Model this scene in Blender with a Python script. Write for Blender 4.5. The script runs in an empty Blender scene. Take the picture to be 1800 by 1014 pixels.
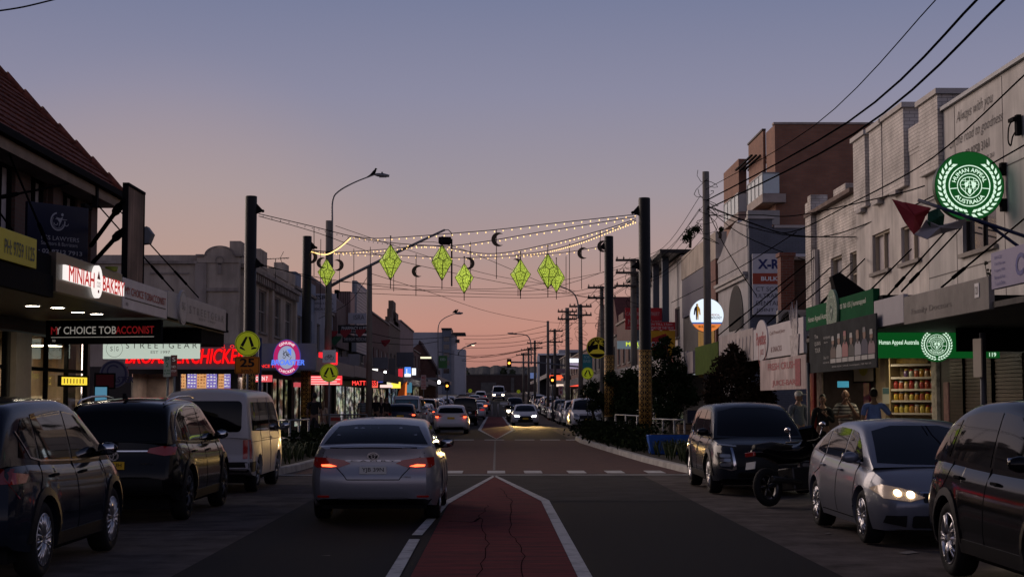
import bpy, bmesh, math, random
from math import radians as R, sin, cos, pi, sqrt
from mathutils import Vector, Matrix, Euler
from mathutils.bvhtree import BVHTree
random.seed(7)
SC = bpy.context.scene
COL = SC.collection
# ------------------------------------------------------------------ camera, sky, sun, exposure
F, CX, CY, H0 = 2800.0, 900.0, 507.0, 1.7
cam = bpy.data.cameras.new('camera'); cam.lens = 56.0; cam.sensor_width = 36.0
cam.clip_start = 0.1; cam.clip_end = 6000
camo = bpy.data.objects.new('camera', cam); COL.objects.link(camo)
camo.location = (0, 0, H0); camo.rotation_euler = (R(94.02), 0, R(-0.655))
SC.camera = camo
CR = camo.rotation_euler.to_matrix()
SC.view_settings.view_transform = 'Standard'; SC.view_settings.look = 'None'
SC.view_settings.exposure = 0.0; SC.view_settings.gamma = 1.0
try: SC.view_settings.use_curve_mapping = False
except Exception: pass
SC.cycles.max_bounces = 5; SC.cycles.diffuse_bounces = 2; SC.cycles.glossy_bounces = 3
SC.cycles.transmission_bounces = 4; SC.cycles.transparent_max_bounces = 8
SC.cycles.caustics_reflective = False; SC.cycles.caustics_refractive = False
SC.cycles.sample_clamp_indirect = 3.0
SC.cycles.use_denoising = True
def s2l(c):
 c = c / 255.0
 return c / 12.92 if c <= 0.04045 else ((c + 0.055) / 1.055) ** 2.4
def rgb(r, g, b): return (s2l(r), s2l(g), s2l(b), 1.0)
W = bpy.data.worlds.new('World'); SC.world = W; W.use_nodes = True
nt = W.node_tree; N = nt.nodes; Lk = nt.links
bg = N['Background']; out = N['World Output']
tc = N.new('ShaderNodeTexCoord'); sp = N.new('ShaderNodeSeparateXYZ')
Lk.new(tc.outputs['Generated'], sp.inputs[0])
def ramp(stops):
 r = N.new('ShaderNodeValToRGB'); e = r.color_ramp.elements
 while len(e) < len(stops): e.new(0.5)
 for el, (p, c) in zip(e, stops): el.position = p; el.color = c
 return r
# elevation ramp (input: sine of the elevation), afterglow side
ra = ramp([(0.0, rgb(120, 82, 80)), (0.018, rgb(172, 120, 110)), (0.045, rgb(192, 140, 126)), (0.085, rgb(174, 147, 142)), (0.13, rgb(157, 147, 155)),
   (0.19, rgb(137, 137, 160)), (0.25, rgb(116, 123, 153)), (0.45, rgb(76, 85, 116)), (1.0, rgb(38, 46, 72))])
# unseen sky behind the camera, set brighter than the afterglow to lift facades
rb = ramp([(0.0, rgb(128, 118, 132)), (0.08, rgb(184, 164, 172)), (0.2, rgb(178, 172, 192)), (0.45, rgb(104, 110, 140)), (1.0, rgb(38, 46, 72))])
Lk.new(sp.outputs['Z'], ra.inputs[0]); Lk.new(sp.outputs['Z'], rb.inputs[0])
# azimuth weight: 1 toward the afterglow (ahead and left), 0 behind
dt = N.new('ShaderNodeVectorMath'); dt.operation = 'DOT_PRODUCT'; dt.inputs[1].default_value = (-0.50, 0.866, 0)
Lk.new(tc.outputs['Generated'], dt.inputs[0])
mr = N.new('ShaderNodeMapRange'); mr.interpolation_type = 'SMOOTHSTEP'
mr.inputs['From Min'].default_value = -0.7; mr.inputs['From Max'].default_value = 0.72
Lk.new(dt.outputs['Value'], mr.inputs['Value'])
mx = N.new('ShaderNodeMix'); mx.data_type = 'RGBA'
Lk.new(mr.outputs[0], mx.inputs[0]); Lk.new(rb.outputs[0], mx.inputs[6]); Lk.new(ra.outputs[0], mx.inputs[7])
# warmer patch low over the left
dw = N.new('ShaderNodeVectorMath'); dw.operation = 'DOT_PRODUCT'
_v = Vector((-0.20, 0.97, 0.045)).normalized(); dw.inputs[1].default_value = _v
Lk.new(tc.outputs['Generated'], dw.inputs[0])
mw = N.new('ShaderNodeMapRange'); mw.interpolation_type = 'SMOOTHSTEP'
mw.inputs['From Min'].default_value = 0.984; mw.inputs['From Max'].default_value = 1.0
mw.inputs['To Max'].default_value = 0.22
Lk.new(dw.outputs['Value'], mw.inputs['Value'])
mx2 = N.new('ShaderNodeMix'); mx2.data_type = 'RGBA'; mx2.inputs[7].default_value = rgb(210, 172, 146)
Lk.new(mw.outputs[0], mx2.inputs[0]); Lk.new(mx.outputs[2], mx2.inputs[6])
# the dusk Nishita sky adds its own faint air light
sk = N.new('ShaderNodeTexSky'); sk.sky_type = 'NISHITA'; sk.sun_disc = False
sk.sun_elevation = R(1.0); sk.sun_rotation = R(-30); sk.air_density = 1.6; sk.dust_density = 2.0
sc_ = N.new('ShaderNodeVectorMath'); sc_.operation = 'SCALE'; sc_.inputs['Scale'].default_value = 0.004
Lk.new(sk.outputs[0], sc_.inputs[0])
ad = N.new('ShaderNodeVectorMath'); ad.operation = 'ADD'
Lk.new(mx2.outputs[2], ad.inputs[0]); Lk.new(sc_.outputs[0], ad.inputs[1])
Lk.new(ad.outputs[0], bg.inputs['Color']); bg.inputs['Strength'].default_value = 1.0
# very weak, very soft sun lamp: the afterglow ahead-left of the camera
sl = bpy.data.lights.new('afterglow_sun', 'SUN'); sl.energy = 2.2; sl.angle = R(50); sl.color = (1.0, 0.78, 0.66)
so = bpy.data.objects.new('afterglow_sun', sl); COL.objects.link(so)
so.rotation_euler = Vector((0.72, -0.62, -0.28)).to_track_quat('-Z', 'Y').to_euler()
# ------------------------------------------------------------------ pixel helpers (photo is 1800x1014)
def ray(px, py):
 return CR @ Vector(((px - CX) / F, (CY - py) / F, -1.0))
def at(px, py, Y):                 # point seen at a pixel at depth Y
 d = ray(px, py); return Vector((0, 0, H0)) + d * (Y / d.y)
def atX(px, py, X):                # point seen at a pixel on the plane x = X
 d = ray(px, py); return Vector((0, 0, H0)) + d * (X / d.x)
def atG(px, py, z=0.0):            # point on the ground
 d = ray(px, py); return Vector((0, 0, H0)) + d * ((z - H0) / d.z)
def road_z(Y):                     # the street climbs beyond the second refuge
 t = max(0.0, Y - 105.0)
 return 0.000085 * t * t if t < 120 else 1.224 + (t - 120) * 0.0204
# ------------------------------------------------------------------ materials
MATS = {}
def mat(name, c, rough=0.6, metal=0.0, var=0.0, vscale=6.0, bump=0.0, bscale=40.0, emit=None, es=0.0, coat=0.0, spec=0.22, alpha=1.0):
 if name in MATS: return MATS[name]
 m = bpy.data.materials.new(name); m.use_nodes = True; MATS[name] = m
 n, l = m.node_tree.nodes, m.node_tree.links
 b = n['Principled BSDF']
 c = tuple(c[:3]) + (1.0,)
 b.inputs['Base Color'].default_value = c; b.inputs['Roughness'].default_value = rough
 b.inputs['Metallic'].default_value = metal; b.inputs['Coat Weight'].default_value = coat
 b.inputs['Coat Roughness'].default_value = 0.04; b.inputs['Specular IOR Level'].default_value = spec
 b.inputs['Alpha'].default_value = alpha
 t = None
 if var or bump:
  t = n.new('ShaderNodeTexCoord')
 if var:
  a = n.new('ShaderNodeTexNoise'); a.inputs['Scale'].default_value = vscale; a.inputs['Detail'].default_value = 6; a.inputs['Roughness'].default_value = 0.65
  l.new(t.outputs['Object'], a.inputs['Vector'])
  r = n.new('ShaderNodeMapRange'); r.inputs['From Min'].default_value = 0.3; r.inputs['From Max'].default_value = 0.7
  r.inputs['To Min'].default_value = 1 - var; r.inputs['To Max'].default_value = 1 + var
  l.new(a.outputs[0], r.inputs['Value'])
  v = n.new('ShaderNodeVectorMath'); v.operation = 'SCALE'; v.inputs[0].default_value = c[:3]
  l.new(r.outputs[0], v.inputs['Scale']); l.new(v.outputs[0], b.inputs['Base Color'])
 if bump:
  a = n.new('ShaderNodeTexNoise'); a.inputs['Scale'].default_value = bscale; a.inputs['Detail'].default_value = 4
  l.new(t.outputs['Object'], a.inputs['Vector'])
  bp = n.new('ShaderNodeBump'); bp.inputs['Strength'].default_value = bump; bp.inputs['Distance'].default_value = 0.02
  l.new(a.outputs[0], bp.inputs['Height']); l.new(bp.outputs[0], b.inputs['Normal'])
 if emit:
  b.inputs['Emission Color'].default_value = tuple(emit[:3]) + (1.0,); b.inputs['Emission Strength'].default_value = es
 return m
def glow(name, c, s, base=None):
 return mat(name, base or (c[0] * 0.3, c[1] * 0.3, c[2] * 0.3), 0.4, emit=c, es=s)
def brick(name, c1, c2, mort, sx=0.24, sz=0.086, rough=0.85, stain=0.25):
 if name in MATS: return MATS[name]
 m = bpy.data.materials.new(name); m.use_nodes = True; MATS[name] = m
 n, l = m.node_tree.nodes, m.node_tree.links; b = n['Principled BSDF']
 t = n.new('ShaderNodeTexCoord'); s = n.new('ShaderNodeSeparateXYZ'); l.new(t.outputs['Object'], s.inputs[0])
 a = n.new('ShaderNodeMath'); a.operation = 'ADD'; l.new(s.outputs['X'], a.inputs[0]); l.new(s.outputs['Y'], a.inputs[1])
 cb = n.new('ShaderNodeCombineXYZ'); l.new(a.outputs[0], cb.inputs['X']); l.new(s.outputs['Z'], cb.inputs['Y'])
 br = n.new('ShaderNodeTexBrick'); l.new(cb.outputs[0], br.inputs['Vector'])
 br.inputs['Color1'].default_value = c1 + (1,); br.inputs['Color2'].default_value = c2 + (1,); br.inputs['Mortar'].default_value = mort + (1,)
 br.inputs['Scale'].default_value = 1.0; br.inputs['Brick Width'].default_value = sx; br.inputs['Row Height'].default_value = sz
 br.inputs['Mortar Size'].default_value = 0.008; br.inputs['Bias'].default_value = -0.2
 ns = n.new('ShaderNodeTexNoise'); ns.inputs['Scale'].default_value = 1.3; ns.inputs['Detail'].default_value = 8; l.new(t.outputs['Object'], ns.inputs['Vector'])
 r = n.new('ShaderNodeMapRange'); r.inputs['From Min'].default_value = 0.3; r.inputs['From Max'].default_value = 0.7
 r.inputs['To Min'].default_value = 1 - stain; r.inputs['To Max'].default_value = 1 + stain * 0.5; l.new(ns.outputs[0], r.inputs['Value'])
 v = n.new('ShaderNodeVectorMath'); v.operation = 'SCALE'; l.new(br.outputs['Color'], v.inputs[0]); l.new(r.outputs[0], v.inputs['Scale'])
 l.new(v.outputs[0], b.inputs['Base Color']); b.inputs['Roughness'].default_value = rough
 bp = n.new('ShaderNodeBump'); bp.inputs['Strength'].default_value = 0.5; bp.inputs['Distance'].default_value = 0.01; bp.invert = True
 l.new(br.outputs['Fac'], bp.inputs['Height']); l.new(bp.outputs[0], b.inputs['Normal'])
 return m
def streaks(name, c, amt=0.35, rough=0.8, sx=3.0, sz=0.25):     # weathered render: vertical rain streaks and blotches
 if name in MATS: return MATS[name]
 m = mat(name, c, rough); n, l = m.node_tree.nodes, m.node_tree.links; b = n['Principled BSDF']
 t = n.new('ShaderNodeTexCoord'); mp = n.new('ShaderNodeMapping'); mp.inputs['Scale'].default_value = (sx, sx, sz); l.new(t.outputs['Object'], mp.inputs[0])
 a = n.new('ShaderNodeTexNoise'); a.inputs['Scale'].default_value = 1.0; a.inputs['Detail'].default_value = 8; a.inputs['Roughness'].default_value = 0.7; l.new(mp.outputs[0], a.inputs['Vector'])
 a2 = n.new('ShaderNodeTexNoise'); a2.inputs['Scale'].default_value = 0.9; a2.inputs['Detail'].default_value = 8; l.new(t.outputs['Object'], a2.inputs['Vector'])
 mm = n.new('ShaderNodeMath'); mm.operation = 'MULTIPLY'; l.new(a.outputs[0], mm.inputs[0]); l.new(a2.outputs[0], mm.inputs[1])
 r = n.new('ShaderNodeMapRange'); r.inputs['From Min'].default_value = 0.12; r.inputs['From Max'].default_value = 0.36
 r.inputs['To Min'].default_value = 1 - amt; r.inputs['To Max'].default_value = 1 + amt * 0.25; l.new(mm.outputs[0], r.inputs['Value'])
 v = n.new('ShaderNodeVectorMath'); v.operation = 'SCALE'; v.inputs[0].default_value = c[:3]; l.new(r.outputs[0], v.inputs['Scale']); l.new(v.outputs[0], b.inputs['Base Color'])
 bp = n.new('ShaderNodeBump'); bp.inputs['Strength'].default_value = 0.15; bp.inputs['Distance'].default_value = 0.02
 l.new(a2.outputs[0], bp.inputs['Height']); l.new(bp.outputs[0], b.inputs['Normal'])
 return m
BLK = mat('matt_black', (0.010, 0.010, 0.011), 0.9, spec=.05)
DARKM = mat('dark_metal', (0.03, 0.03, 0.032), 0.45, 0.6)
STEEL = mat('galvanised_steel', (0.2, 0.2, 0.205), 0.4, 0.9, 0.15)
GREYM = mat('grey_metal', (0.16, 0.165, 0.175), 0.45, 0.5, 0.15)
WOOD = streaks('weathered_pole_timber', (0.17, 0.155, 0.135), 0.5, 0.9, 14.0, 0.7)
WHITE = mat('white_paint', (0.75, 0.75, 0.74), 0.5, 0, 0.05)
SIGNW = mat('sign_white', (0.72, 0.72, 0.72), 0.4, 0, 0.06, 3)
WINGL = mat('window_glass_dark', (0.02, 0.022, 0.028), 0.06, 0.0, spec=0.9)
WINLT = mat('window_glass_blind', (0.42, 0.41, 0.42), 0.15, 0.0, 0.15, 2.0, spec=0.8)
# ------------------------------------------------------------------ object helpers
def tag(o, label=None, cat=None, group=None, kind=None):
 if label: o['label'] = label
 if cat: o['category'] = cat
 if group: o['group'] = group
 if kind: o['kind'] = kind
 return o
def empty(name, loc=(0, 0, 0), rz=0.0, label=None, cat=None, group=None):
 o = bpy.data.objects.new(name, None); COL.objects.link(o); o.empty_display_size = 0.1
 o.location = loc; o.rotation_euler = (0, 0, rz)
 return tag(o, label, cat, group)
def copy_tree(o, parent=None):
 c = o.copy(); COL.objects.link(c)
 if parent is not None: c.parent = parent
 for ch in list(o.children): copy_tree(ch, c)
 return c
class B:
 def __init__(s): s.bm = bmesh.new(); s.m = 0
 def quad(s, *ps):
  f = s.bm.faces.new([s.bm.verts.new(p) for p in ps]); f.material_index = s.m; return f
 def box(s, c, size, rot=None):
  mtx = Matrix.Translation(c)
  if rot: mtx = mtx @ Euler(rot).to_matrix().to_4x4()
  mtx = mtx @ Matrix.Diagonal((size[0], size[1], size[2], 1))
  g = bmesh.ops.create_cube(s.bm, size=1.0, matrix=mtx)
  for v in g['verts']:
   for f in v.link_faces: f.material_index = s.m
  return s
 def b2(s, a, b):     # box from corner to corner
  return s.box([(a[i] + b[i]) / 2 for i in range(3)], [abs(b[i] - a[i]) for i in range(3)])
 def rod(s, p0, p1, r0, r1=None, seg=8, cap=True):
  return s.tube([p0, p1], [r0, r0 if r1 is None else r1], seg, cap)
 def tube(s, pts, r, seg=6, cap=True):
  pts = [Vector(p) for p in pts]; n = len(pts)
  rs = r if isinstance(r, (list, tuple)) else [r] * n
  prev = None; rings = []
  for i, p in enumerate(pts):
   d = (pts[min(i + 1, n - 1)] - pts[max(i - 1, 0)]).normalized()
   ref = prev if prev is not None else (Vector((0, 0, 1)) if abs(d.z) < 0.95 else Vector((1, 0, 0)))
   u = (ref - d * ref.dot(d))
   if u.length < 1e-6: u = d.orthogonal()
   u.normalize(); v = d.cross(u); prev = u
   rings.append([s.bm.verts.new(p + (u * cos(2 * pi * k / seg) + v * sin(2 * pi * k / seg)) * rs[i]) for k in range(seg)])
  for a, b in zip(rings, rings[1:]):
   for k in range(seg):
    f = s.bm.faces.new((a[k], a[(k + 1) % seg], b[(k + 1) % seg], b[k])); f.material_index = s.m; f.smooth = seg > 4
  if cap:
   for ring in (rings[0][::-1], rings[-1]):
    f = s.bm.faces.new(ring); f.material_index = s.m
  return s
 def prism(s, pts, d0, d1, axis='y'):     # polygon (u, z) extruded along an axis
  def P(u, w, d): return (u, d, w) if axis == 'y' else ((d, u, w) if axis == 'x' else (u, w, d))
  a = [s.bm.verts.new(P(u, w, d0)) for u, w in pts]; b = [s.bm.verts.new(P(u, w, d1)) for u, w in pts]
  fs = [s.bm.faces.new(a), s.bm.faces.new(b[::-1])]
  n = len(pts)
  for i in range(n): fs.append(s.bm.faces.new((a[i], b[i], b[(i + 1) % n], a[(i + 1) % n])))
  for f in fs: f.material_index = s.m
  return s
 def lathe(s, prof, o=(0, 0, 0), axis='z', seg=24, cap=False):
  rings = []
  for r, h in prof:
   ring = []
   for k in range(seg):
    a = 2 * pi * k / seg; u, v = r * cos(a), r * sin(a)
    p = {'z': (u, v, h), 'x': (h, u, v), 'y': (u, h, v)}[axis]
    ring.append(s.bm.verts.new((p[0] + o[0], p[1] + o[1], p[2] + o[2])))
   rings.append(ring)
  for a, b in zip(rings, rings[1:]):
   for k in range(seg):
    f = s.bm.faces.new((a[k], a[(k + 1) % seg], b[(k + 1) % seg], b[k])); f.material_index = s.m; f.smooth = True
  if cap:
   for ring in (rings[0], rings[-1]):
    f = s.bm.faces.new(ring); f.material_index = s.m
  return s
 def ball(s, c, r, sub=1, sc=(1, 1, 1)):
  g = bmesh.ops.create_icosphere(s.bm, subdivisions=sub, radius=r, matrix=Matrix.Translation(c) @ Matrix.Diagonal((*sc, 1)))
  for v in g['verts']:
   for f in v.link_faces: f.material_index = s.m; f.smooth = True
  return s
 def ellipse(s, cx, cz, a, b, y, seg=40, thick=0.0):    # disc facing -y (and +y when thick)
  pts = [(cx + a * cos(2 * pi * k / seg), cz + b * sin(2 * pi * k / seg)) for k in range(seg)]
  if thick: return s.prism(pts, y, y + thick)
  f = s.bm.faces.new([s.bm.verts.new((u, y, w)) for u, w in pts]); f.material_index = s.m; return s
 def ring(s, cx, cz, a0, a1, y, seg=40, k0=0.0, k1=1.0, e=1.0):
  n = max(2, int(seg * (k1 - k0)))
  for i in range(n):
   t0 = 2 * pi * (k0 + (k1 - k0) * i / n); t1 = 2 * pi * (k0 + (k1 - k0) * (i + 1) / n)
   s.quad((cx + a0 * cos(t0), y, cz + a0 * e * sin(t0)), (cx + a1 * cos(t0), y, cz + a1 * e * sin(t0)),
     (cx + a1 * cos(t1), y, cz + a1 * e * sin(t1)), (cx + a0 * cos(t1), y, cz + a0 * e * sin(t1)))
  return s
 def build(s, name, mats, parent=None, loc=None, rz=None, smooth=False, bevel=0.0, fix=True):
  if fix: bmesh.ops.recalc_face_normals(s.bm, faces=s.bm.faces[:])
  if bevel:
   es = [e for e in s.bm.edges if len(e.link_faces) == 2 and e.calc_face_angle(0) > 0.6]
   bmesh.ops.bevel(s.bm, geom=es, offset=bevel, segments=1, affect='EDGES', clamp_overlap=True)
  me = bpy.data.meshes.new(name); s.bm.to_mesh(me); s.bm.free()
  if not isinstance(mats, (list, tuple)): mats = [mats]
  for m in mats: me.materials.append(m)
  if smooth: me.polygons.foreach_set('use_smooth', [True] * len(me.polygons))
  o = bpy.data.objects.new(name, me); COL.objects.link(o)
  if parent is not None: o.parent = parent
  if loc is not None: o.location = loc
  if rz is not None: o.rotation_euler = (0, 0, rz)
  return o
# writing: text curve -> mesh fitted into a box centred at (cx, cz) on the plane y, facing -y
_TC = {}
def text_verts(s, bold, shear):
 k = (s, bold, shear)
 if k in _TC: return _TC[k]
 bb = bold if 'M' in s and bold > 0 else 0      # the font's M breaks when offset: thicken it with shifted layers
 if bb: bold = 0
 cu = bpy.data.curves.new('t', 'FONT'); cu.body = s; cu.size = 1.0; cu.offset = bold; cu.shear = shear; cu.resolution_u = 3
 o = bpy.data.objects.new('t', cu); COL.objects.link(o)
 dg = bpy.context.evaluated_depsgraph_get(); dg.update()
 me = bpy.data.meshes.new_from_object(o.evaluated_get(dg))
 vs = [v.co.copy() for v in me.vertices]; fs = [tuple(p.vertices) for p in me.polygons]
 bpy.data.objects.remove(o); bpy.data.curves.remove(cu); bpy.data.meshes.remove(me)
 if not vs: vs = [Vector((0, 0, 0))]
 if bb:
  n0, v0, f0 = len(vs), vs[:], fs[:]
  for q, (dx, dy) in enumerate(((1, 0), (-1, 0), (0, 1), (0, -1)), 1):
   vs += [Vector((v.x + dx * bb, v.y + dy * bb, q)) for v in v0]; fs += [tuple(i + q * n0 for i in f) for f in f0]
 x0 = min(v.x for v in vs); x1 = max(v.x for v in vs); y0 = min(v.y for v in vs); y1 = max(v.y for v in vs)
 vs = [((v.x - x0) / max(x1 - x0, 1e-6) - 0.5, (v.y - y0) / max(y1 - y0, 1e-6) - 0.5, v.z * 0.0006) for v in vs]
 _TC[k] = (vs, fs, (x1 - x0) / max(y1 - y0, 1e-6)); return _TC[k]
def put_text(b, s, cx, cz, w, h, y=-0.01, bold=0.0, shear=0.0, ext=0.0, arc=None, mirror=False):
 vs, fs, asp = text_verts(s, bold, shear)
 if w is None: w = h * asp
 sg = -1 if mirror else 1
 def P(u, v, yy):
  if arc:                                   # arc = (centre x, centre z, radius, centre angle, +1 top / -1 bottom)
   ax, az, rr, ang, dr = arc
   th = ang - dr * u * w / rr; r2 = rr + dr * v * h
   return (ax + r2 * cos(th), yy, az + r2 * sin(th))
  return (cx + sg * u * w, yy, cz + v * h)
 bv = [b.bm.verts.new(P(u, v, y - q)) for u, v, q in vs]
 for f in fs:
  try:
   q = b.bm.faces.new([bv[i] for i in f]); q.material_index = b.m
  except ValueError: pass
 if ext:
  cnt = {}
  for f in fs:
   for i in range(len(f)):
    e = (f[i], f[(i + 1) % len(f)]); cnt[e] = 1
  bk = {}
  for (i, j) in list(cnt):
   if (j, i) in cnt: continue
   for q in (i, j):
    if q not in bk: bk[q] = b.bm.verts.new(P(vs[q][0], vs[q][1], y + ext))
   try:
    q = b.bm.faces.new((bv[i], bv[j], bk[j], bk[i])); q.material_index = b.m
   except ValueError: pass
 return b
def lettering(parent, mat_, items, name='lettering', label=None, **kw):
 b = B()
 for it in items:
  d = dict(kw);
  if len(it) > 5: d.update(it[5])
  put_text(b, *it[:5], **d)
 o = b.build(name, mat_, parent, fix=False)
 if label: o['label'] = label
 return o
def frame_at(P0, P1):
 d = Vector(P1) - Vector(P0); return math.atan2(d.y, d.x), sqrt(d.x ** 2 + d.y ** 2)
def board(name, label, cat, P0, P1, z0, z1, m, th=0.1, group=None, edge=None, frame=None):
 """flat sign: local x from P0 (viewer's left) to P1, local z from its bottom, its face on y = 0"""
 rz, w = frame_at(P0, P1); h = z1 - z0
 e = empty(name, (P0[0], P0[1], z0), rz, label, cat, group)
 b = B(); b.b2((0, 0, 0), (w, th, h)); b.build('panel', m, e, bevel=0.004)
 if frame:
  b = B(); t = 0.04
  for a, c in (((-t, -0.012, -t), (w + t, th + .01, 0)), ((-t, -0.012, h), (w + t, th + .01, h + t)), ((-t, -0.012, 0), (0, th + .01, h)), ((w, -0.012, 0), (w + t, th + .01, h))): b.b2(a, c)
  b.build('frame', frame, e)
 return e, w, h
# ------------------------------------------------------------------ vehicles
def pchip(pts):
 xs = [p[0] for p in pts]; ys = [p[1] for p in pts]; n = len(xs)
 d = [(ys[i + 1] - ys[i]) / (xs[i + 1] - xs[i]) for i in range(n - 1)]
 m = [d[0]] + [0 if d[i - 1] * d[i] <= 0 else 2 * d[i - 1] * d[i] / (d[i - 1] + d[i]) for i in range(1, n - 1)] + [d[-1]]
 def f(x):
  if x <= xs[0]: return ys[0]
  if x >= xs[-1]: return ys[-1]
  i = 0
  while xs[i + 1] < x: i += 1
  h = xs[i + 1] - xs[i]; t = (x - xs[i]) / h
  return ((1 + 2 * t) * (1 - t) ** 2 * ys[i] + t * (1 - t) ** 2 * h * m[i] + t * t * (3 - 2 * t) * ys[i + 1] + t * t * (t - 1) * h * m[i + 1])
 return f
def paint(name, c, metal=0.35, rough=0.32):
 k = .12 if sum(c) < .3 else .4; rough = .1 if sum(c) < .05 else rough; m = mat(name, c, rough, metal, coat=k, spec=.1 + k * .5); return m
CARGLASS = mat('car_glass', (0.002, 0.0022, 0.003), 0.03, spec=0.22)
PLASTIC = mat('black_plastic_trim', (0.011, 0.011, 0.012), 0.5)
TYRE = mat('tyre_rubber', (0.010, 0.010, 0.011), 0.8)
ALLOY = mat('alloy_rim', (0.55, 0.55, 0.57), 0.28, 0.9)
ALLOYD = mat('dark_alloy_rim', (0.06, 0.06, 0.065), 0.35, 0.8)
CHROME = mat('chrome', (0.7, 0.7, 0.72), 0.12, 1.0)
TAILOFF = mat('tail_lamp_red', (0.13, 0.006, 0.008), 0.12, coat=1.0)
TAILON = glow('tail_lamp_lit', (1.0, 0.10, 0.035), 4.0)
TAILGLOW = mat('tail_lamp_running', (0.2, 0.008, 0.008), 0.12, coat=1.0, emit=(1.0, 0.03, 0.02), es=0.28)
HEADOFF = mat('head_lamp_clear', (0.30, 0.31, 0.33), 0.12, 0.5, coat=1.0)
HEADON = glow('head_lamp_lit', (1.0, 0.83, 0.62), 14.0)
HEADCOOL = glow('head_lamp_lit_white', (1.0, 0.93, 0.84), 14.0)
PLATEW = mat('number_plate_white', (0.55, 0.55, 0.53), 0.4)
PLATEY = mat('number_plate_yellow', (0.70, 0.42, 0.03), 0.4)
PLATEB = mat('number_plate_black', (0.015, 0.015, 0.015), 0.4)
INK = mat('black_ink', (0.012, 0.012, 0.014), 0.6)
def sharp_auto(bm, ang=0.6):
 for e in bm.edges:
  if len(e.link_faces) == 2: e.smooth = e.calc_face_angle(0) < ang
 for f in bm.faces: f.smooth = True
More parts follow.
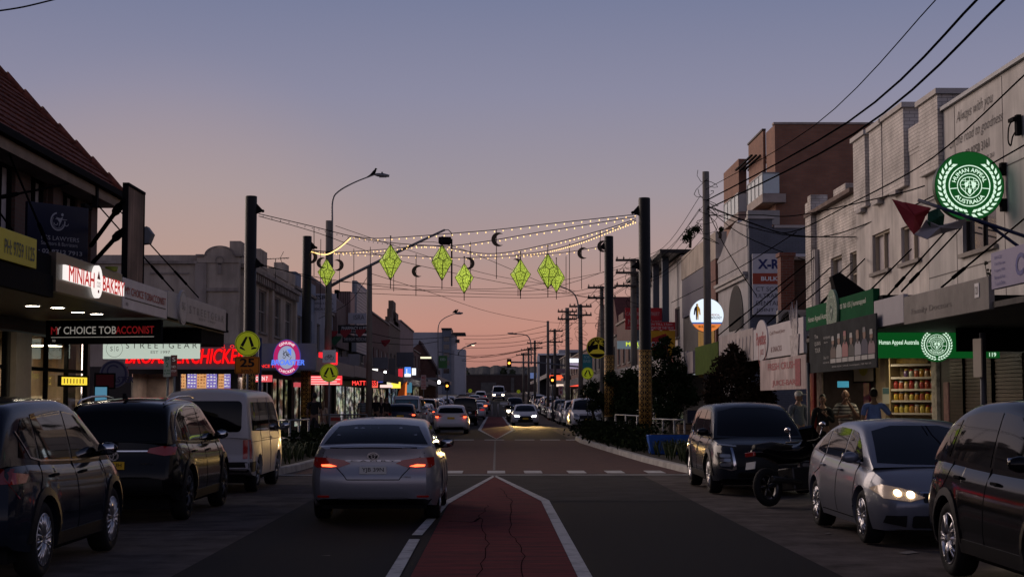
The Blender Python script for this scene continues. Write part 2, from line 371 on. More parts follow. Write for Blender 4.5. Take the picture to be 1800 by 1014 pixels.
class Car:
 def __init__(s, sp):
  s.sp = sp; s.W = sp['W']; s.wb = sp['wb']; s.Rw = sp['Rw']
  s.zt = pchip(sp['belt']); s.wf = pchip(sp['plan']); s.zbf = pchip(sp['sill'])
  s.nose = pchip(sp['nose']); s.tail = pchip(sp['tail'])
  s.yR, s.yF = sp['ends']
 def shell(s):
  sp = s.sp; yR, yF = s.yR, s.yF; Ra = s.Rw + sp.get('gap', 0.055)
  st = [yR + (yF - yR) * i / 46 for i in range(47)]
  ax = [-s.wb / 2, s.wb / 2]
  for c in ax:
   st = [y for y in st if abs(abs(y - c) - Ra) > 0.03]
   st += [c + g * Ra * k for g in (-1, 1) for k in (1.002, 0.998, 0.975, 0.93, 0.86, 0.75, 0.6, 0.42, 0.2)]
  st += [yR + d for d in (0.02, 0.06, 0.12)] + [yF - d for d in (0.02, 0.06, 0.12)]
  st = sorted(set(st))
  sec = pchip(sp.get('sec', [(0, .925), (.2, .975), (.42, 1.0), (.62, .992), (.80, .968), (.93, .93), (1.0, .89)]))
  bm = bmesh.new(); NL = 11; tops = (0.86, 0.62, 0.32, 0.0)
  cr, bow = sp.get('crown', 0.035), sp.get('bow', 0.07)
  def fix(x, y, z, f):
   wr = max(0.0, 1 - (y - yR) / 0.75) ** 1.6; wn = max(0.0, 1 - (yF - y) / 0.9) ** 1.6
   y2 = y + (s.tail(z) + bow * f * f) * wr - (s.nose(z) + bow * 1.6 * f * f) * wn
   return (x, y2, z)
  rows = []
  for y in st:
   zt = s.zt(y); zb = s.zbf(y)
   for c in ax:
    if abs(y - c) < Ra: zb = max(zb, s.Rw + sqrt(max(Ra * Ra - (y - c) ** 2, 0)))
   w = s.W * s.wf(y); row = []
   for sd in (1, -1):
    side = []
    for i in range(NL):
     t = i / (NL - 1); z = zb + (zt - zb) * t
     q = min(1, max(0, (z - 0.18) / (zt - 0.18)))
     x = w * sec(q)
     for c in ax:                     # flared arch lip
      dd = sqrt((y - c) ** 2 + (z - s.Rw) ** 2)
      x += sp.get('flare', 0.012) * max(0, 1 - abs(dd - Ra) / 0.12)
     side.append((x, y, z, 1.0))
    xs = side[-1][0]
    for f in tops:
     side.append((xs * f, y, zt + cr * (1 - f * f), f))
    row.append([fix(sd * x, yy, z, f) for x, yy, z, f in side])
   loop = [bm.verts.new(p) for p in row[0]] + [bm.verts.new(p) for p in row[1][:-1][::-1]]
   rows.append(loop)
  n = len(rows[0])
  for a, b in zip(rows, rows[1:]):
   for k in range(n - 1):
    bm.faces.new((a[k], a[k + 1], b[k + 1], b[k]))
   bm.faces.new((a[n - 1], a[0], b[0], b[n - 1]))
  for loop, y in ((rows[0], st[0]), (rows[-1], st[-1])):
   # end cap: ladder between left and right levels
   cols = [1.0] + list(tops) + [-f for f in tops[:-1][::-1]] + [-1.0]
   prev = None
   for i in range(NL):
    p = loop[i].co; q = loop[n - 1 - i].co
    t = i / (NL - 1)
    ln = []
    for f in cols:
     if f == 1.0: ln.append(loop[i])
     elif f == -1.0: ln.append(loop[n - 1 - i])
     elif i == NL - 1:
      ln.append(loop[NL - 1 + cols.index(f)])
     else:
      x0, z0 = p.x, p.z; yy = p.y
      sg = -1 if y == st[0] else 1.6
      # p.y already includes bow at f = 1: shift by the difference
      yy = p.y + (bow * (f * f - 1)) * (1 if y == st[0] else -1.6)
      ln.append(bm.verts.new((x0 * f, yy, z0)))
    if prev:
     for k in range(len(cols) - 1):
      try: bm.faces.new((prev[k], prev[k + 1], ln[k + 1], ln[k]))
      except ValueError: pass
    prev = ln
  bmesh.ops.remove_doubles(bm, verts=bm.verts[:], dist=0.0005)
  # greenhouse
  zr = pchip(sp['roof']); y0, y1 = sp['roof'][0][0], sp['roof'][-1][0]
  ys = [y0 + (y1 - y0) * (0.5 - 0.5 * cos(pi * i / 44)) for i in range(45)]
  hmax = max(p[1] for p in sp['roof']) - s.zt(0); tum = sp.get('tum', 0.3); bf = sp.get('beltf', 0.90)
  rows = []
  for y in ys:
   zb = s.zt(y) - 0.02; h = max(zr(y) - zb, 0.004); xb = s.W * s.wf(y) * bf
   k = min(1, h / hmax)
   prof = [(xb - tum * h * u * (0.6 + 0.4 * u), zb + h * u) for u in (0, .25, .5, .72, .86)]
   prof += [(xb - tum * h * .93 - .012 * k, zb + h * .94), (xb - tum * h * .97 - .05 * k, zb + h * .985)]
   xe, ze = xb - tum * h - .12 * k, zb + h
   rc = sp.get('rcrown', 0.045) * (0.3 + 0.7 * k)
   half = prof + [(xe * f, ze + rc * (1 - f * f)) for f in (1.0, .75, .5, .25, 0)]
   rows.append([bm.verts.new((x, y, z)) for x, z in half] + [bm.verts.new((-x, y, z)) for x, z in half[:-1][::-1]])
  n = len(rows[0])
  for a, b in zip(rows, rows[1:]):
   for k in range(n - 1): bm.faces.new((a[k], a[k + 1], b[k + 1], b[k]))
  bmesh.ops.recalc_face_normals(bm, faces=bm.faces[:])
  sharp_auto(bm, 0.5)
  s.bvh = BVHTree.FromBMesh(bm)
  me = bpy.data.meshes.new('body'); bm.to_mesh(me); bm.free()
  return me
 def hit(s, u, v, ax):
  if ax in ('x+', 'x-'):
   g = 1 if ax == 'x+' else -1; o = Vector((3 * g, u, v)); d = Vector((-g, 0, 0))
  else:
   g = 1 if ax == 'y+' else -1; o = Vector((u, 6 * g, v)); d = Vector((0, -g, 0))
  p, nrm, i, dist = s.bvh.ray_cast(o, d)
  if p is None: return None, -d
  if nrm.dot(d) > 0: nrm = -nrm
  return p, nrm
 def patch(s, b, poly, ax, off=0.006, g=0.09, skirt=0.02):
  bm = bmesh.new()
  vs = [bm.verts.new((u, v, 0)) for u, v in poly]
  try: bm.faces.new(vs)
  except ValueError: bm.free(); return
  us = [p[0] for p in poly]; ws = [p[1] for p in poly]
  for lo, hi, no in ((min(us), max(us), (1, 0, 0)), (min(ws), max(ws), (0, 1, 0))):
   k = int((hi - lo) / g) + 1
   for i in range(1, k):
    q = lo + (hi - lo) * i / k; co = (q, 0, 0) if no[0] else (0, q, 0)
    bmesh.ops.bisect_plane(bm, geom=bm.verts[:] + bm.edges[:] + bm.faces[:], plane_co=co, plane_no=no, dist=1e-5)
  mp = {}; ok = True; last = None; bm.verts.ensure_lookup_table()
  for v in bm.verts:
   p, nr = s.hit(v.co.x, v.co.y, ax)
   if p is None:
    loc = Vector((2.0 if ax == 'x+' else -2.0, v.co.x, v.co.y)) if ax[0] == 'x' else Vector((v.co.x, 4 if ax == 'y+' else -4, v.co.y))
    p, nr, i, d = s.bvh.find_nearest(loc)
    dd = loc - p
    if nr.dot(dd) < 0: nr = -nr
   mp[v] = (b.bm.verts.new(p + nr * off), p - nr * skirt)
  flip = ax in ('x-', 'y+')
  for f in bm.faces:
   q = [mp[v][0] for v in f.verts]
   try: nf = b.bm.faces.new(q[::-1] if flip else q); nf.material_index = b.m; nf.smooth = True
   except ValueError: pass
  if skirt:
   bk = {}
   for e in bm.edges:
    if len(e.link_faces) != 1: continue
    a, c = e.verts
    for v in (a, c):
     if v not in bk: bk[v] = (b.bm.verts.new(mp[v][1]), b.bm.verts.new(mp[v][0].co))
    try: nf = b.bm.faces.new((bk[a][1], bk[c][1], bk[c][0], bk[a][0])); nf.material_index = b.m
    except ValueError: pass
  bm.free()
 def strip(s, b, line, ax, w=0.012, off=0.004):
  for (a0, b0), (a1, b1) in zip(line, line[1:]):
   d = Vector((a1 - a0, b1 - b0)); L = d.length; d /= L; nn = Vector((-d.y, d.x)) * w / 2
   s.patch(b, [(a0 - nn.x, b0 - nn.y), (a1 - nn.x, b1 - nn.y), (a1 + nn.x, b1 + nn.y), (a0 + nn.x, b0 + nn.y)], ax, off, 0.08, 0.012)
def mirx(poly): return [(-u, v) for u, v in poly][::-1]
def rpoly(u0, v0, u1, v1, r=0.03, n=3):
 pts = []
 for cx, cz, a in ((u1 - r, v0 + r, -90), (u1 - r, v1 - r, 0), (u0 + r, v1 - r, 90), (u0 + r, v0 + r, 180)):
  for k in range(n + 1):
   t = R(a + 90 * k / n); pts.append((cx + r * cos(t), cz + r * sin(t)))
 return pts
WHEELS = {}
def wheel_mesh(Rw, width, spokes, twin, key):
 if key in WHEELS: return WHEELS[key]
 b = B(); w = width / 2; r = Rw * 0.69
 b.lathe([(r, -w * .9), (Rw * .9, -w), (Rw * .985, -w * .75), (Rw, -w * .3), (Rw, w * .3), (Rw * .985, w * .75), (Rw * .9, w), (r, w * .9), (r * .97, w * .55)], axis='x', seg=36)
 b.m = 0; b.lathe([(r * .97, w * .55), (r * .93, -w * .1), (0.001, -w * .1)], axis='x', seg=36)   # dark barrel and brake disc
 ty = b.build('tyre', [TYRE]); me1 = ty.data; bpy.data.objects.remove(ty)
 b = B()
 b.lathe([(r, w * .93), (r * .98, w * .98), (r * .93, w * .93), (r * .91, w * .6)], axis='x', seg=36)
 b.lathe([(0.075, w * .55), (0.07, w * .9), (0.03, w * .96), (0.001, w * .96)], axis='x', seg=16)
 for k in range(spokes):
  for dk in ((-0.11, 0.11) if twin else (0,)):
   a0 = 2 * pi * k / spokes + dk * 0.6; a1 = 2 * pi * k / spokes + dk * 1.35
   p0 = (w * .84, 0.05 * cos(a0), 0.05 * sin(a0)); p1 = (w * .9, r * .95 * cos(a1), r * .95 * sin(a1))
   b.tube([p0, ((p0[0] + p1[0]) / 2 + .012, (p0[1] + p1[1]) / 2, (p0[2] + p1[2]) / 2), p1], [0.022 if twin else .034, 0.016 if twin else .026, 0.017 if twin else .03], 5)
 rm = b.build('rim', [ALLOY]); me2 = rm.data; bpy.data.objects.remove(rm)
 WHEELS[key] = (me1, me2); return WHEELS[key]
def make_car(sp, name, label, cat, pnt, detail=2, group=None, **ov):
 """forward is local +y; the Empty sits on the road between the axles"""
 sp = dict(sp); sp.update(ov)
 root = empty(name, (0, 0, 0), 0, label, cat, group)
 c = Car(sp); me = c.shell(); me.materials.append(pnt)
 o = bpy.data.objects.new('body', me); COL.objects.link(o); o.parent = root
 def part(nm, m, fn, parent=root, lab=None):
  b = B(); fn(b)
  if not b.bm.verts: b.bm.free(); return None
  q = b.build(nm, m, parent, fix=False)
  if lab: q['label'] = lab
  return q
 # glass
 for sd in ('x+', 'x-'):
  for w in sp['side_win']: part('side_window', CARGLASS, lambda b, w=w: c.patch(b, w if sd == 'x+' else w, sd, 0.005, 0.12))
 part('windscreen', CARGLASS, lambda b: c.patch(b, sp['ws'], 'y+', 0.005, 0.12))
 part('rear_window', CARGLASS, lambda b: c.patch(b, sp['rw'], 'y-', 0.005, 0.12))
 # trim
 def trim(b):
  for q in sp.get('black_side', []):
   c.patch(b, q, 'x+', 0.009); c.patch(b, q, 'x-', 0.009)
  for q in sp.get('black_rear', []): c.patch(b, q, 'y-', 0.008)
  for q in sp.get('black_front', []): c.patch(b, q, 'y+', 0.008)
  for ay in (-c.wb / 2, c.wb / 2):
   if sp.get('clad'):
    Ra = c.Rw + .055
    for sd in ('x+', 'x-'):
     n = 14
     for k in range(n):
      a0, a1 = pi * k / n, pi * (k + 1) / n
      c.patch(b, [(ay + Ra * cos(a0), c.Rw + Ra * sin(a0)), (ay + (Ra + .075) * cos(a0), c.Rw + (Ra + .075) * sin(a0)), (ay + (Ra + .075) * cos(a1), c.Rw + (Ra + .075) * sin(a1)), (ay + Ra * cos(a1), c.Rw + Ra * sin(a1))], sd, 0.014, .2)
 part('bumper_trim', PLASTIC, trim)
 if detail > 1:
  def seams(b):
   for ln in sp.get('seams', []):
    c.strip(b, ln, 'x+'); c.strip(b, ln, 'x-')
   for ln in sp.get('rseams', []): c.strip(b, ln, 'y-')
  part('panel_gaps', BLK, seams)
  for sd in ('x+', 'x-'):
   for (hy, hz) in sp.get('handles', []):
    def hd(b, sd=sd, hy=hy, hz=hz):
     p, nr = c.hit(hy, hz, sd)
     b.box(p + nr * 0.022, (0.022, 0.19, 0.028)); b.box(p + nr * .01 + Vector((0, .08, 0)), (.03, .025, .026)); b.box(p + nr * .01 - Vector((0, .08, 0)), (.03, .025, .026))
    q = B(); hd(q); q.build('door_handle', sp.get('handle_mat', pnt), root, bevel=0.006)
  if sp.get('brightwork'):
   def bw(b):
    for ln, w in sp['brightwork']:
     c.strip(b, ln, 'x+', w, .011); c.strip(b, ln, 'x-', w, .011)
   part('window_brightwork', CHROME, bw)
  if sp.get('rails'):
   for g in (-1, 1):
    b = B(); pts = []
    for (ry, rx, rz_) in sp['rails']: pts.append((g * rx, ry, rz_))
    b.tube(pts, 0.015, 6); b.build('roof_rail', sp.get('rail_mat', GREYM), root)
  if sp.get('aerial'):
   ay, az = sp['aerial']; b = B(); b.prism([(ay - .09, az - .01), (ay + .09, az - .01), (ay - .06, az + .075), (ay - .085, az + .075)], -.02, .02, 'x'); b.build('roof_aerial', BLK, root)
 # lamps
 for g in (1, -1):
  for q, mm in sp['tails']:
   part('tail_lamp', mm, lambda b, q=q: c.patch(b, q if g > 0 else mirx(q), 'y-', 0.012, .08))
  for q, mm in sp['heads']:
   part('headlight', mm, lambda b, q=q: c.patch(b, q if g > 0 else mirx(q), 'y+', 0.012, .08))
 for g in (1, -1):
  for q, mm in sp.get('side_tails', []):
   part('tail_lamp', mm, lambda b, q=q: c.patch(b, q, 'x+' if g > 0 else 'x-', 0.010, .08))
  for q, mm in sp.get('side_heads', []):
   part('headlight', mm, lambda b, q=q: c.patch(b, q, 'x+' if g > 0 else 'x-', 0.010, .08))
 for q, mm, nm in sp.get('extra_rear', []): part(nm, mm, lambda b, q=q: c.patch(b, q, 'y-', 0.014, .1))
 for q, mm, nm in sp.get('extra_front', []): part(nm, mm, lambda b, q=q: c.patch(b, q, 'y+', 0.014, .1))
 # number plates
 for ax, key in (('y-', 'rear_plate'), ('y+', 'front_plate')):
  if key not in sp: continue
  pz, pm, txt, ink = sp[key]
  p, nr = c.hit(0, pz, ax); sg = 1 if ax == 'y-' else -1
  e = B(); e.box((0, 0, 0), (.372, .012, .107)); pl = e.build('number_plate', pm, root, bevel=0.003)
  pl.location = (0, p.y - sg * .022, pz); pl.rotation_euler = (0, 0, 0 if sg > 0 else pi)
  if detail > 1 and txt: lettering(pl, ink, [(txt, 0, 0, .30, .07)], 'plate_number', y=-.008, bold=.01)
 # mirrors
 my, mz = sp['mirror']
 for g in (1, -1):
  p, nr = c.hit(my, mz, 'x+' if g > 0 else 'x-')
  b = B(); x = p.x + g * 0.13
  b.ball((x, my + .02, mz), 0.1, 2, (1.15, .62, .72)); b.rod((p.x - g * .05, my + .02, mz - .06), (x, my + .01, mz - .04), .03, .025, 6)
  b.m = 1; b.box((x, my - .048, mz), (.17, .01, .105))
  b.build('wing_mirror', [sp.get('mirror_mat', pnt), CHROME], root, smooth=True)
 # wheels
 t_me, r_me = wheel_mesh(c.Rw, .225, sp.get('spokes', 5), sp.get('twin', True), (c.Rw, sp.get('spokes', 5), sp.get('twin', True)))
 for ay in (-c.wb / 2, c.wb / 2):
  for g in (1, -1):
   t = bpy.data.objects.new('wheel', t_me); COL.objects.link(t); t.parent = root
   t.location = (g * (sp['W'] - .135), ay, c.Rw); t.rotation_euler = (random.random() * 2 * g, 0, 0 if g > 0 else pi)
   r = bpy.data.objects.new('rim', r_me); COL.objects.link(r); r.parent = t
   if sp.get('rim_mat'):
    r.material_slots[0].link = 'OBJECT'; r.material_slots[0].material = sp['rim_mat']
 b = B(); b.b2((-c.W * .8, c.yR + .35, .19), (c.W * .8, c.yF - .35, .42)); b.build('underbody', BLK, root)
 root['_car'] = 0; del root['_car']
 return root, c, part
SEDAN = dict(W=.915, wb=2.825, Rw=.333, ends=(-2.50, 2.36),
 belt=[(-2.50, 1.02), (-2.3, 1.055), (-1.9, 1.04), (-1.2, .985), (0, .935), (.9, .92), (1.35, .90), (1.8, .84), (2.15, .76), (2.36, .67)],
 plan=[(-2.5, .80), (-2.4, .885), (-2.2, .945), (-1.8, .985), (-1.2, 1), (1.2, 1), (1.8, .975), (2.1, .91), (2.28, .82), (2.36, .74)],
 sill=[(-2.5, .34), (-2.2, .24), (-1.5, .21), (1.5, .2), (2.1, .2), (2.36, .24)],
 tail=[(.2, .16), (.35, .04), (.5, 0), (.62, .0), (.75, .05), (.92, .07), (1.06, .06)], nose=[(.2, .1), (.35, .02), (.5, 0), (.6, .04), (.68, .1), (.8, .2)],
 roof=[(-2.02, 1.035), (-1.65, 1.205), (-1.2, 1.33), (-.7, 1.395), (-.1, 1.412), (.35, 1.375), (.8, 1.23), (1.4, .91)], tum=.36, rcrown=.03,
 side_win=[[(-1.62, 1.03), (-1.10, .985), (-1.08, 1.30), (-1.2, 1.295), (-1.42, 1.19)], [(-1.03, .985), (-.05, .955), (-.05, 1.31), (-.6, 1.325), (-1.02, 1.29)], [(0.02, .955), (.98, .945), (1.0, .975), (.66, 1.15), (.34, 1.28), (.02, 1.31)]],
 ws=[(-.70, .97), (-.35, .955), (0, .95), (.35, .955), (.70, .97), (.57, 1.295), (.3, 1.35), (-.3, 1.35), (-.57, 1.295)],
 rw=[(-.73, 1.075), (-.3, 1.09), (.3, 1.09), (.73, 1.075), (.575, 1.315), (.3, 1.34), (-.3, 1.34), (-.575, 1.315)],
 tails=[([(.38, .81), (.60, .76), (.79, .775), (.80, .915), (.6, .925), (.45, .875)], TAILOFF)],
 heads=[([(.36, .60), (.6, .58), (.72, .61), (.70, .70), (.5, .68)], HEADOFF)],
 extra_front=[(rpoly(-.33, .5, .33, .63), PLASTIC, 'grille'), (rpoly(-.5, .27, .5, .42), PLASTIC, 'lower_grille')],
 rear_plate=(.79, PLATEW, '', INK), front_plate=(.45, PLATEY, '', INK), mirror=(.86, 1.02), handles=[(-.85, .84), (.2, .82)],
 seams=[[(.98, .93), (1.0, .35)], [(-.02, .95), (-.02, .3)], [(-1.02, .98), (-1.06, .8), (-1.3, .72)], [(-.9, .28), (.98, .28)]])
HATCH = dict(SEDAN, W=.895, wb=2.64, Rw=.325, ends=(-2.16, 2.22),
 belt=[(-2.16, 1.0), (-1.9, 1.02), (-1.2, .98), (0, .935), (.9, .92), (1.3, .905), (1.75, .84), (2.05, .74), (2.22, .64)],
 plan=[(-2.16, .80), (-2.05, .89), (-1.8, .96), (-1.2, 1), (1.2, 1), (1.7, .97), (2.0, .89), (2.15, .8), (2.22, .72)],
 sill=[(-2.16, .36), (-1.9, .24), (-1.4, .2), (1.5, .19), (2.22, .22)],
 tail=[(.2, .14), (.4, .03), (.55, 0), (.7, .05), (.85, .08), (1.0, .10)],
 roof=[(-2.07, 1.0), (-1.95, 1.15), (-1.7, 1.34), (-1.45, 1.415), (-.8, 1.445), (-.1, 1.45), (.35, 1.405), (.8, 1.24), (1.38, .91)],
 side_win=[[(-1.5, 1.06), (-1.02, 1.0), (-1.0, 1.33), (-1.35, 1.29)], [(-.95, .99), (-.05, .955), (-.05, 1.345), (-.6, 1.36), (-.95, 1.335)], [(0.02, .955), (.98, .945), (1.0, .975), (.66, 1.16), (.34, 1.30), (.02, 1.345)]],
 rw=[(-.66, 1.06), (-.3, 1.045), (.3, 1.045), (.66, 1.06), (.55, 1.3), (.3, 1.33), (-.3, 1.33), (-.55, 1.3)],
 tails=[([(.42, .90), (.62, .85), (.78, .80), (.78, .93), (.6, .96)], TAILOFF)], rear_plate=(.80, PLATEY, '', INK),
 black_rear=[rpoly(-.62, .26, .62, .42, .04)])
SUV = dict(W=.925, wb=2.93, Rw=.37, ends=(-2.46, 2.40),
 belt=[(-2.46, 1.08), (-2.2, 1.11), (-1.2, 1.08), (0, 1.05), (.9, 1.04), (1.3, 1.04), (1.8, .985), (2.2, .90), (2.40, .78)],
 plan=[(-2.46, .80), (-2.36, .89), (-2.1, .955), (-1.6, .99), (-1.0, 1), (1.3, 1), (1.85, .97), (2.15, .90), (2.32, .82), (2.4, .75)],
 sill=[(-2.46, .42), (-2.2, .32), (-1.5, .27), (1.5, .26), (2.1, .27), (2.4, .33)],
 tail=[(.3, .14), (.45, .03), (.6, 0), (.75, .03), (.9, .08), (1.1, .12)], nose=[(.3, .1), (.45, .02), (.6, 0), (.75, .04), (.9, .12), (1.0, .2)],
 roof=[(-2.33, 1.10), (-2.2, 1.33), (-2.02, 1.53), (-1.8, 1.635), (-1.0, 1.69), (-.1, 1.70), (.35, 1.655), (.85, 1.43), (1.45, 1.05)], tum=.28, rcrown=.035,
 side_win=[[(-1.92, 1.16), (-1.38, 1.125), (-1.36, 1.53), (-1.62, 1.51), (-1.78, 1.40)], [(-1.30, 1.12), (-.22, 1.085), (-.2, 1.58), (-.8, 1.59), (-1.29, 1.555)], [(-.13, 1.085), (.92, 1.07), (.98, 1.10), (.66, 1.36), (.32, 1.54), (-.13, 1.58)]],
 ws=[(-.74, 1.11), (-.35, 1.09), (0, 1.085), (.35, 1.09), (.74, 1.11), (.62, 1.55), (.3, 1.63), (-.3, 1.63), (-.62, 1.55)],
 rw=[(-.68, 1.14), (-.3, 1.12), (.3, 1.12), (.68, 1.14), (.58, 1.50), (.3, 1.54), (-.3, 1.54), (-.58, 1.50)],
 tails=[([(.44, .985), (.66, .92), (.80, .93), (.80, 1.06), (.62, 1.075), (.46, 1.045)], TAILOFF)],
 heads=[([(.42, .74), (.6, .70), (.74, .73), (.74, .86), (.6, .87)], HEADOFF)],
 extra_front=[(rpoly(-.42, .58, .42, .84), PLASTIC, 'grille'), (rpoly(-.55, .36, .55, .5), PLASTIC, 'lower_grille')],
 black_rear=[rpoly(-.70, .40, .70, .62, .05)], clad=True, black_side=[[(-1.0, .27), (1.0, .27), (1.0, .40), (-1.0, .40)]],
 rear_plate=(.86, PLATEY, '', INK), front_plate=(.56, PLATEY, '', INK), mirror=(.92, 1.16), handles=[(-1.0, .96), (.1, .95)],
 seams=[[(1.02, 1.05), (1.04, .5)], [(-.17, 1.08), (-.17, .4)], [(-1.33, 1.11), (-1.4, .95), (-1.55, .82)]],
 rails=[(-1.9, .60, 1.64), (-1.7, .62, 1.69), (-1.0, .635, 1.745), (-.2, .635, 1.755), (.25, .62, 1.72)], aerial=(-1.62, 1.715))
VAN = dict(SUV, W=.85, wb=2.57, Rw=.32, ends=(-2.30, 2.36), clad=False, gap=.07,
 belt=[(-2.30, 1.02), (-2.2, 1.03), (-1, 1.03), (1.0, 1.03), (1.7, 1.02), (2.15, .98), (2.36, .86)],
 plan=[(-2.30, .93), (-2.24, .965), (-2.0, .99), (-1.5, 1), (1.5, 1), (2.0, .98), (2.25, .92), (2.36, .86)],
 sec=[(0, .95), (.2, .985), (.45, 1.0), (.7, .998), (.85, .99), (1.0, .972)], beltf=.972, tum=.125, rcrown=.05, bow=.035,
 sill=[(-2.30, .46), (-2.1, .36), (-1.5, .3), (1.5, .3), (2.36, .36)],
 tail=[(.3, .06), (.45, 0), (.6, .0), (.65, .045), (1.1, .05)], nose=[(.3, .06), (.45, 0), (.6, .0), (.8, .05), (1.0, .15)],
 roof=[(-2.27, 1.0), (-2.22, 1.5), (-2.12, 1.80), (-1.95, 1.845), (-1.0, 1.865), (.6, 1.87), (1.1, 1.82), (1.5, 1.60), (2.1, 1.0)],
 side_win=[[(-1.92, 1.14), (-.98, 1.12), (-.98, 1.66), (-1.86, 1.66)], [(-.93, 1.12), (.18, 1.11), (.18, 1.66), (-.93, 1.66)], [(.3, 1.09), (1.5, 1.07), (1.62, 1.13), (1.2, 1.62), (1.05, 1.66), (.3, 1.66)]],
 ws=[(-.72, 1.12), (0, 1.1), (.72, 1.12), (.64, 1.72), (.3, 1.77), (-.3, 1.77), (-.64, 1.72)],
 rw=rpoly(-.66, 1.12, .66, 1.68, .08),
 tails=[([(.69, .64), (.775, .64), (.775, .98), (.69, .98)], TAILOFF)],
 heads=[([(.45, .64), (.74, .64), (.74, .8), (.45, .8)], HEADOFF)],
 extra_front=[(rpoly(-.42, .66, .42, .78), PLASTIC, 'grille')], black_rear=[rpoly(-.80, .40, .80, .58, .04)], black_side=[[(-2.22, .40), (-1.72, .40), (-1.72, .58), (-2.22, .58)]],
 rear_plate=(.68, PLATEW, '', INK), front_plate=(.5, PLATEY, '', INK), mirror=(1.68, 1.18), handles=[(.32, .98)],
 seams=[[(1.55, 1.06), (1.5, .7), (1.3, .5)], [(.24, 1.75), (.24, .34)], [(-.95, 1.72), (-.95, .4)], [(-.95, .98), (.24, .98)], [(-2.1, .94), (1.5, .94)]],
 rails=None, aerial=None, spokes=8, twin=False)
# ------------------------------------------------------------------ the street
def road_mat():
 m = mat('asphalt', (0.03, 0.03, 0.03), 0.9, spec=0.12); n, l = m.node_tree.nodes, m.node_tree.links; b = n['Principled BSDF']
 t = n.new('ShaderNodeTexCoord')
 a = n.new('ShaderNodeTexNoise'); a.inputs['Scale'].default_value = 90; a.inputs['Detail'].default_value = 3; l.new(t.outputs['Object'], a.inputs['Vector'])
 mp = n.new('ShaderNodeMapping'); mp.inputs['Scale'].default_value = (1.1, .12, 1); l.new(t.outputs['Object'], mp.inputs[0])
 c = n.new('ShaderNodeTexNoise'); c.inputs['Scale'].default_value = 1.0; c.inputs['Detail'].default_value = 7; c.inputs['Roughness'].default_value = .65; l.new(mp.outputs[0], c.inputs['Vector'])
 r = n.new('ShaderNodeMapRange'); r.inputs['From Min'].default_value = .3; r.inputs['From Max'].default_value = .7; r.inputs['To Min'].default_value = .55; r.inputs['To Max'].default_value = 1.45; l.new(c.outputs[0], r.inputs['Value'])
 v = n.new('ShaderNodeVectorMath'); v.operation = 'SCALE'; v.inputs[0].default_value = (0.0085, 0.008, 0.010); l.new(r.outputs[0], v.inputs['Scale']); l.new(v.outputs[0], b.inputs['Base Color'])
 rr = n.new('ShaderNodeMapRange'); rr.inputs['To Min'].default_value = .72; rr.inputs['To Max'].default_value = .95; l.new(c.outputs[0], rr.inputs['Value']); l.new(rr.outputs[0], b.inputs['Roughness'])
 bp = n.new('ShaderNodeBump'); bp.inputs['Strength'].default_value = .5; bp.inputs['Distance'].default_value = .01; l.new(a.outputs[0], bp.inputs['Height']); l.new(bp.outputs[0], b.inputs['Normal'])
 return m
ASPH = road_mat()
PARK = mat('parking_lane_concrete', (0.088, 0.074, 0.071), 0.95, 0, 0.55, 1.6, 0.3, 60, spec=.1)
FOOT = mat('footpath_concrete', (0.13, 0.125, 0.12), 0.8, 0, 0.3, 1.0, 0.2, 30)
KERBM = mat('kerb_concrete', (0.34, 0.33, 0.31), 0.8, 0, 0.3, 2.0, 0.2, 30)
def worn(name, c1, c2, sx, sy, lo=.42, hi=.62, rough=.7):
 m = mat(name, c1, .95, spec=.1); n, l = m.node_tree.nodes, m.node_tree.links; b = n['Principled BSDF']
 t = n.new('ShaderNodeTexCoord'); mp = n.new('ShaderNodeMapping'); mp.inputs['Scale'].default_value = (sx, sy, 1); l.new(t.outputs['Object'], mp.inputs[0])
 a = n.new('ShaderNodeTexNoise'); a.inputs['Scale'].default_value = 1; a.inputs['Detail'].default_value = 9; a.inputs['Roughness'].default_value = .72; l.new(mp.outputs[0], a.inputs['Vector'])
 r = n.new('ShaderNodeMapRange'); r.inputs['From Min'].default_value = lo; r.inputs['From Max'].default_value = hi; l.new(a.outputs[0], r.inputs['Value'])
 x = n.new('ShaderNodeMix'); x.data_type = 'RGBA'; x.inputs[6].default_value = tuple(c1) + (1,); x.inputs[7].default_value = tuple(c2) + (1,); l.new(r.outputs[0], x.inputs[0]); l.new(x.outputs[2], b.inputs['Base Color'])
 f = n.new('ShaderNodeTexNoise'); f.inputs['Scale'].default_value = 70; l.new(t.outputs['Object'], f.inputs['Vector'])
 bp = n.new('ShaderNodeBump'); bp.inputs['Strength'].default_value = .4; bp.inputs['Distance'].default_value = .01; l.new(f.outputs[0], bp.inputs['Height']); l.new(bp.outputs[0], b.inputs['Normal'])
 return m
REDP = worn('red_median_paint', (0.19, 0.030, 0.036), (0.065, 0.022, 0.025), 1.2, 7.0, .36, .64)
CROSSP = worn('crossing_paver', (0.115, 0.066, 0.060), (0.085, 0.055, 0.053), 2.0, 3.0)
LINEP = worn('road_line_paint', (0.50, 0.50, 0.50), (0.16, 0.16, 0.165), 3.0, 3.0, .48, .72)
def sheet(name, x0, x1, y0, y1, dz, m, kind='structure', step=8.0, cols=2):
 b = B(); n = max(1, int((y1 - y0) / step)); prev = None
 for i in range(n + 1):
  y = y0 + (y1 - y0) * i / n
  ln = [b.bm.verts.new((x0 + (x1 - x0) * k / (cols - 1), y, road_z(y) + dz)) for k in range(cols)]
  if prev:
   for k in range(cols - 1): b.bm.faces.new((prev[k], prev[k + 1], ln[k + 1], ln[k]))
  prev = ln
 return tag(b.build(name, m, smooth=True), kind=kind)
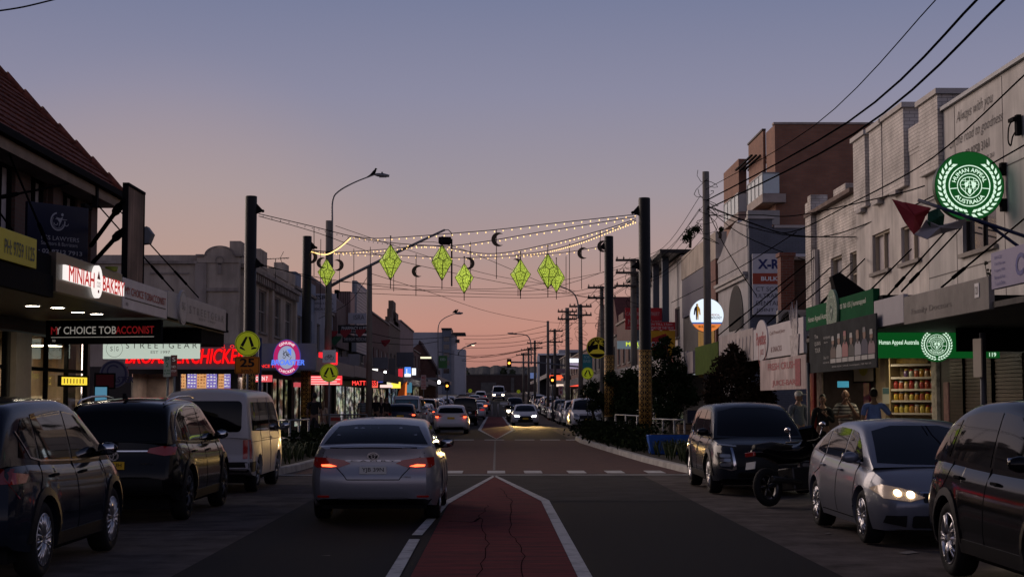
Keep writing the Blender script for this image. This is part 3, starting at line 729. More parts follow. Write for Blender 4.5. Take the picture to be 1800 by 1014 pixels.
def flat(name, poly, dz, m, kind='structure'):
 b = B(); b.bm.faces.new([b.bm.verts.new((x, y, road_z(y) + dz)) for x, y in poly])
 bmesh.ops.triangulate(b.bm, faces=b.bm.faces[:])
 return tag(b.build(name, m), kind=kind)
def hill_z(Y): return 3.0 if Y > 200 else road_z(Y)
# one ground sheet out to the horizon
b = B(); prev = None
for Y in [-40, -5, 20, 60, 100, 120, 140, 160, 180, 200, 225, 260, 320, 420, 700, 1200, 2200, 4500]:
 z = (road_z(Y) if Y <= 330 else road_z(330) + (Y - 330) * 0.004) - 0.03
 ln = [b.bm.verts.new((X, Y, z)) for X in (-3000, -30, 30, 3000)]
 if prev:
  for k in range(3): b.bm.faces.new((prev[k], prev[k + 1], ln[k + 1], ln[k]))
 prev = ln
tag(b.build('ground', mat('ground_earth', (0.05, 0.047, 0.043), 0.9, 0, .3, .3), smooth=True), kind='structure')
sheet('road', -3.12, 3.38, -8, 330, 0.004, ASPH)
sheet('road', -3.12, 3.38, 27.2, 36.4, 0.008, mat('old_asphalt', (0.036, 0.034, 0.036), 0.95, 0, 0.35, 1.2, 0.3, 60, spec=.1))
sheet('parking_lane', -6.45, -3.12, -8, 330, 0.002, PARK)
sheet('parking_lane', 3.38, 6.55, -8, 330, 0.002, PARK)
# footpaths with kerbs
for nm, xa, xb, kx in (('footpath', -30.0, -6.6, -6.45), ('footpath', 6.7, 30.0, 6.55)):
 sheet(nm, xa, xb, -8, 330, 0.15, FOOT)
 b = B(); prev = None; sg = 1 if kx > 0 else -1; ko = kx + sg * .15
 for i in range(57):
  y = -8 + 6.036 * i; z = road_z(y)
  ln = [b.bm.verts.new(p) for p in ((kx, y, z - .02), (kx + sg * .02, y, z + .135), (kx + sg * .04, y, z + .153), (ko + sg * .005, y, z + .153))]
  if prev:
   for k in range(3): b.bm.faces.new((prev[k], prev[k + 1], ln[k + 1], ln[k]))
  prev = ln
 tag(b.build('kerb', KERBM, smooth=False), kind='structure')
# raised crossing of red-brown pavers with its stop line and blocks
flat('crossing_pavement', [(-4.6, 37.0), (4.5, 37.0), (4.6, 69.5), (-4.6, 69.5)], 0.012, CROSSP)
def marks(name, polys, dz=0.018, m=None):
 b = B()
 for p in polys: b.bm.faces.new([b.bm.verts.new((x, y, road_z(y) + dz)) for x, y in p])
 return tag(b.build(name, m or LINEP), kind='structure')
marks('stop_line_marking', [[(-4.9, 36.3), (4.6, 36.3), (4.6, 36.6), (-4.9, 36.6)]])
blocks = []
for x in (-4.2, -3.2, -2.2, -1.15, -.15, .72, 1.75, 2.65, 3.6): blocks.append([(x, 37.25), (x + .42, 37.25), (x + .42, 38.6), (x, 38.6)])
for x in (-3.3, -1.7, -.4, .9, 2.0, 3.1): blocks.append([(x, 68.2), (x + .85, 68.2), (x + .85, 69.3), (x, 69.3)])
marks('block_marking', blocks)
marks('centre_line_marking', [[(-.02, 38.9), (.04, 38.9), (.09, 68), (.03, 68)]], m=mat('grey_line', (.15, .14, .14), .9))
# red medians outlined in white
marks('median_marking', [[(-.92, -6), (.82, -6), (.80, 27.0), (.02, 35.6), (-.74, 26.3)]], 0.012, REDP)
o = .14
marks('median_border_marking', [[(-1.06, -6), (-.92, -6), (-.90, 19.6), (-1.03, 19.6)], [(-1.03, 20.2), (-.90, 20.2), (-.74, 26.3), (-.86, 26.6)], [(-.86, 26.6), (-.74, 26.3), (.02, 35.6), (-.02, 36.1)],
  [(.82, -6), (.96, -6), (.94, 27.2), (.80, 27.0)], [(.80, 27.0), (.94, 27.2), (.06, 36.1), (.02, 35.6)]])
marks('median_marking', [[(.12, 70.8), (1.02, 92), (.78, 150), (-.52, 150), (-.72, 92)]], 0.012, REDP)
marks('median_border_marking', [[(.12, 70.1), (.12, 70.8), (-.72, 92), (-.92, 92)], [(.12, 70.8), (.12, 70.1), (1.22, 92), (1.02, 92)], [(1.02, 92), (1.22, 92), (.93, 150), (.78, 150)], [(-.92, 92), (-.72, 92), (-.52, 150), (-.68, 150)]])
# joints, cracks and patches in the surfacing
def crack(pts, w=.02):
 ps = []
 for (x0, y0), (x1, y1) in zip(pts, pts[1:]):
  n = 7
  for k in range(n): ps.append((x0 + (x1 - x0) * k / n + random.uniform(-.035, .035), y0 + (y1 - y0) * k / n))
 ps.append(pts[-1]); out = []
 for (x0, y0), (x1, y1) in zip(ps, ps[1:]): out.append([(x0 - w, y0), (x0 + w, y0), (x1 + w, y1), (x1 - w, y1)])
 return out
TAR = mat('tar_joint', (0.018, 0.012, 0.012), 1.0, spec=0.0)
marks('crack_marking', crack([(-.15, 15), (-.05, 19), (-.2, 23.5), (-.1, 26)], .005) + crack([(.28, 14.5), (.33, 18), (.22, 21), (.30, 27), (.12, 31)], .005) + crack([(-.7, 22.6), (-.3, 22.3), (-.2, 23.2)], .02), 0.0155, TAR)
marks('scuff_marking', [[(4.55, 17.7), (4.75, 17.9), (4.7, 18.1), (4.5, 17.85)], [(4.9, 17.2), (5.05, 17.25), (5.0, 17.35), (4.88, 17.3)], [(4.2, 20.4), (4.32, 20.45), (4.3, 20.55)], [(-3.4, 20.1), (-3.2, 20.15), (-3.25, 20.2)], [(-1.9, 17.6), (-1.78, 17.6), (-1.8, 17.66)]], .0125, mat('pale_scuff', (.16, .15, .15), .95))
jl = []
for y in range(12, 320, 9):
 jl.append([(-6.45, y), (-3.12, y + .05), (-3.12, y + .09), (-6.45, y + .05)]); jl.append([(3.38, y + 3), (6.55, y + 3.05), (6.55, y + 3.1), (3.38, y + 3.04)])
marks('joint_marking', jl, 0.008, TAR)
# kerb extensions that carry the festival poles, planted
SOIL = mat('garden_soil', (0.035, 0.03, 0.024), 0.95, 0, .4, 4, .6, 20)
LKB = [(-6.5, 33.6), (-5.6, 34.4), (-4.95, 36.2), (-4.72, 39), (-4.5, 45), (-4.3, 56), (-4.2, 66), (-4.5, 70), (-5.4, 72.5), (-6.5, 73.5)]
RKB = [(6.6, 33.2), (5.6, 34.0), (4.9, 35.4), (4.45, 38), (4.1, 44), (3.75, 54), (3.45, 64), (3.5, 69), (4.4, 72.5), (6.6, 74)]
for pts, sg in ((LKB, -1), (RKB, 1)):
 b = B(); tops = []
 pr = None
 for i, (x, y) in enumerate(pts):
  p, q = Vector(pts[max(i - 1, 0)]), Vector(pts[min(i + 1, len(pts) - 1)]); d = (q - p).normalized()
  nrm = Vector((d.y, -d.x)) * sg; nrm = nrm if nrm.x * sg > 0 else -nrm
  if abs(nrm.x) < .05: nrm.x = .05 * sg
  ix, iy = x + nrm.x * .2, y + nrm.y * .2
  ln = [b.bm.verts.new(v) for v in ((x, y, -.02), (x + nrm.x * .02, y + nrm.y * .02, .14), (x + nrm.x * .05, y + nrm.y * .05, .16), (ix, iy, .16))]
  tops.append((ix, iy))
  if pr:
   for k in range(3): b.bm.faces.new((pr[k], pr[k + 1], ln[k + 1], ln[k]))
  pr = ln
 tag(b.build('kerb', KERBM), kind='structure')
 flat('garden_bed', [t for t in tops] + [(sg * 6.62, 73.6), (sg * 6.62, 33.4)], 0.155, SOIL)
# ------------------------------------------------------------------ far end: embankment wall, trees, ridge
TREEM = mat('far_foliage', (0.030, 0.042, 0.022), 0.9, 0, .6, .12)
def ridge(name, Y, pts, m, thick=60, jag=0.0, n=260, kind='structure'):
 x0, x1 = pts[0][0], pts[-1][0]; f = pchip(pts); b = B(); pr = None
 for i in range(n + 1):
  px = x0 + (x1 - x0) * i / n; p = at(px, f(px), Y); z = p.z + random.uniform(-jag, jag)
  ln = [b.bm.verts.new(v) for v in ((p.x, Y - thick, 0), (p.x, Y - thick * .35 + random.uniform(-1, 1) * jag * 4, z * .75 + .25 * 3), (p.x, Y, z), (p.x, Y + thick, 0))]
  if pr:
   for k in range(3): b.bm.faces.new((pr[k], pr[k + 1], ln[k + 1], ln[k]))
  pr = ln
 return tag(b.build(name, m, smooth=False), kind=kind)
ridge('hills', 2600, [(100, 668), (500, 655), (760, 648), (830, 645), (900, 643), (985, 649), (1100, 652), (1400, 660), (1750, 668)], mat('hill_trees_far', (0.045, 0.05, 0.055), 1.0), 300, 1.6)
def leafmass(name, label, Y, pts, z0, m, n=5000, s=1.0, thick=10, kind='stuff'):
 f = pchip(pts); b = B()
 for i in range(n):
  px = random.uniform(pts[0][0], pts[-1][0]); y = Y + random.uniform(-thick, thick); top = at(px, f(px), y);
  lump = .72 + .28 * sin(px * .21 + sin(px * .07) * 3) * sin(px * .05 + 1)
  z = z0 + (top.z - z0) * lump * random.random() ** .55
  c = Vector((top.x, y, z)); u = Vector((random.gauss(0, 1), random.gauss(0, 1), random.gauss(0, 1))).normalized() * s * random.uniform(.5, 1); v = u.cross(Vector((random.gauss(0, 1), random.gauss(0, 1), random.gauss(0, 1)))).normalized() * s * .6
  b.quad(c - u, c - v, c + u, c + v)
 return tag(b.build(name, m, fix=False), kind=kind)
leafmass('treeline_foliage', '', 395, [(800, 660), (835, 649), (880, 646), (915, 650), (950, 648), (1000, 652), (1070, 650)], 2.5, TREEM, 9000, .9, 14)
ew = empty('rail_bridge_wall', (at(820, 700, 345).x, 345, 2.4), 0, 'dark brick railway wall closing the far end of the street', 'wall')
b = B(); b.b2((0, 0, 0), (24.5, 1.0, 4.7)); b.build('wall', brick('dark_brick', (.05, .028, .024), (.06, .033, .028), (.05, .045, .04)), ew)
b = B(); b.b2((-.2, -.15, 4.7), (24.7, 1.1, 5.0)); b.build('coping', mat('dark_concrete', (.07, .065, .06), .8, 0, .3, 2), ew)
b = B(); b.b2((9.6, -.3, 0), (10.3, -.02, 4.2)); b.b2((3.1, -.25, 0), (6.4, -.02, 3.2)); b.build('buttress', mat('grey_abutment', (.10, .095, .09), .8, 0, .3, 1), ew)
# ------------------------------------------------------------------ festival poles, lanterns, moons, string lights
def lattice():
 m = mat('gold_lattice', (0.02, 0.018, 0.012), .4); n, l = m.node_tree.nodes, m.node_tree.links; b = n['Principled BSDF']
 uv = n.new('ShaderNodeUVMap'); mxv = None
 for ang, sc in ((0, 1), (45, .7071), (-45, .7071), (90, 1)):
  mp = n.new('ShaderNodeMapping'); mp.inputs['Rotation'].default_value = (0, 0, R(ang)); l.new(uv.outputs[0], mp.inputs[0])
  s = n.new('ShaderNodeSeparateXYZ'); l.new(mp.outputs[0], s.inputs[0])
  a = n.new('ShaderNodeMath'); a.operation = 'MULTIPLY'; a.inputs[1].default_value = 1 / sc * (1 if ang in (0, 90) else .7071 * 1.414); l.new(s.outputs['X'], a.inputs[0])
  fr = n.new('ShaderNodeMath'); fr.operation = 'PINGPONG'; fr.inputs[1].default_value = .5; l.new(a.outputs[0], fr.inputs[0])
  lt = n.new('ShaderNodeMath'); lt.operation = 'LESS_THAN'; lt.inputs[1].default_value = .062; l.new(fr.outputs[0], lt.inputs[0])
  if mxv is None: mxv = lt
  else:
   q = n.new('ShaderNodeMath'); q.operation = 'MAXIMUM'; l.new(mxv.outputs[0], q.inputs[0]); l.new(lt.outputs[0], q.inputs[1]); mxv = q
 x = n.new('ShaderNodeMix'); x.data_type = 'RGBA'; x.inputs[6].default_value = (.012, .011, .01, 1); x.inputs[7].default_value = (.46, .27, .07, 1)
 l.new(mxv.outputs[0], x.inputs[0]); l.new(x.outputs[2], b.inputs['Base Color'])
 b.inputs['Metallic'].default_value = .2; b.inputs['Roughness'].default_value = .55
 return m
LATT = lattice()
def cyl_uv(o, r, cell):
 me = o.data; uv = me.uv_layers.new(name='UVMap')
 for p in me.polygons:
  us = []
  for li in p.loop_indices:
   c = me.vertices[me.loops[li].vertex_index].co; us.append((math.atan2(c.y, c.x) / (2 * pi), c.z))
  mxu = max(u for u, z in us)
  for li, (u, z) in zip(p.loop_indices, us):
   if mxu - u > .5: u += 1
   uv.data[li].uv = (u * round(2 * pi * r / cell), z / cell)
POLEM = mat('festival_pole_black', (0.012, 0.011, 0.010), 0.5, 0.0, .2, 3)
def festival_pole(px, ptop, Y, zs0, zs1, label, side):
 p = at(px, ptop, Y); h = p.z
 e = empty('festival_pole', (p.x, Y, .15), 0, label, 'pole', 'black festival poles')
 b = B(); b.lathe([(.30, 0), (.30, .03), (.19, .03), (.19, h - .15), (.17, h - .13), (.001, h - .13)], seg=32); b.build('shaft', POLEM, e)
 b = B(); b.lathe([(.19, zs0), (.212, zs0), (.212, zs1), (.19, zs1)], seg=48); o = b.build('lattice_sleeve', LATT, e); cyl_uv(o, .212, .19)
 b = B()
 for z in (zs0, zs1): b.lathe([(.19, z - .015), (.218, z - .015), (.218, z + .015), (.19, z + .015)], seg=32)
 b.build('sleeve_band', mat('gold_band', (.32, .19, .06), .5, .3), e)
 zb = h - .15 - .42
 for z in ((zb, zb - 1.75) if Y < 60 else (zb,)):
  b = B(); b.prism([(side * .17, z - .14), (side * .38, z - .06), (side * .38, z - .01), (side * .17, z + .22)], -.02, .02); b.lathe([(.05, -.02), (.05, .02)], (side * .38, 0, z - .04), 'y', 12, True)
  b.build('cable_bracket', BLK, e)
 return p.x + side * .40, Y, zb + .12
NL = festival_pole(441.5, 346, 51, 1.55, 3.1, 'near left black festival pole rising behind the white van', 1)
NR = festival_pole(1132.5, 349, 51, .42, 3.15, 'tallest black pole with gold lattice sleeve among the right-hand shrubs', -1)
FL = festival_pole(540, 416, 66, .9, 3.4, 'black lattice-sleeved pole between the round broasted chicken sign and the timber lamp pole', 1)
FR = festival_pole(1070, 416, 66, .9, 3.4, 'thinner black lattice pole left of the tallest one on the right kerb', -1)
BULBON = glow('festoon_bulb_lit', (1.0, 0.62, 0.22), 2.3); BULBOFF = mat('festoon_bulb_unlit', (.35, .33, .31), .1, coat=1)
CABLE = mat('black_cable', (0.004, 0.004, 0.0045), 1.0, spec=0.0)
_bo = B(); _bo.ball((0, 0, -.03), .021, 1, (1, 1, 1.25)); _b = _bo.build('bulb', [BULBON]); BULBME = _b.data; bpy.data.objects.remove(_b)
def spline(pts, n=10):
 pts = [Vector(p) for p in pts]; out = []
 for i in range(len(pts) - 1):
  p0, p1, p2, p3 = pts[max(i - 1, 0)], pts[i], pts[i + 1], pts[min(i + 2, len(pts) - 1)]
  for k in range(n):
   t = k / n
   out.append(.5 * ((2 * p1) + (p2 - p0) * t + (2 * p0 - 5 * p1 + 4 * p2 - p3) * t * t + (-p0 + 3 * p1 - 3 * p2 + p3) * t ** 3))
 out.append(pts[-1]); return out
def string_lights(label, pix, spacing, unlit_to=0.0, r=.014):
 pts = spline([at(x, y, Y) for x, y, Y in pix], 10)
 e = empty('string_lights', pts[0], 0, label, 'string lights', 'festoon strings over the crossing'); o0 = pts[0]
 b = B(); b.tube([p - o0 for p in pts], r, 5); b.build('cable', CABLE, e)
 acc = spacing * .5; tot = sum((a - c).length for a, c in zip(pts, pts[1:])); run = 0; k = 0
 for a, c in zip(pts, pts[1:]):
  L = (c - a).length
  while acc <= L:
   p = a + (c - a) * (acc / L) - o0
   u = bpy.data.objects.new('bulb', BULBME); COL.objects.link(u); u.parent = e; u.location = (p.x, p.y, p.z - .03)
   if (run + acc) / tot < unlit_to:
    u.material_slots[0].link = 'OBJECT'; u.material_slots[0].material = BULBOFF
   acc += spacing; k += 1
  acc -= L; run += L
string_lights('upper festoon string sagging from near left pole to near right pole, its left bulbs unlit', [(455, 376, 51), (545, 397, 52), (630, 418, 54), (700, 428, 56), (786, 432, 56), (850, 425, 55), (950, 408, 53), (1118, 381, 51)], .30, .42)
string_lights('topmost lit festoon string dipping to the lantern frame and up to the near right pole', [(617, 415, 58), (660, 419, 57), (720, 416, 56), (786, 411, 55), (870, 404, 54), (960, 394, 53), (1118, 377, 51)], .34)
string_lights('short bright festoon strand rising steeply beside the thin left festival pole', [(547, 440, 66), (572, 445, 64), (595, 434, 61), (617, 415, 58)], .13)
string_lights('lower festoon string from thin left pole rising late towards the near right pole', [(547, 440, 66), (600, 443, 65), (680, 438, 62), (760, 432, 60), (860, 446, 57), (960, 430, 55), (1060, 404, 52), (1118, 385, 51)], .28)
string_lights('lowest festoon string strung almost level between the two thin poles', [(547, 441, 66), (620, 446, 66), (700, 449, 66), (800, 453, 66), (900, 450, 66), (990, 444, 66), (1062, 432, 66)], .30)
string_lights('festoon string climbing from the middle of the lowest string to the near right pole', [(905, 448, 62), (960, 441, 60), (1020, 425, 56), (1080, 402, 53), (1118, 388, 51)], .24)
def lantern_mat():
 m = mat('lantern_panel', (.10, .13, .03), .5); n, l = m.node_tree.nodes, m.node_tree.links; b = n['Principled BSDF']
 t = n.new('ShaderNodeTexCoord'); v = n.new('ShaderNodeTexVoronoi'); v.feature = 'DISTANCE_TO_EDGE'; v.inputs['Scale'].default_value = 17; l.new(t.outputs['Object'], v.inputs['Vector'])
 r = n.new('ShaderNodeMapRange'); r.inputs['From Min'].default_value = .03; r.inputs['From Max'].default_value = .16; r.inputs['To Min'].default_value = .16; r.inputs['To Max'].default_value = .95; l.new(v.outputs['Distance'], r.inputs['Value'])
 oi = n.new('ShaderNodeObjectInfo'); r2 = n.new('ShaderNodeMapRange'); r2.inputs['To Min'].default_value = .8; r2.inputs['To Max'].default_value = 1.35; l.new(oi.outputs['Random'], r2.inputs['Value'])
 mu = n.new('ShaderNodeMath'); mu.operation = 'MULTIPLY'; l.new(r.outputs[0], mu.inputs[0]); l.new(r2.outputs[0], mu.inputs[1])
 b.inputs['Emission Color'].default_value = (.50, .62, .075, 1); l.new(mu.outputs[0], b.inputs['Emission Strength']); return m
LANT = lantern_mat()
def make_lantern():
 e = empty('festival_lantern'); n = 6; r, t, bt = .345, .52, -.58
 ring = [Vector((r * cos(2 * pi * k / n + .3), r * sin(2 * pi * k / n + .3), .0)) for k in range(n)]
 up = [Vector((r * .80 * cos(2 * pi * (k + .5) / n + .3), r * .80 * sin(2 * pi * (k + .5) / n + .3), .09)) for k in range(n)]
 T, Bt = Vector((0, 0, t)), Vector((0, 0, bt))
 b = B()
 for k in range(n):
  a, u, c = ring[k], up[k], ring[(k + 1) % n]; w = up[k - 1]
  b.quad(a, u, T, w); b.bm.faces.new([b.bm.verts.new(p) for p in (a, c, u)]); b.bm.faces.new([b.bm.verts.new(p) for p in (c, a, Bt)])
 b.build('lantern_panel', LANT, e)
 b = B()
 for k in range(n):
  for p, q in ((ring[k], up[k]), (up[k], ring[(k + 1) % n]), (up[k], T), (ring[k], Bt)): b.rod(p * 1.012, q * 1.012, .011, seg=5)
  m1 = ring[k].lerp(Bt, .38); m2 = ring[(k + 1) % n].lerp(Bt, .38); b.rod(m1 * 1.01, m2 * 1.01, .009, seg=5)
 b.build('lantern_frame', BLK, e)
 b = B(); b.rod((0, 0, t - .01), (0, 0, t + .24), .014, seg=6); b.rod((0, 0, bt), (0, 0, bt - .26), .014, seg=6); b.ball((0, 0, t + .24), .03); b.build('hanging_rod', BLK, e)
 return e
LN = [(574, 478, 65.5, .98, 'green diamond lantern hanging beside the thin left pole'), (686.5, 459, 52, 1.0, 'green diamond lantern patterned dark, second from the left'), (777, 460, 53, 1.02, 'bright green diamond lantern beside the dark floodlight post'),
  (816, 488, 62, 1.0, 'dim green diamond lantern lowest in the middle of the street'), (915, 482, 58, 1.0, 'green diamond lantern hanging alone right of the street middle'), (963, 475, 53, 1.0, 'brightest green diamond lantern overlapping the one behind it'), (978, 488, 66, 1.0, 'dim green diamond lantern half hidden behind the rightmost bright one')]
L0 = make_lantern()
for i, (x, y, Y, s, lb) in enumerate(LN):
 o = L0 if i == 0 else copy_tree(L0)
 o.location = at(x, y, Y); o.rotation_euler = (0, 0, i * .7); o.scale = (s * 1.07, s * 1.07, s * 1.07)
 tag(o, lb, 'lantern', 'green diamond lanterns over the crossing')
MOON = mat('moon_bronze', (.055, .042, .03), .45, .4)
def moon_poly(r, n=16):
 a0 = R(50); out = [(r * cos(a0 + (2 * pi - 2 * a0) * k / n), r * sin(a0 + (2 * pi - 2 * a0) * k / n)) for k in range(n + 1)]
 p0 = Vector(out[0]); cx = r * .42; r2 = (p0 - Vector((cx, 0))).length; b0 = math.atan2(p0.y, p0.x - cx)
 inn = [(cx + r2 * cos(b0 + (2 * pi - 2 * b0) * k / n), r2 * sin(b0 + (2 * pi - 2 * b0) * k / n)) for k in range(1, n)]
 return out + inn[::-1]
MOONS = [(547, 452, 66, .26, 180, 0, 0, 'crescent moon facing left in front of the thin left pole'), (566, 462, 64, .22, 0, 420, 540, 'crescent moon just left of the leftmost lantern'), (594, 466, 63, .23, 180, 446, 515, 'crescent moon just right of the leftmost lantern'), (734, 477, 54, .20, 0, 446, 520, 'small crescent moon hanging alone between two lanterns'),
   (824, 463, 60, .22, 180, 425, 508, 'crescent moon above the dim middle lantern'), (876, 421, 54, .24, 0, 404, 490, 'highest crescent moon with a long rod trailing below'), (908, 464, 58, .20, 180, 447, 520, 'crescent moon tucked against the lone lantern'),
   (1025, 445, 60, .22, 0, 430, 508, 'crescent moon left of the thin right pole'), (1060, 433, 65, .24, 0, 0, 0, 'crescent moon fixed at the thin right pole head')]
for x, y, Y, r, rot, y0, y1, lb in MOONS:
 p = at(x, y, Y); e = empty('crescent_moon', p, 0, lb, 'moon ornament', 'crescent moons over the crossing')
 pts = moon_poly(r)
 if rot: pts = [(-u, v) for u, v in pts][::-1]
 b = B(); b.prism(pts, -.025, .025); b.build('crescent', MOON, e)
 if y1:
  a, c = at(x + 1, y0, Y) - p, at(x - (4 if x == 876 else 0), y1, Y) - p; b = B()
  off = -r * .9 if rot == 0 else r * .9
  b.rod((off * .3, .04, a.z), (off * .3, .04, c.z), .012, seg=6); b.build('hanging_rod', BLK, e)
for x, y0, y1, Y in ((552, 400, 485, 51.5), (622, 437, 512, 60), (692, 440, 512, 62), (651, 434, 470, 62), (995 + 0, 450, 512, 64), (1055, 405, 478, 52), (1001, 428, 512, 58), (914, 450, 520, 58)):
 a, c = at(x, y0, Y), at(x, y1, Y); b = B(); b.rod((0, 0, 0), c - a, .012, seg=6); o = b.build('ornament_rod', BLK, None, a)
 tag(o, 'bare thin black rod hanging from the festoon cables', 'rod', 'bare ornament rods over the crossing')
# ------------------------------------------------------------------ timber poles, street lamps, wires
LAMPLIT = glow('street_lamp_lens', (1.0, .78, .55), 6.0)
def timber_pole(px, ptop, Y, r, label, arms=(), xoff=0.0, group='timber power poles', armlen=1.3, clutter=True, z0=.15):
 p = at(px, ptop, Y); h = p.z; z0 = z0 + road_z(Y)
 e = empty('power_pole', (p.x, Y, z0), 0, label, 'pole', group); h -= z0
 b = B(); b.tube([(0, 0, -.1), (.02, 0, h * .5), (0, 0, h)], [r * 1.15, r * 1.02, r * .9], 14); b.build('shaft', WOOD, e)
 for a in arms:
  za = at(px, a, Y).z - z0
  b = B(); b.box((0, -r - .06, za), (armlen * 2, .11, .12)); b.build('crossarm', mat('crossarm_timber', (.06, .055, .05), .8), e)
  b = B()
  for k in (-.92, -.55, .55, .92): b.lathe([(.012, 0), (.05, .03), (.05, .07), (.02, .1), (.02, .16), (.001, .16)], (armlen * k, -r - .06, za + .06), seg=8)
  b.build('insulator', mat('insulator_brown', (.05, .035, .03), .3), e)
 if clutter:
  b = B()
  for k in range(7):
   a0 = random.uniform(0, 6); z = h - .4 - k * .36
   pts = [(cos(a0 + t) * (r + .05 + .28 * sin(t * .5)), sin(a0 + t) * .2 - .1, z - .5 * sin(t * .5) ** 2 + .1 * t) for t in [i * .6 for i in range(10)]]
   b.tube(pts, .012, 4)
  b.build('service_cable', CABLE, e)
 return e
timber_pole(649.5, 468, 70, .125, 'timber power pole on left footpath beside the striped-shirt walker', (), clutter=False)
timber_pole(578, 388, 68, .145, 'timber pole on the left carrying the tall curved street lamp', (), clutter=False, group=None)
def lamp_arm(name, label, pix, Y, head, r=.045, lit=False, hl=.62, group='street lamps'):
 pts = spline([at(x, y, Y) for x, y in pix], 8); o0 = pts[0]
 e = empty(name, o0, 0, label, 'street lamp', group)
 b = B(); b.tube([p - o0 for p in pts], [r * (1 - .45 * i / len(pts)) for i in range(len(pts))], 8); b.build('lamp_arm', GREYM, e)
 a = pts[-1] - o0; d = (at(head[0], head[1], Y) - pts[-1]); d.normalize()
 b = B(); b.tube([a - d * .05, a + d * .1, a + d * (hl * .6), a + d * hl], [.03, .075, .09, .05], 8); b.box(a + d * hl * .5 + Vector((0, 0, .10)), (.07, .07, .08)); b.build('lamp_head', GREYM, e, smooth=True)
 b = B(); b.box(a + d * hl * .55 - Vector((0, 0, .085)), (hl * .5, .09, .02)); b.build('lamp_lens', LAMPLIT if lit else mat('lamp_lens_off', (.3, .3, .3), .3), e)
 return e
lamp_arm('street_lamp', 'tall curved street lamp with a bird perched on its arm', [(584, 470), (584, 390), (585, 352), (596, 336), (625, 320), (659, 307)], 68, (690, 310))
# the bird
p = at(657, 306.5, 68); b = B()
b.tube([(-.19, 0, -.06), (-.08, 0, .0), (.0, 0, .07), (.06, 0, .16), (.085, 0, .22)], [.02, .055, .075, .055, .02], 8); b.ball((.085, 0, .225), .047, 2); b.rod((.12, 0, .225), (.17, 0, .215), .014, .003, 6)
b.tube([(-.30, 0, -.12), (-.14, 0, -.04)], [.012, .035], 6); b.rod((0, .02, .02), (.0, .02, -.05), .007, seg=4)
tag(b.build('bird', BLK, None, p, smooth=True), 'dark bird perched on the curved street lamp arm', 'bird')
lamp_arm('street_lamp', 'slim curved street lamp rising behind the left shops', [(768, 690), (770, 640), (770, 600), (771, 572), (780, 560), (800, 551)], 125, (818, 550), .05)
for k, dx in enumerate((0, 3.2)):
 p = at(800 + dx, 548.5, 125); b = B(); b.tube([(-.2, 0, -.05), (-.03, 0, .05), (.06, 0, .16)], [.03, .085, .04], 6); b.ball((.07, 0, .19), .05); tag(b.build('bird', BLK, None, p), 'tiny bird perched on the slim curved lamp behind the left shops', 'bird', 'birds on the slim street lamp')
lamp_arm('street_lamp', 'curved street lamp leaning left over the right-hand row of poles', [(1016, 560), (1016, 535), (1010, 518), (997, 508), (975, 500)], 95, (955, 497), .05)
lamp_arm('street_lamp', 'distant curved street lamp over the parked cars', [(934, 640), (933, 605), (929, 592), (920, 588), (909, 587)], 165, (898, 586), .07, hl=1.0)
lamp_arm('street_lamp', 'small lit street lamp in front of the pale modern block', [(806, 625), (807, 618), (815, 611), (820, 609)], 150, (828, 606), .06, True, 1.0)
# floodlight on its long raking arm over the crossing
p0 = at(577, 505, 68); e = empty('raking_outrigger_arm', p0, 0, 'long raking grey arm carrying a black floodlight over the lanterns', 'outrigger')
q = [at(x, y, 68) - p0 for x, y in ((577, 505), (600, 492), (680, 452), (782, 404))]
b = B(); b.tube(q, [.075, .07, .06, .045], 10); b.tube([q[3], at(788, 404, 68) - p0, at(793, 409, 68) - p0, at(795, 416, 68) - p0], .02, 6); b.build('arm', GREYM, e)
c = at(782, 422, 68) - p0; b = B(); b.box(c, (.55, .3, .26)); b.prism([(c.x - .27, c.z - .13), (c.x + .27, c.z - .13), (c.x + .2, c.z - .2), (c.x - .2, c.z - .2)], -.12, .12); b.build('floodlight', BLK, e, bevel=.02)
p = at(794, 420, 68) - p0; q2 = at(794, 503, 68) - p0; b = B(); b.rod(p, q2, .035, seg=8); b.build('drop_tube', BLK, e)
# right-hand poles
timber_pole(1240.5, 302, 60, .142, 'thick near timber power pole rising in front of the round white sign', (), clutter=True)
timber_pole(1113, 455, 84, .17, 'timber power pole with three crossarms between the festival poles', (458, 480, 503), armlen=.95)
timber_pole(1057.5, 503, 95, .13, 'timber power pole with two crossarms seen against the thin festival pole', (506, 524), armlen=.85)
timber_pole(1020, 535, 106, .15, 'timber power pole with crossarms under the leaning street lamp', (539, 554), armlen=.75)
timber_pole(997, 541, 115, .16, 'timber pole with short stacked crossarms left of its lamp neighbour', (548, 561), armlen=.7)
timber_pole(963, 564, 138, .12, 'plain slim timber pole without crossarms above the parked row', (), clutter=False)
timber_pole(975, 578, 148, .13, 'small timber pole with two narrow crossarms beside the plain slim pole', (582, 601), armlen=.75)
timber_pole(940, 598, 185, .14, 'far timber pole standing over the white-signed building', (603, 612), armlen=.9)
timber_pole(929, 612, 205, .14, 'far thin timber pole in the bunched wires', (615, 622), armlen=1.0)
timber_pole(920, 620, 235, .15, 'farthest timber pole of the right-hand row', (624,), armlen=1.1)
def wire(label, pts, r=.013, group='overhead wires', cat='wire'):
 o0 = pts[0]; b = B(); b.tube([p - o0 for p in spline(pts, 6)], r, 5)
 return tag(b.build('overhead_wire', CABLE, None, o0), label, cat, group)
RW = 'overhead wires climbing from the thick timber pole to the top right'
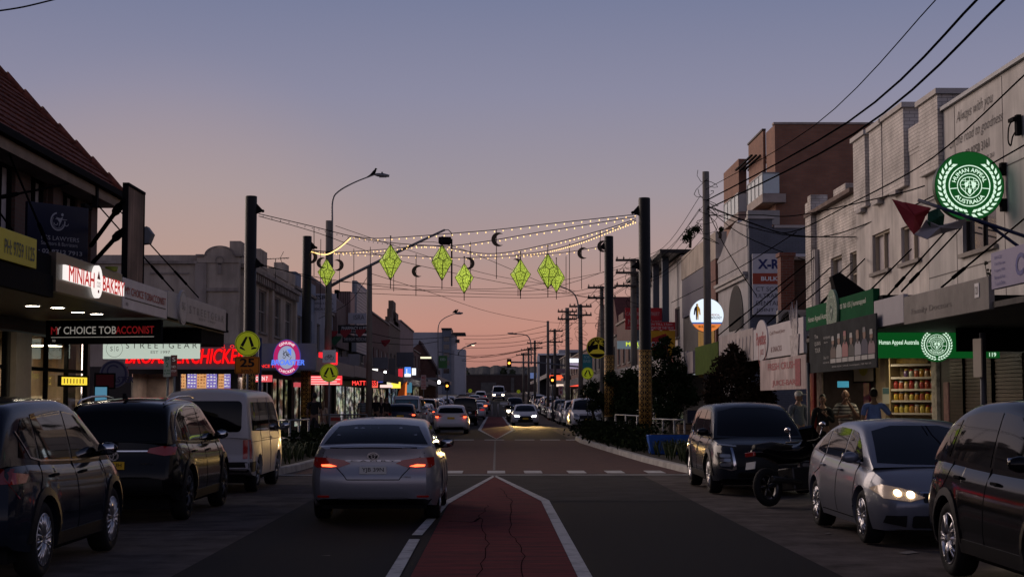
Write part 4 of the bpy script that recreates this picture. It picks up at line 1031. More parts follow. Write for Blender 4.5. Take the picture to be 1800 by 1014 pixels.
for a, m_, c, r in (((1241, 333), (1430, 222), (1645, 0), .012), ((1243, 352), (1490, 215), (1722, -5), .024), ((1243, 368), (1500, 236), (1770, -5), .024)):
 wire('heavy black wire climbing to the top right from the thick timber pole', [at(a[0], a[1], 60), atX(m_[0], m_[1], 7.9), atX(c[0], c[1], 7.95)], r, RW)
SV = 'service wires from the thick timber pole to the right-hand facades'
for pl, Ys in (([(1244, 362), (1330, 395), (1390, 408), (1500, 356), (1640, 277), (1805, 128)], (60, 50, 45, 39, 33, 27)), ([(1244, 372), (1340, 405), (1445, 416), (1560, 379), (1640, 345), (1810, 250)], (60, 52, 46, 40, 35, 28)),
    ([(1244, 364), (1330, 396), (1400, 414), (1505, 417)], (60, 52, 47, 43)), ([(1244, 366), (1300, 410), (1380, 445), (1432, 462)], (60, 56, 53, 50)), ([(1246, 379), (1330, 378), (1400, 379), (1560, 345), (1625, 327)], (60, 52, 46, 38, 35)),
    ([(1246, 376), (1270, 425), (1300, 475), (1330, 520)], (60, 58, 56, 54)), ([(1180, 532), (1300, 470), (1400, 408)], (70, 60, 48)), ([(1500, 590), (1540, 500), (1620, 320)], (45, 42, 38))):
 wire('thin service wire slanting from the thick timber pole to a right-hand facade', [at(x, y, Y) for (x, y), Y in zip(pl, Ys)], .016, SV)
PW = 'sagging wires between the right-hand timber poles'
for y0 in (455, 470, 498):
 for dx, yy in ((-12, 0), (10, 0)):
  wire('sagging wire running between the right-hand timber poles', [at(1240 + dx * .8, y0 - 110 + (y0 - 455) * .4, 60), at(1172 + dx * .5, y0 - 20, 70), at(1113 + dx, y0 + 3, 83)], .010, PW)
for (xa, ya, Ya), (xb, yb, Yb) in (((1105, 458, 84), (1050, 506, 95)), ((1122, 480, 84), (1064, 524, 95)), ((1104, 503, 84), (1049, 526, 95)), ((1050, 506, 95), (1012, 539, 106)), ((1065, 506, 95), (1028, 540, 106)), ((1012, 554, 106), (990, 561, 115)), ((1028, 554, 106), (970, 582, 148)), ((990, 548, 115), (970, 600, 148)), ((1003, 548, 115), (980, 582, 148)), ((970, 582, 148), (936, 603, 185)), ((980, 601, 148), (944, 612, 185)), ((936, 603, 185), (925, 615, 205)), ((944, 612, 185), (932, 622, 205)), ((925, 615, 205), (917, 624, 235))):
 m_ = at((xa + xb) / 2, (ya + yb) / 2 + 5, (Ya + Yb) / 2)
 wire('sagging wire running between the right-hand timber poles', [at(xa, ya, Ya), m_, at(xb, yb, Yb)], .014, PW)
XW = 'thin wires strung across the street'
for pl in ([(456, 466, 51), (600, 494, 60), (800, 515, 70), (1000, 514, 80), (1108, 482, 84)], [(650, 480, 70), (760, 515, 85), (860, 548, 100), (960, 566, 112), (1062, 568, 106)],
   [(578, 494, 68), (720, 502, 72), (900, 506, 78), (1105, 470, 84)], [(575, 512, 68), (760, 520, 75), (980, 522, 80), (1106, 500, 84)], [(656, 446, 68), (700, 440, 70), (787, 430, 72), (1000, 515, 84), (1060, 520, 95)],
   [(455, 380, 51), (560, 410, 58), (700, 458, 68), (900, 500, 80), (1050, 526, 95)], [(590, 397, 68), (700, 434, 75), (850, 480, 85), (960, 500, 92), (1012, 512, 95)], [(650, 508, 70), (800, 510, 76), (960, 508, 80), (1110, 460, 84)],
   [(650, 480, 70), (613, 532, 78), (560, 560, 84)], [(578, 500, 68), (480, 470, 60), (455, 466, 51)],
   [(820, 590, 150), (890, 588, 146), (962, 572, 138)], [(815, 596, 150), (880, 595, 148), (975, 580, 148)], [(818, 604, 150), (900, 602, 146), (963, 590, 138)], [(818, 626, 150), (900, 620, 148), (990, 590, 115)], [(812, 632, 160), (880, 622, 150), (975, 605, 148)], [(812, 634, 160), (870, 634, 150), (935, 618, 185)], [(812, 612, 160), (880, 610, 150), (963, 600, 138)], [(770, 618, 125), (850, 628, 130), (940, 612, 138)],
   [(640, 600, 100), (720, 606, 110), (770, 600, 125)], [(650, 585, 100), (720, 596, 110), (815, 590, 150)]):
 wire('thin black wire strung across the street below the lanterns', [at(*q) for q in pl], .012 if pl[0][2] < 90 else .02, XW)
wire('dark wire crossing the top left corner of the sky', [at(-20, 22, 30), at(40, 13, 32), at(110, -4, 34)], .018)
# ------------------------------------------------------------------ road signs, signals
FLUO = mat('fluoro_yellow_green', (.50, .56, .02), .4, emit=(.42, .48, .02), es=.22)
ORNG = mat('advisory_orange', (.62, .19, .015), .5)
def legs_symbol(b, cx, cz, s, y):
 # two walking legs in black with shoes
 b.prism([(cx - .10 * s, cz + .36 * s), (cx + .02 * s, cz + .36 * s), (cx - .22 * s, cz - .16 * s), (cx - .36 * s, cz - .08 * s)], y, y - .004)
 b.prism([(cx - .36 * s, cz - .12 * s), (cx - .24 * s, cz - .20 * s), (cx - .10 * s, cz - .32 * s), (cx - .16 * s, cz - .34 * s), (cx - .40 * s, cz - .24 * s)], y, y - .004)
 b.prism([(cx + .04 * s, cz + .36 * s), (cx + .16 * s, cz + .36 * s), (cx + .34 * s, cz - .12 * s), (cx + .20 * s, cz - .18 * s)], y - .001, y - .005)
 b.prism([(cx + .20 * s, cz - .22 * s), (cx + .34 * s, cz - .16 * s), (cx + .48 * s, cz - .20 * s), (cx + .46 * s, cz - .25 * s), (cx + .20 * s, cz - .30 * s)], y, y - .004)
def ped_sign(px, py, Y, rad_px, label, foot_y=None, extra=None, post=True):
 p = at(px, py, Y); r = rad_px * Y / F
 e = empty('pedestrian_sign', (p.x, Y, road_z(Y) + .1), 0, label, 'road sign', 'yellow walking-legs crossing signs'); z = p.z - road_z(Y) - .1
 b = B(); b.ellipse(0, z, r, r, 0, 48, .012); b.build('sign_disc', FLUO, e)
 b = B(); b.ring(0, z, r * .90, r * .945, -.003, 48); legs_symbol(b, 0, z, r * 1.55, -.003); b.build('walking_legs_symbol', INK, e, fix=False)
 if post: b = B(); b.rod((0, .045, 0), (0, .045, z + r * .8), .03, seg=10); b.build('post', GREYM, e)
 return e, z, r
e, z, r = ped_sign(435, 604, 46, 22.0, 'large yellow crossing-legs disc with orange 25 plate beneath it')
b = B(); w, h = .36, .245; zc = z - r - h - .01
b.prism([(u, zc + v) for u, v in rpoly(-w, -h, w, h, .05)], -.004, .008); b.build('speed_plate', ORNG, e)
b = B()
for (u0, v0, u1, v1) in ((-w + .02, h - .035, w - .02, h - .02), (-w + .02, -h + .02, w - .02, -h + .035), (-w + .02, -h + .02, -w + .035, h - .02), (w - .035, -h + .02, w - .02, h - .02)): b.quad((u0, -.008, zc + v0), (u1, -.008, zc + v0), (u1, -.008, zc + v1), (u0, -.008, zc + v1))
put_text(b, '25', 0, zc + .07, .42, .25, -.009, .03); put_text(b, 'km/h', 0, zc - .15, .32, .10, -.009, .01); b.build('speed_lettering', INK, e, fix=False)
p = at(457, 640, 46.6); b = B(); b.rod((0, 0, 0), (0, 0, at(457, 595, 46.6).z), .05, seg=12); b.lathe([(.05, 0), (.055, .01), (.001, .04)], (0, 0, at(457, 595, 46.6).z), seg=12); tag(b.build('blue_post', mat('blue_paint', (.015, .022, .10), .5), None, (p.x, 46.6, 0)), 'plain dark blue post beside the orange 25 plate', 'post')
e, z, r = ped_sign(578.5, 655, 62, 16, 'yellow crossing-legs disc under a small white bicycle plate on the timber lamp pole', post=True)
b = B(); zc = z + r + .28; b.b2((-.26, -.004, zc - .25), (.26, .008, zc + .25)); b.build('bicycle_plate', SIGNW, e)
b = B(); b.ring(-.1, zc - .06, .06, .075, -.008, 20); b.ring(.1, zc - .06, .06, .075, -.008, 20)
for a, c in (((-.1, -.06), (-.03, .04)), ((-.03, .04), (.08, .04)), ((.08, .04), (.1, -.06)), ((-.03, .04), (0, -.06)), ((0, -.06), (.08, .04)), ((.08, .04), (.06, .09)), ((-.03, .04), (-.05, .08))): b.rod((a[0], -.008, zc + a[1]), (c[0], -.008, zc + c[1]), .008, seg=4)
b.build('bicycle_symbol', INK, e, fix=False)
ped_sign(1033, 656, 88, 10.5, 'yellow crossing-legs disc below the teal banner on the right')
ped_sign(826.5, 686.5, 190, 3.4, 'tiny far yellow crossing disc left of the distant white van')
ped_sign(911.5, 688, 185, 3.2, 'tiny far yellow crossing disc right of the distant white van')
def panel_on_post(name, label, cat, px0, py0, px1, py1, Y, m, txts=(), inkm=INK, post=True, group=None, rz=0.0):
 a, c = at(px0, py0, Y), at(px1, py1, Y); w, h = abs(c.x - a.x), abs(a.z - c.z); g0 = road_z(Y) + .1
 e = empty(name, ((a.x + c.x) / 2, Y, g0), rz, label, cat, group); zc = (a.z + c.z) / 2 - g0
 b = B(); b.b2((-w / 2, -.01, zc - h / 2), (w / 2, .01, zc + h / 2)); b.build('sign_panel', m, e)
 if post: b = B(); b.rod((0, .04, 0), (0, .04, zc + h / 2), .028, seg=8); b.build('post', GREYM, e)
 if txts: lettering(e, inkm, [(t, u * w, zc + v * h, tw * w, th * h) for t, u, v, tw, th in txts], y=-.015, bold=.015)
 return e
RED = mat('sign_red_ink', (.35, .02, .02), .5)
panel_on_post('parking_sign', 'small green and white parking plate in front of the left red letters', 'road sign', 288, 626, 300, 662, 33, mat('parking_plate_pale', (.30, .36, .36), .5), [('P', 0, .33, .5, .22), ('2', 0, .08, .4, .2), ('8:30', 0, -.2, .8, .1), ('6 PM', 0, -.34, .8, .1)], mat('parking_green', (.02, .12, .06), .5))
panel_on_post('parking_sign', 'narrow dark red no-stopping plate beside the pale parking plate', 'road sign', 300.5, 624, 311, 661, 33.02, mat('parking_plate_red', (.16, .055, .06), .5), [('S', 0, .3, .5, .2), ('NO', 0, -.05, .7, .12), ('STOP', 0, -.25, .8, .1)], SIGNW)
panel_on_post('no_parking_sign', 'tall pinkish 40 zone plate on the left footpath far along', 'road sign', 740, 659, 749, 684, 118, mat('zone_plate', (.52, .36, .36), .5), [('40', 0, .32, .7, .22), ('SCHOOL', 0, .1, .8, .08), ('ZONE', 0, -.02, .7, .08), ('8-930', 0, -.2, .8, .12), ('230-4', 0, -.36, .8, .12)], RED)
panel_on_post('parking_sign', 'narrow parking plate over the dark tree bed on the right', 'road sign', 982, 678, 990, 694, 112, mat('zone_plate', (.5, .4, .4)), [('P', 0, .2, .5, .3), ('1', 0, -.2, .3, .3)], RED)
TEAL = mat('teal_banner', (.035, .25, .29), .6, 0, .1, 3)
e = panel_on_post('street_banner', 'teal hanging banner reading FOR EASE on a right-hand pole', 'banner', 1024, 622, 1041, 648, 92, TEAL, [('FOR', -.05, .28, .6, .2), ('EASE', -.02, .02, .75, .2)], mat('pale_teal', (.4, .6, .62), .6))
def signal(px, py, Y, label, amber=True, g=4):
 p = at(px, py, Y); e = empty('traffic_light', (p.x, Y, p.z), 0, label, 'traffic light', 'traffic signals down the street')
 w = 4.0 * Y / F; b = B(); b.b2((-w, 0, -w * 1.9), (w, .25, w * 1.9)); b.build('housing', BLK, e, bevel=.03)
 for k, (dz, mm) in enumerate(((1.15, mat('signal_red_off', (.06, .01, .01), .3)), (0, glow('signal_amber', (1.0, .36, .05), 3.5)), (-1.15, mat('signal_green_off', (.01, .04, .02), .3)))):
  b = B(); b.ellipse(0, dz * w, w * .55, w * .55, -.01, 24); b.build('signal_lens', mm, e)
  b = B(); b.lathe([(w * .62, -.22), (w * .62, .0)], (0, 0, dz * w), 'y', 16); b.build('visor', BLK, e)
 return e
e = signal(895, 638, 140, 'amber traffic light hanging on a mast arm over the lanes'); p = e.location
b = B(); b.tube([(0, .3, .1), (2.5, .3, .05), (6.5, .3, -.35), (7.6, .3, -.9), (7.7, .3, -p.z + .2)], .07, 8); b.build('mast_arm', GREYM, e)
for px, py, Y, lb in ((971, 668, 120, 'amber traffic light among the parked cars on the right'), (786, 678, 128, 'amber traffic light on the left footpath beside the green banner')):
 e = signal(px, py, Y, lb); b = B(); b.rod((0, .3, .3), (0, .3, -e.location.z + .15), .06, seg=8); b.build('post', GREYM, e)
# keep-left posts at the end of the second refuge
e = empty('keep_left_marker', (0.13, 148, road_z(148)), 0, 'pair of pale refuge markers on slim posts at the end of the far red median', 'road sign')
for dx in (-.28, .28):
 b = B(); b.rod((dx, 0, 0), (dx, 0, 1.25), .05, seg=8); b.build('post', mat('pale_post', (.45, .42, .42), .5), e)
 b = B(); b.b2((dx * 3.4 - .5, -.04, 1.15), (dx * 3.4 + .5, 0, 1.4)); b.build('marker_board', SIGNW, e)
# ------------------------------------------------------------------ railings
def railing(label, pts, h=.95, group='metal railings beside the crossing'):
 o0 = Vector(pts[0]); e = empty('pedestrian_railing', o0, 0, label, 'railing', group)
 P = [Vector(p) - o0 for p in pts]
 b = B(); b.tube([p + Vector((0, 0, h)) for p in P], .03, 8); b.build('top_rail', STEEL, e)
 b = B(); b.tube([p + Vector((0, 0, h * .5)) for p in P], .02, 6); b.build('mid_rail', STEEL, e)
 for p in P: b = B(); b.rod(p, p + Vector((0, 0, h)), .03, seg=8); b.build('post', STEEL, e)
def pix_line(pl, z=.15): return [(lambda q: (q.x, q.y, z))(at(x, 700, Y)) for x, Y in pl]
railing('pale railing behind the white van near the thick left festival pole', pix_line([(493, 45), (510, 44.5), (526, 45), (543, 47)]), 1.0)
railing('level steel railing across the dark walkers on the left', pix_line([(548, 62), (580, 62.5), (612, 63), (645, 63.5)]), 1.0)
railing('steel railing at the foot of the thin right festival pole', pix_line([(1082, 62), (1100, 60), (1120, 57), (1140, 55)]), 1.0)
railing('steel railing above the blue planter on the right', pix_line([(1143, 52), (1165, 51), (1185, 50), (1203, 49.5)]), .95)
railing('low white railing under the right-hand street trees', pix_line([(1078, 74), (1110, 73), (1150, 71), (1190, 69)]), 1.1)
# ------------------------------------------------------------------ buildings
class Bld:
 def __init__(s, name, label, P0, P1, cat='building', group=None, z0=None):
  s.rz, s.w = frame_at(P0, P1); s.P0 = P0
  z = .1 + road_z((P0[1] + P1[1]) / 2) if z0 is None else z0
  s.z = z; s.e = empty(name, (P0[0], P0[1], z), s.rz, label, cat, group)
 def lx(s, Y): return abs(Y - s.P0[1])
 def face(s, z0, z1, m, ops=(), depth=6.0, name='wall', x0=0, x1=None, rev=.16):
  x1 = s.w if x1 is None else x1; b = B()
  xs = sorted({x0, x1} | {q for o in ops for q in o[:2]}); zs = sorted({z0, z1} | {q for o in ops for q in o[2:4]})
  for i in range(len(xs) - 1):
   for j in range(len(zs) - 1):
    cx, cz = (xs[i] + xs[i + 1]) / 2, (zs[j] + zs[j + 1]) / 2
    if any(o[0] < cx < o[1] and o[2] < cz < o[3] for o in ops): continue
    b.quad((xs[i], 0, zs[j]), (xs[i + 1], 0, zs[j]), (xs[i + 1], 0, zs[j + 1]), (xs[i], 0, zs[j + 1]))
  for a, c, d, f in [o[:4] for o in ops]:
   b.quad((a, 0, d), (a, rev, d), (a, rev, f), (a, 0, f)); b.quad((c, 0, d), (c, 0, f), (c, rev, f), (c, rev, d))
   b.quad((a, 0, f), (a, rev, f), (c, rev, f), (c, 0, f)); b.quad((a, 0, d), (c, 0, d), (c, rev, d), (a, rev, d))
  b.quad((x0, 0, z0), (x0, 0, z1), (x0, depth, z1), (x0, depth, z0)); b.quad((x1, 0, z0), (x1, depth, z0), (x1, depth, z1), (x1, 0, z1))
  b.quad((x0, 0, z1), (x1, 0, z1), (x1, depth, z1), (x0, depth, z1)); depth < .5 or b.quad((x0, depth, z0), (x0, depth, z1), (x1, depth, z1), (x1, depth, z0))
  return b.build(name, m, s.e, fix=False)
 def win(s, x0, x1, z0, z1, nx=2, nz=1, pane=None, fm=None, sill=True, rev=.16, y=0.0):
  fm = fm or mat('window_frame_grey', (.25, .24, .23), .5); b = B(); t = .05
  for a, c in (((x0, y + .07, z0), (x1, y + rev, z0 + t)), ((x0, y + .07, z1 - t), (x1, y + rev, z1)), ((x0, y + .075, z0 + t), (x0 + t, y + rev, z1 - t)), ((x1 - t, y + .075, z0 + t), (x1, y + rev, z1 - t))): b.b2(a, c)
  for k in range(1, nx): x = x0 + (x1 - x0) * k / nx; b.b2((x - .025, y + .08, z0 + t), (x + .025, y + rev, z1 - t))
  for k in range(1, nz): z = z0 + (z1 - z0) * k / nz; b.b2((x0 + t, y + .085, z - .02), (x1 - t, y + rev, z + .02))
  o = b.build('window', fm, s.e, fix=False)
  b = B(); b.quad((x0, y + rev - .03, z0), (x1, y + rev - .03, z0), (x1, y + rev - .03, z1), (x0, y + rev - .03, z1)); b.build('pane', pane or WINGL, o, fix=False)
  if sill: b = B(); b.b2((x0 - .08, y - .09, z0 - .09), (x1 + .08, y + .06, z0 - .002)); b.build('sill', mat('stone_sill', (.24, .22, .20), .8, 0, .2, 3), o)
 def box(s, name, m, *bs, bevel=0.0):
  for a, c in bs: b = B(); b.b2(a, c); o = b.build(name, m, s.e, bevel=bevel)
  return o
def LB(name, label, Y0, Y1, X=-9.9, **k): return Bld(name, label, (X, Y0), (X, Y1), **k)
def RB(name, label, Y0, Y1, X=9.9, **k): return Bld(name, label, (X, Y1), (X, Y0), **k)
def yat(px, X): return atX(px, 650, X).y
def area(loc, size, power, col, rot=(0, 0, 0), sy=None):
 l = bpy.data.lights.new('shop_light', 'AREA'); l.energy = power; l.size = size; l.color = col
 if sy: l.shape = 'RECTANGLE'; l.size_y = sy
 o = bpy.data.objects.new('shop_light', l); COL.objects.link(o); o.location = loc; o.rotation_euler = rot; return o
BRN = brick('dark_brown_brick', (.075, .036, .028), (.095, .046, .034), (.07, .06, .052))
CREAM = streaks('cream_render', (.42, .36, .30), .4); CREAMD = streaks('stained_render', (.30, .26, .23), .5)
GREYW = streaks('grey_wall_cladding', (.50, .48, .455), .3)
WBRICK = brick('white_painted_brick', (.58, .54, .50), (.54, .505, .47), (.30, .28, .26), stain=.35)
OLDW = brick('peeling_white_brick', (.66, .61, .56), (.56, .51, .46), (.33, .29, .25), stain=.6)
ABRICK = brick('apartment_brown_brick', (.235, .105, .064), (.275, .13, .08), (.15, .12, .10), .34, .105, stain=.2)
RBRICK = brick('red_brick', (.17, .055, .036), (.21, .07, .045), (.16, .13, .11))
BLUEW = brick('blue_grey_painted_brick', (.115, .125, .155), (.105, .115, .145), (.085, .09, .11), stain=.2)
PALEB = streaks('pale_blue_render', (.25, .29, .37), .35)
CONC = mat('board_concrete', (.33, .28, .25), .8, 0, .25, 2)
SOFF = mat('dark_slat_soffit', (.035, .022, .014), .45, 0, .3, 3)
CURT = mat('pale_curtain_pane', (.46, .42, .43), .3, 0, .18, 3, spec=.7)
# ---- left: tiled-roof brick corner building with the long awning
L1 = LB('tiled_roof_shop_building', 'dark brick shop building with steep tiled roof at the left edge', 12, 39.2)
zz = L1.z
ops = []
for px0, px1 in ((-16, 20), (47, 76), (105, 131)):
 a, c = L1.lx(yat(px0, -9.9)), L1.lx(yat(px1, -9.9)); ops.append((a, c, 4.75, 6.42))
ops += [(8, 11, 4.75, 6.42), (13, 16, 4.75, 6.42)]
shopops = [(L1.lx(33.9), L1.lx(39.0), .35, 3.0), (L1.lx(29.0), L1.lx(32.6), .05, 3.0), (8.0, L1.lx(28.6), .35, 3.0)]
L1.face(3.05, 6.95, BRN, ops, 9, rev=.2)
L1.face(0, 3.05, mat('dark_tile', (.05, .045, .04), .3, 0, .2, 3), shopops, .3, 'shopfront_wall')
for o in ops: L1.win(*o, nx=2, pane=CURT, fm=BLK, rev=.2)
L1.box('pilaster', BRN, ((L1.lx(35.25), -.12, 4), (L1.lx(35.9), -.002, 6.9)), ((26.6, -.12, 4), (27.2, -.002, 6.9)))
# roof
TILE = mat('terracotta_tiles', (.15, .05, .036), .8, 0, .5, 5);
n, l = TILE.node_tree.nodes, TILE.node_tree.links; t = n.new('ShaderNodeTexCoord'); s_ = n.new('ShaderNodeSeparateXYZ'); l.new(t.outputs['Object'], s_.inputs[0])
wv = n.new('ShaderNodeTexWave'); wv.bands_direction = 'Z'; wv.wave_profile = 'SAW'; wv.inputs['Scale'].default_value = 1.22; wv.inputs['Distortion'].default_value = .25; l.new(t.outputs['Object'], wv.inputs[0])
bp = n.new('ShaderNodeBump'); bp.inputs['Strength'].default_value = 1.0; bp.inputs['Distance'].default_value = .06; l.new(wv.outputs['Fac'], bp.inputs['Height']); l.new(bp.outputs[0], n['Principled BSDF'].inputs['Normal'])
b = B(); ov = .62; ze = 6.72; wL = L1.w + .5; T = 4.9; zr = ze + T * 1.08
A, Bq, C_, D_ = (-.5, -ov, ze), (wL, -ov, ze), (wL, 10.4, ze), (-.5, 10.4, ze)
b.quad(A, Bq, (wL - T, T - ov, zr), (T - .5, T - ov, zr)); b.bm.faces.new([b.bm.verts.new(p) for p in (Bq, C_, (wL - T, T - ov, zr))])
b.quad(C_, D_, (T - .5, T - ov, zr), (wL - T, T - ov, zr)); b.bm.faces.new([b.bm.verts.new(p) for p in (D_, A, (T - .5, T - ov, zr))])
rf = b.build('roof', TILE, L1.e); b = B(); q0 = Vector(A); q1 = Vector(Bq); q2_ = Vector((wL - T, T - ov, zr)); q3_ = Vector((T - .5, T - ov, zr)); up_ = Vector((0, -.73, .68))
for k in range(24):
 ta, tb = k / 24, (k + 1.08) / 24; l0, l1, m0, m1 = q0.lerp(q3_, ta), q0.lerp(q3_, tb), q1.lerp(q2_, ta), q1.lerp(q2_, tb); n_ = int((m0.x - l0.x) / .26)
 for j in range(n_):
  f0, f1 = j / n_, (j + .93) / n_; e_ = up_ * random.uniform(.045, .065); z_ = up_ * .012
  b.quad(l0.lerp(m0, f0) + e_, l0.lerp(m0, f1) + e_, l1.lerp(m1, f1) + z_, l1.lerp(m1, f0) + z_); b.quad(l0.lerp(m0, f0), l0.lerp(m0, f1), l0.lerp(m0, f1) + e_, l0.lerp(m0, f0) + e_)
b.build('roof_tiles', TILE, rf, fix=False)
b = B(); p0, p1 = Vector(Bq), Vector((wL - T, T - ov, zr)); N_ = 15
for k in range(N_):
 a, c = p0.lerp(p1, k / N_), p0.lerp(p1, (k + 1.06) / N_); b.rod(a + Vector((0, 0, .03)), c + Vector((0, 0, .075)), .10, .12, 8)
b.build('ridge_tile', TILE, rf)
L1.box('gutter', BLK, ((-.6, -ov - .13, ze - .13), (wL + .12, -ov + .02, ze + .02)), ((wL - .03, -ov + .02, ze - .13), (wL + .11, 9, ze + .02)))
L1.box('eaves_board', mat('tan_eaves_board', (.20, .15, .11), .7, 0, .2, 2), ((-.4, -ov + .025, ze - .36), (wL - .05, -ov + .06, ze - .135)))
L1.box('soffit', mat('soffit_board', (.12, .105, .095), .7, 0, .2, 2), ((-.4, -ov + .062, ze - .34), (wL - .1, -.01, ze - .31)))
L1.box('downpipe', BLK, ((L1.lx(37.05), -ov - .02, ze - .62), (L1.lx(37.2), -ov + .1, ze - .14)), ((L1.lx(36.5), -.5, ze - .68), (L1.lx(37.2), -.4, ze - .6)))
# awning
aw = -9.9 + 6.93
L1.box('awning_deck', BLK, ((0, -3.0, 3.36), (L1.w + 2.3, -.01, 3.42)), ((0, -2.98, 3.42), (L1.w + 2.3, -2.9, 3.86)))
b = B()
for k in range(30): b.b2((0, -2.9 + k * .095, 3.315), (L1.w + 2.2, -2.9 + k * .095 + .085, 3.355))
b.build('awning_soffit', SOFF, L1.e)
DL = glow('downlight', (1.0, .88, .66), 45)
for px, py in ((57, 538), (101, 541), (137, 549), (170, 552)):
 d = ray(px, py); t_ = (3.40 - H0) / d.z; p = Vector((0, 0, H0)) + d * t_; x, y = p.y - 12, -(p.x + 9.9)
 b = B(); b.lathe([(.001, 0), (.13, 0), (.15, .02)], (x, -abs(y), 3.30), seg=20); b.m = 1; b.lathe([(.13, -.004), (.16, -.004), (.16, .03)], (x, -abs(y), 3.30), seg=20); b.build('downlight', [DL, STEEL], L1.e, fix=False)
L1.box('valance', BLK, ((26.2, -2.9, 2.98), (L1.w + 2.2, -1.3, 3.31)))
# awning tie rods
def tie(p, q, r=.018, label='thin black awning tie rod sloping up to a facade', grp='awning tie rods'):
 b = B(); b.rod((0, 0, 0), Vector(q) - Vector(p), r, seg=6); m_ = (Vector(q) - Vector(p)) * .12; b.rod(m_, m_ * 2.0, r * 1.8, seg=6)
 return tag(b.build('awning_tie_rod', CABLE, None, p), label, 'rod', grp)
tie(atX(349, 523, -6.95), atX(181, 338, -9.7)); tie(atX(305, 511, -7.0), atX(160, 347, -9.85)); tie(atX(218, 352, -7.0), atX(160, 432, -8.6), .045, 'thick black strut bracing the tall weathered banner frame', 'banner frame struts'); tie(atX(217, 403, -7.0), atX(163, 462, -8.4), .045, 'thick black strut bracing the tall weathered banner frame', 'banner frame struts')
tie(atX(-25, 352, -6.95), atX(131, 321, -9.75), .02, 'rusty thin tie rod crossing the upper brick windows', None)
tie(atX(60, 460, -7.0), atX(-10, 360, -9.8)); tie(atX(92, 450, -7.0), atX(8, 252, -9.8))
# shopfront interior
def interior(bl, x0, x1, z1, depth, wallm, floorm=None, y0=.2):
 b = B(); b.quad((x0, depth, 0), (x1, depth, 0), (x1, depth, z1), (x0, depth, z1)); b.quad((x0, y0, 0), (x0, depth, 0), (x0, depth, z1), (x0, y0, z1)); b.quad((x1, depth, 0), (x1, y0, 0), (x1, y0, z1), (x1, depth, z1))
 b.quad((x0, y0, z1), (x0, depth, z1), (x1, depth, z1), (x1, y0, z1)); b.quad((x0, y0, .06), (x1, y0, .06), (x1, depth, .06), (x0, depth, .06))
 return b.build('shop_interior', wallm, bl.e, fix=False)
SHOPG = mat('shop_glass', (.9, .9, .9), .03, spec=.6); SHOPG.node_tree.nodes['Principled BSDF'].inputs['Transmission Weight'].default_value = 1.0; SHOPG.node_tree.nodes['Principled BSDF'].inputs['IOR'].default_value = 1.35
INTW = mat('warm_shop_interior', (.22, .17, .12), .7, 0, .3, 2)
interior(L1, L1.lx(29.0), L1.lx(39.0), 3.0, 3.2, INTW, y0=.31)
for a, c, nx in ((L1.lx(33.9), L1.lx(39.0), 3), (L1.lx(29.0), L1.lx(32.6), 2)):
 b = B()
 for k in range(nx + 1): x = a + (c - a) * k / nx; b.b2((x - .06, .03, .05), (x + .06, .15, 3.0))
 b.b2((a, .04, 2.25), (c, .14, 2.33)); b.b2((a, .04, .3), (c, .14, .42)); b.build('shopfront_frame', BLK, L1.e)
 b = B(); b.quad((a, .1, .3), (c, .1, .3), (c, .1, 3.0), (a, .1, 3.0)); b.build('shopfront_glass', SHOPG, L1.e, fix=False)
L1.box('tiled_pillar', mat('beige_tile', (.44, .37, .28), .5, 0, .15, 2), ((L1.lx(32.75), -.12, 0), (L1.lx(33.85), -.003, 3.0)))
L1.box('brown_panel', mat('brown_timber_panel', (.16, .085, .04), .5, 0, .35, 2.5), ((L1.lx(37.75), .5, .1), (L1.lx(38.7), .6, 2.9)))
L1.box('display_shelf', mat('pale_shelving', (.35, .31, .25), .5, 0, .4, 3), ((L1.lx(34.4), 1.2, .1), (L1.lx(35.2), 1.6, 2.0)), ((L1.lx(36.0), 1.6, .1), (L1.lx(37.0), 2.0, 1.7)))
area((-11.4, 36.6, 2.95), 3.0, 130, (1, .80, .52), sy=1.0); area((-11.2, 30.8, 2.95), 2.4, 60, (1, .8, .52))
# awning fascia boards and signs on it
YEL = mat('yellow_signboard', (.55, .47, .012), .45, 0, .08, 2)
e, w, h = board('yellow_fascia_sign', 'yellow fascia board with a phone number at the left edge', 'sign', (-6.84, 18), (-6.84, yat(60, -6.84)), 3.66, 4.10, YEL)
lettering(e, mat('dark_teal_ink', (.05, .07, .05), .5), [('PH: 9759 1125', w - .84, h * .45, 1.46, .21)], y=-.006, bold=.012)
board('black_fascia_board', 'black fascia band under the yellow phone board', 'fascia board', (-6.88, 18), (-6.88, 24.9), 3.30, 3.64, BLK)
NAVY = mat('navy_signboard', (.010, .013, .035), .4, 0, .1, 2); SILV = mat('silver_print', (.36, .36, .40), .5); GOLDP = mat('dull_gold', (.22, .17, .09), .5)
P0, P1 = at(46, 500, 31.0), at(153.5, 500, 32.2)
e, w, h = board('lawyers_signboard', 'navy lawyers signboard with silver crescent emblem above the awning', 'sign', P0, P1, 3.9, 5.58, NAVY, .08)
cx = w * .5
lettering(e, SILV, [('RSS LAWYERS', cx + .05, h * .60, w * .62, .085, {'bold': .0}), ('Solicitors & Barristers', cx + .03, h * .535, w * .6, .075, {'bold': 0}), (': 02 8712 7913', cx + .06, h * .44, w * .72, .085, {'bold': .02}), (': 0460 683 138', cx + .08, h * .35, w * .72, .085, {'bold': .02}), ('info@rss', w * .27, h * .265, w * .3, .05)], y=-.006)
b = B(); b.ring(cx - .02, h * .80, .155, .185, -.006, 40, .28, 1.02); b.ring(cx - .02, h * .80, .13, .14, -.006, 30, .4, .95); b.prism([(cx + .0, h * .73), (cx + .06, h * .80), (cx + .10, h * .86), (cx + .04, h * .84), (cx - .07, h * .85), (cx + .02, h * .79)], -.004, -.008); b.ellipse(cx + .085, h * .885, .03, .03, -.007, 16)
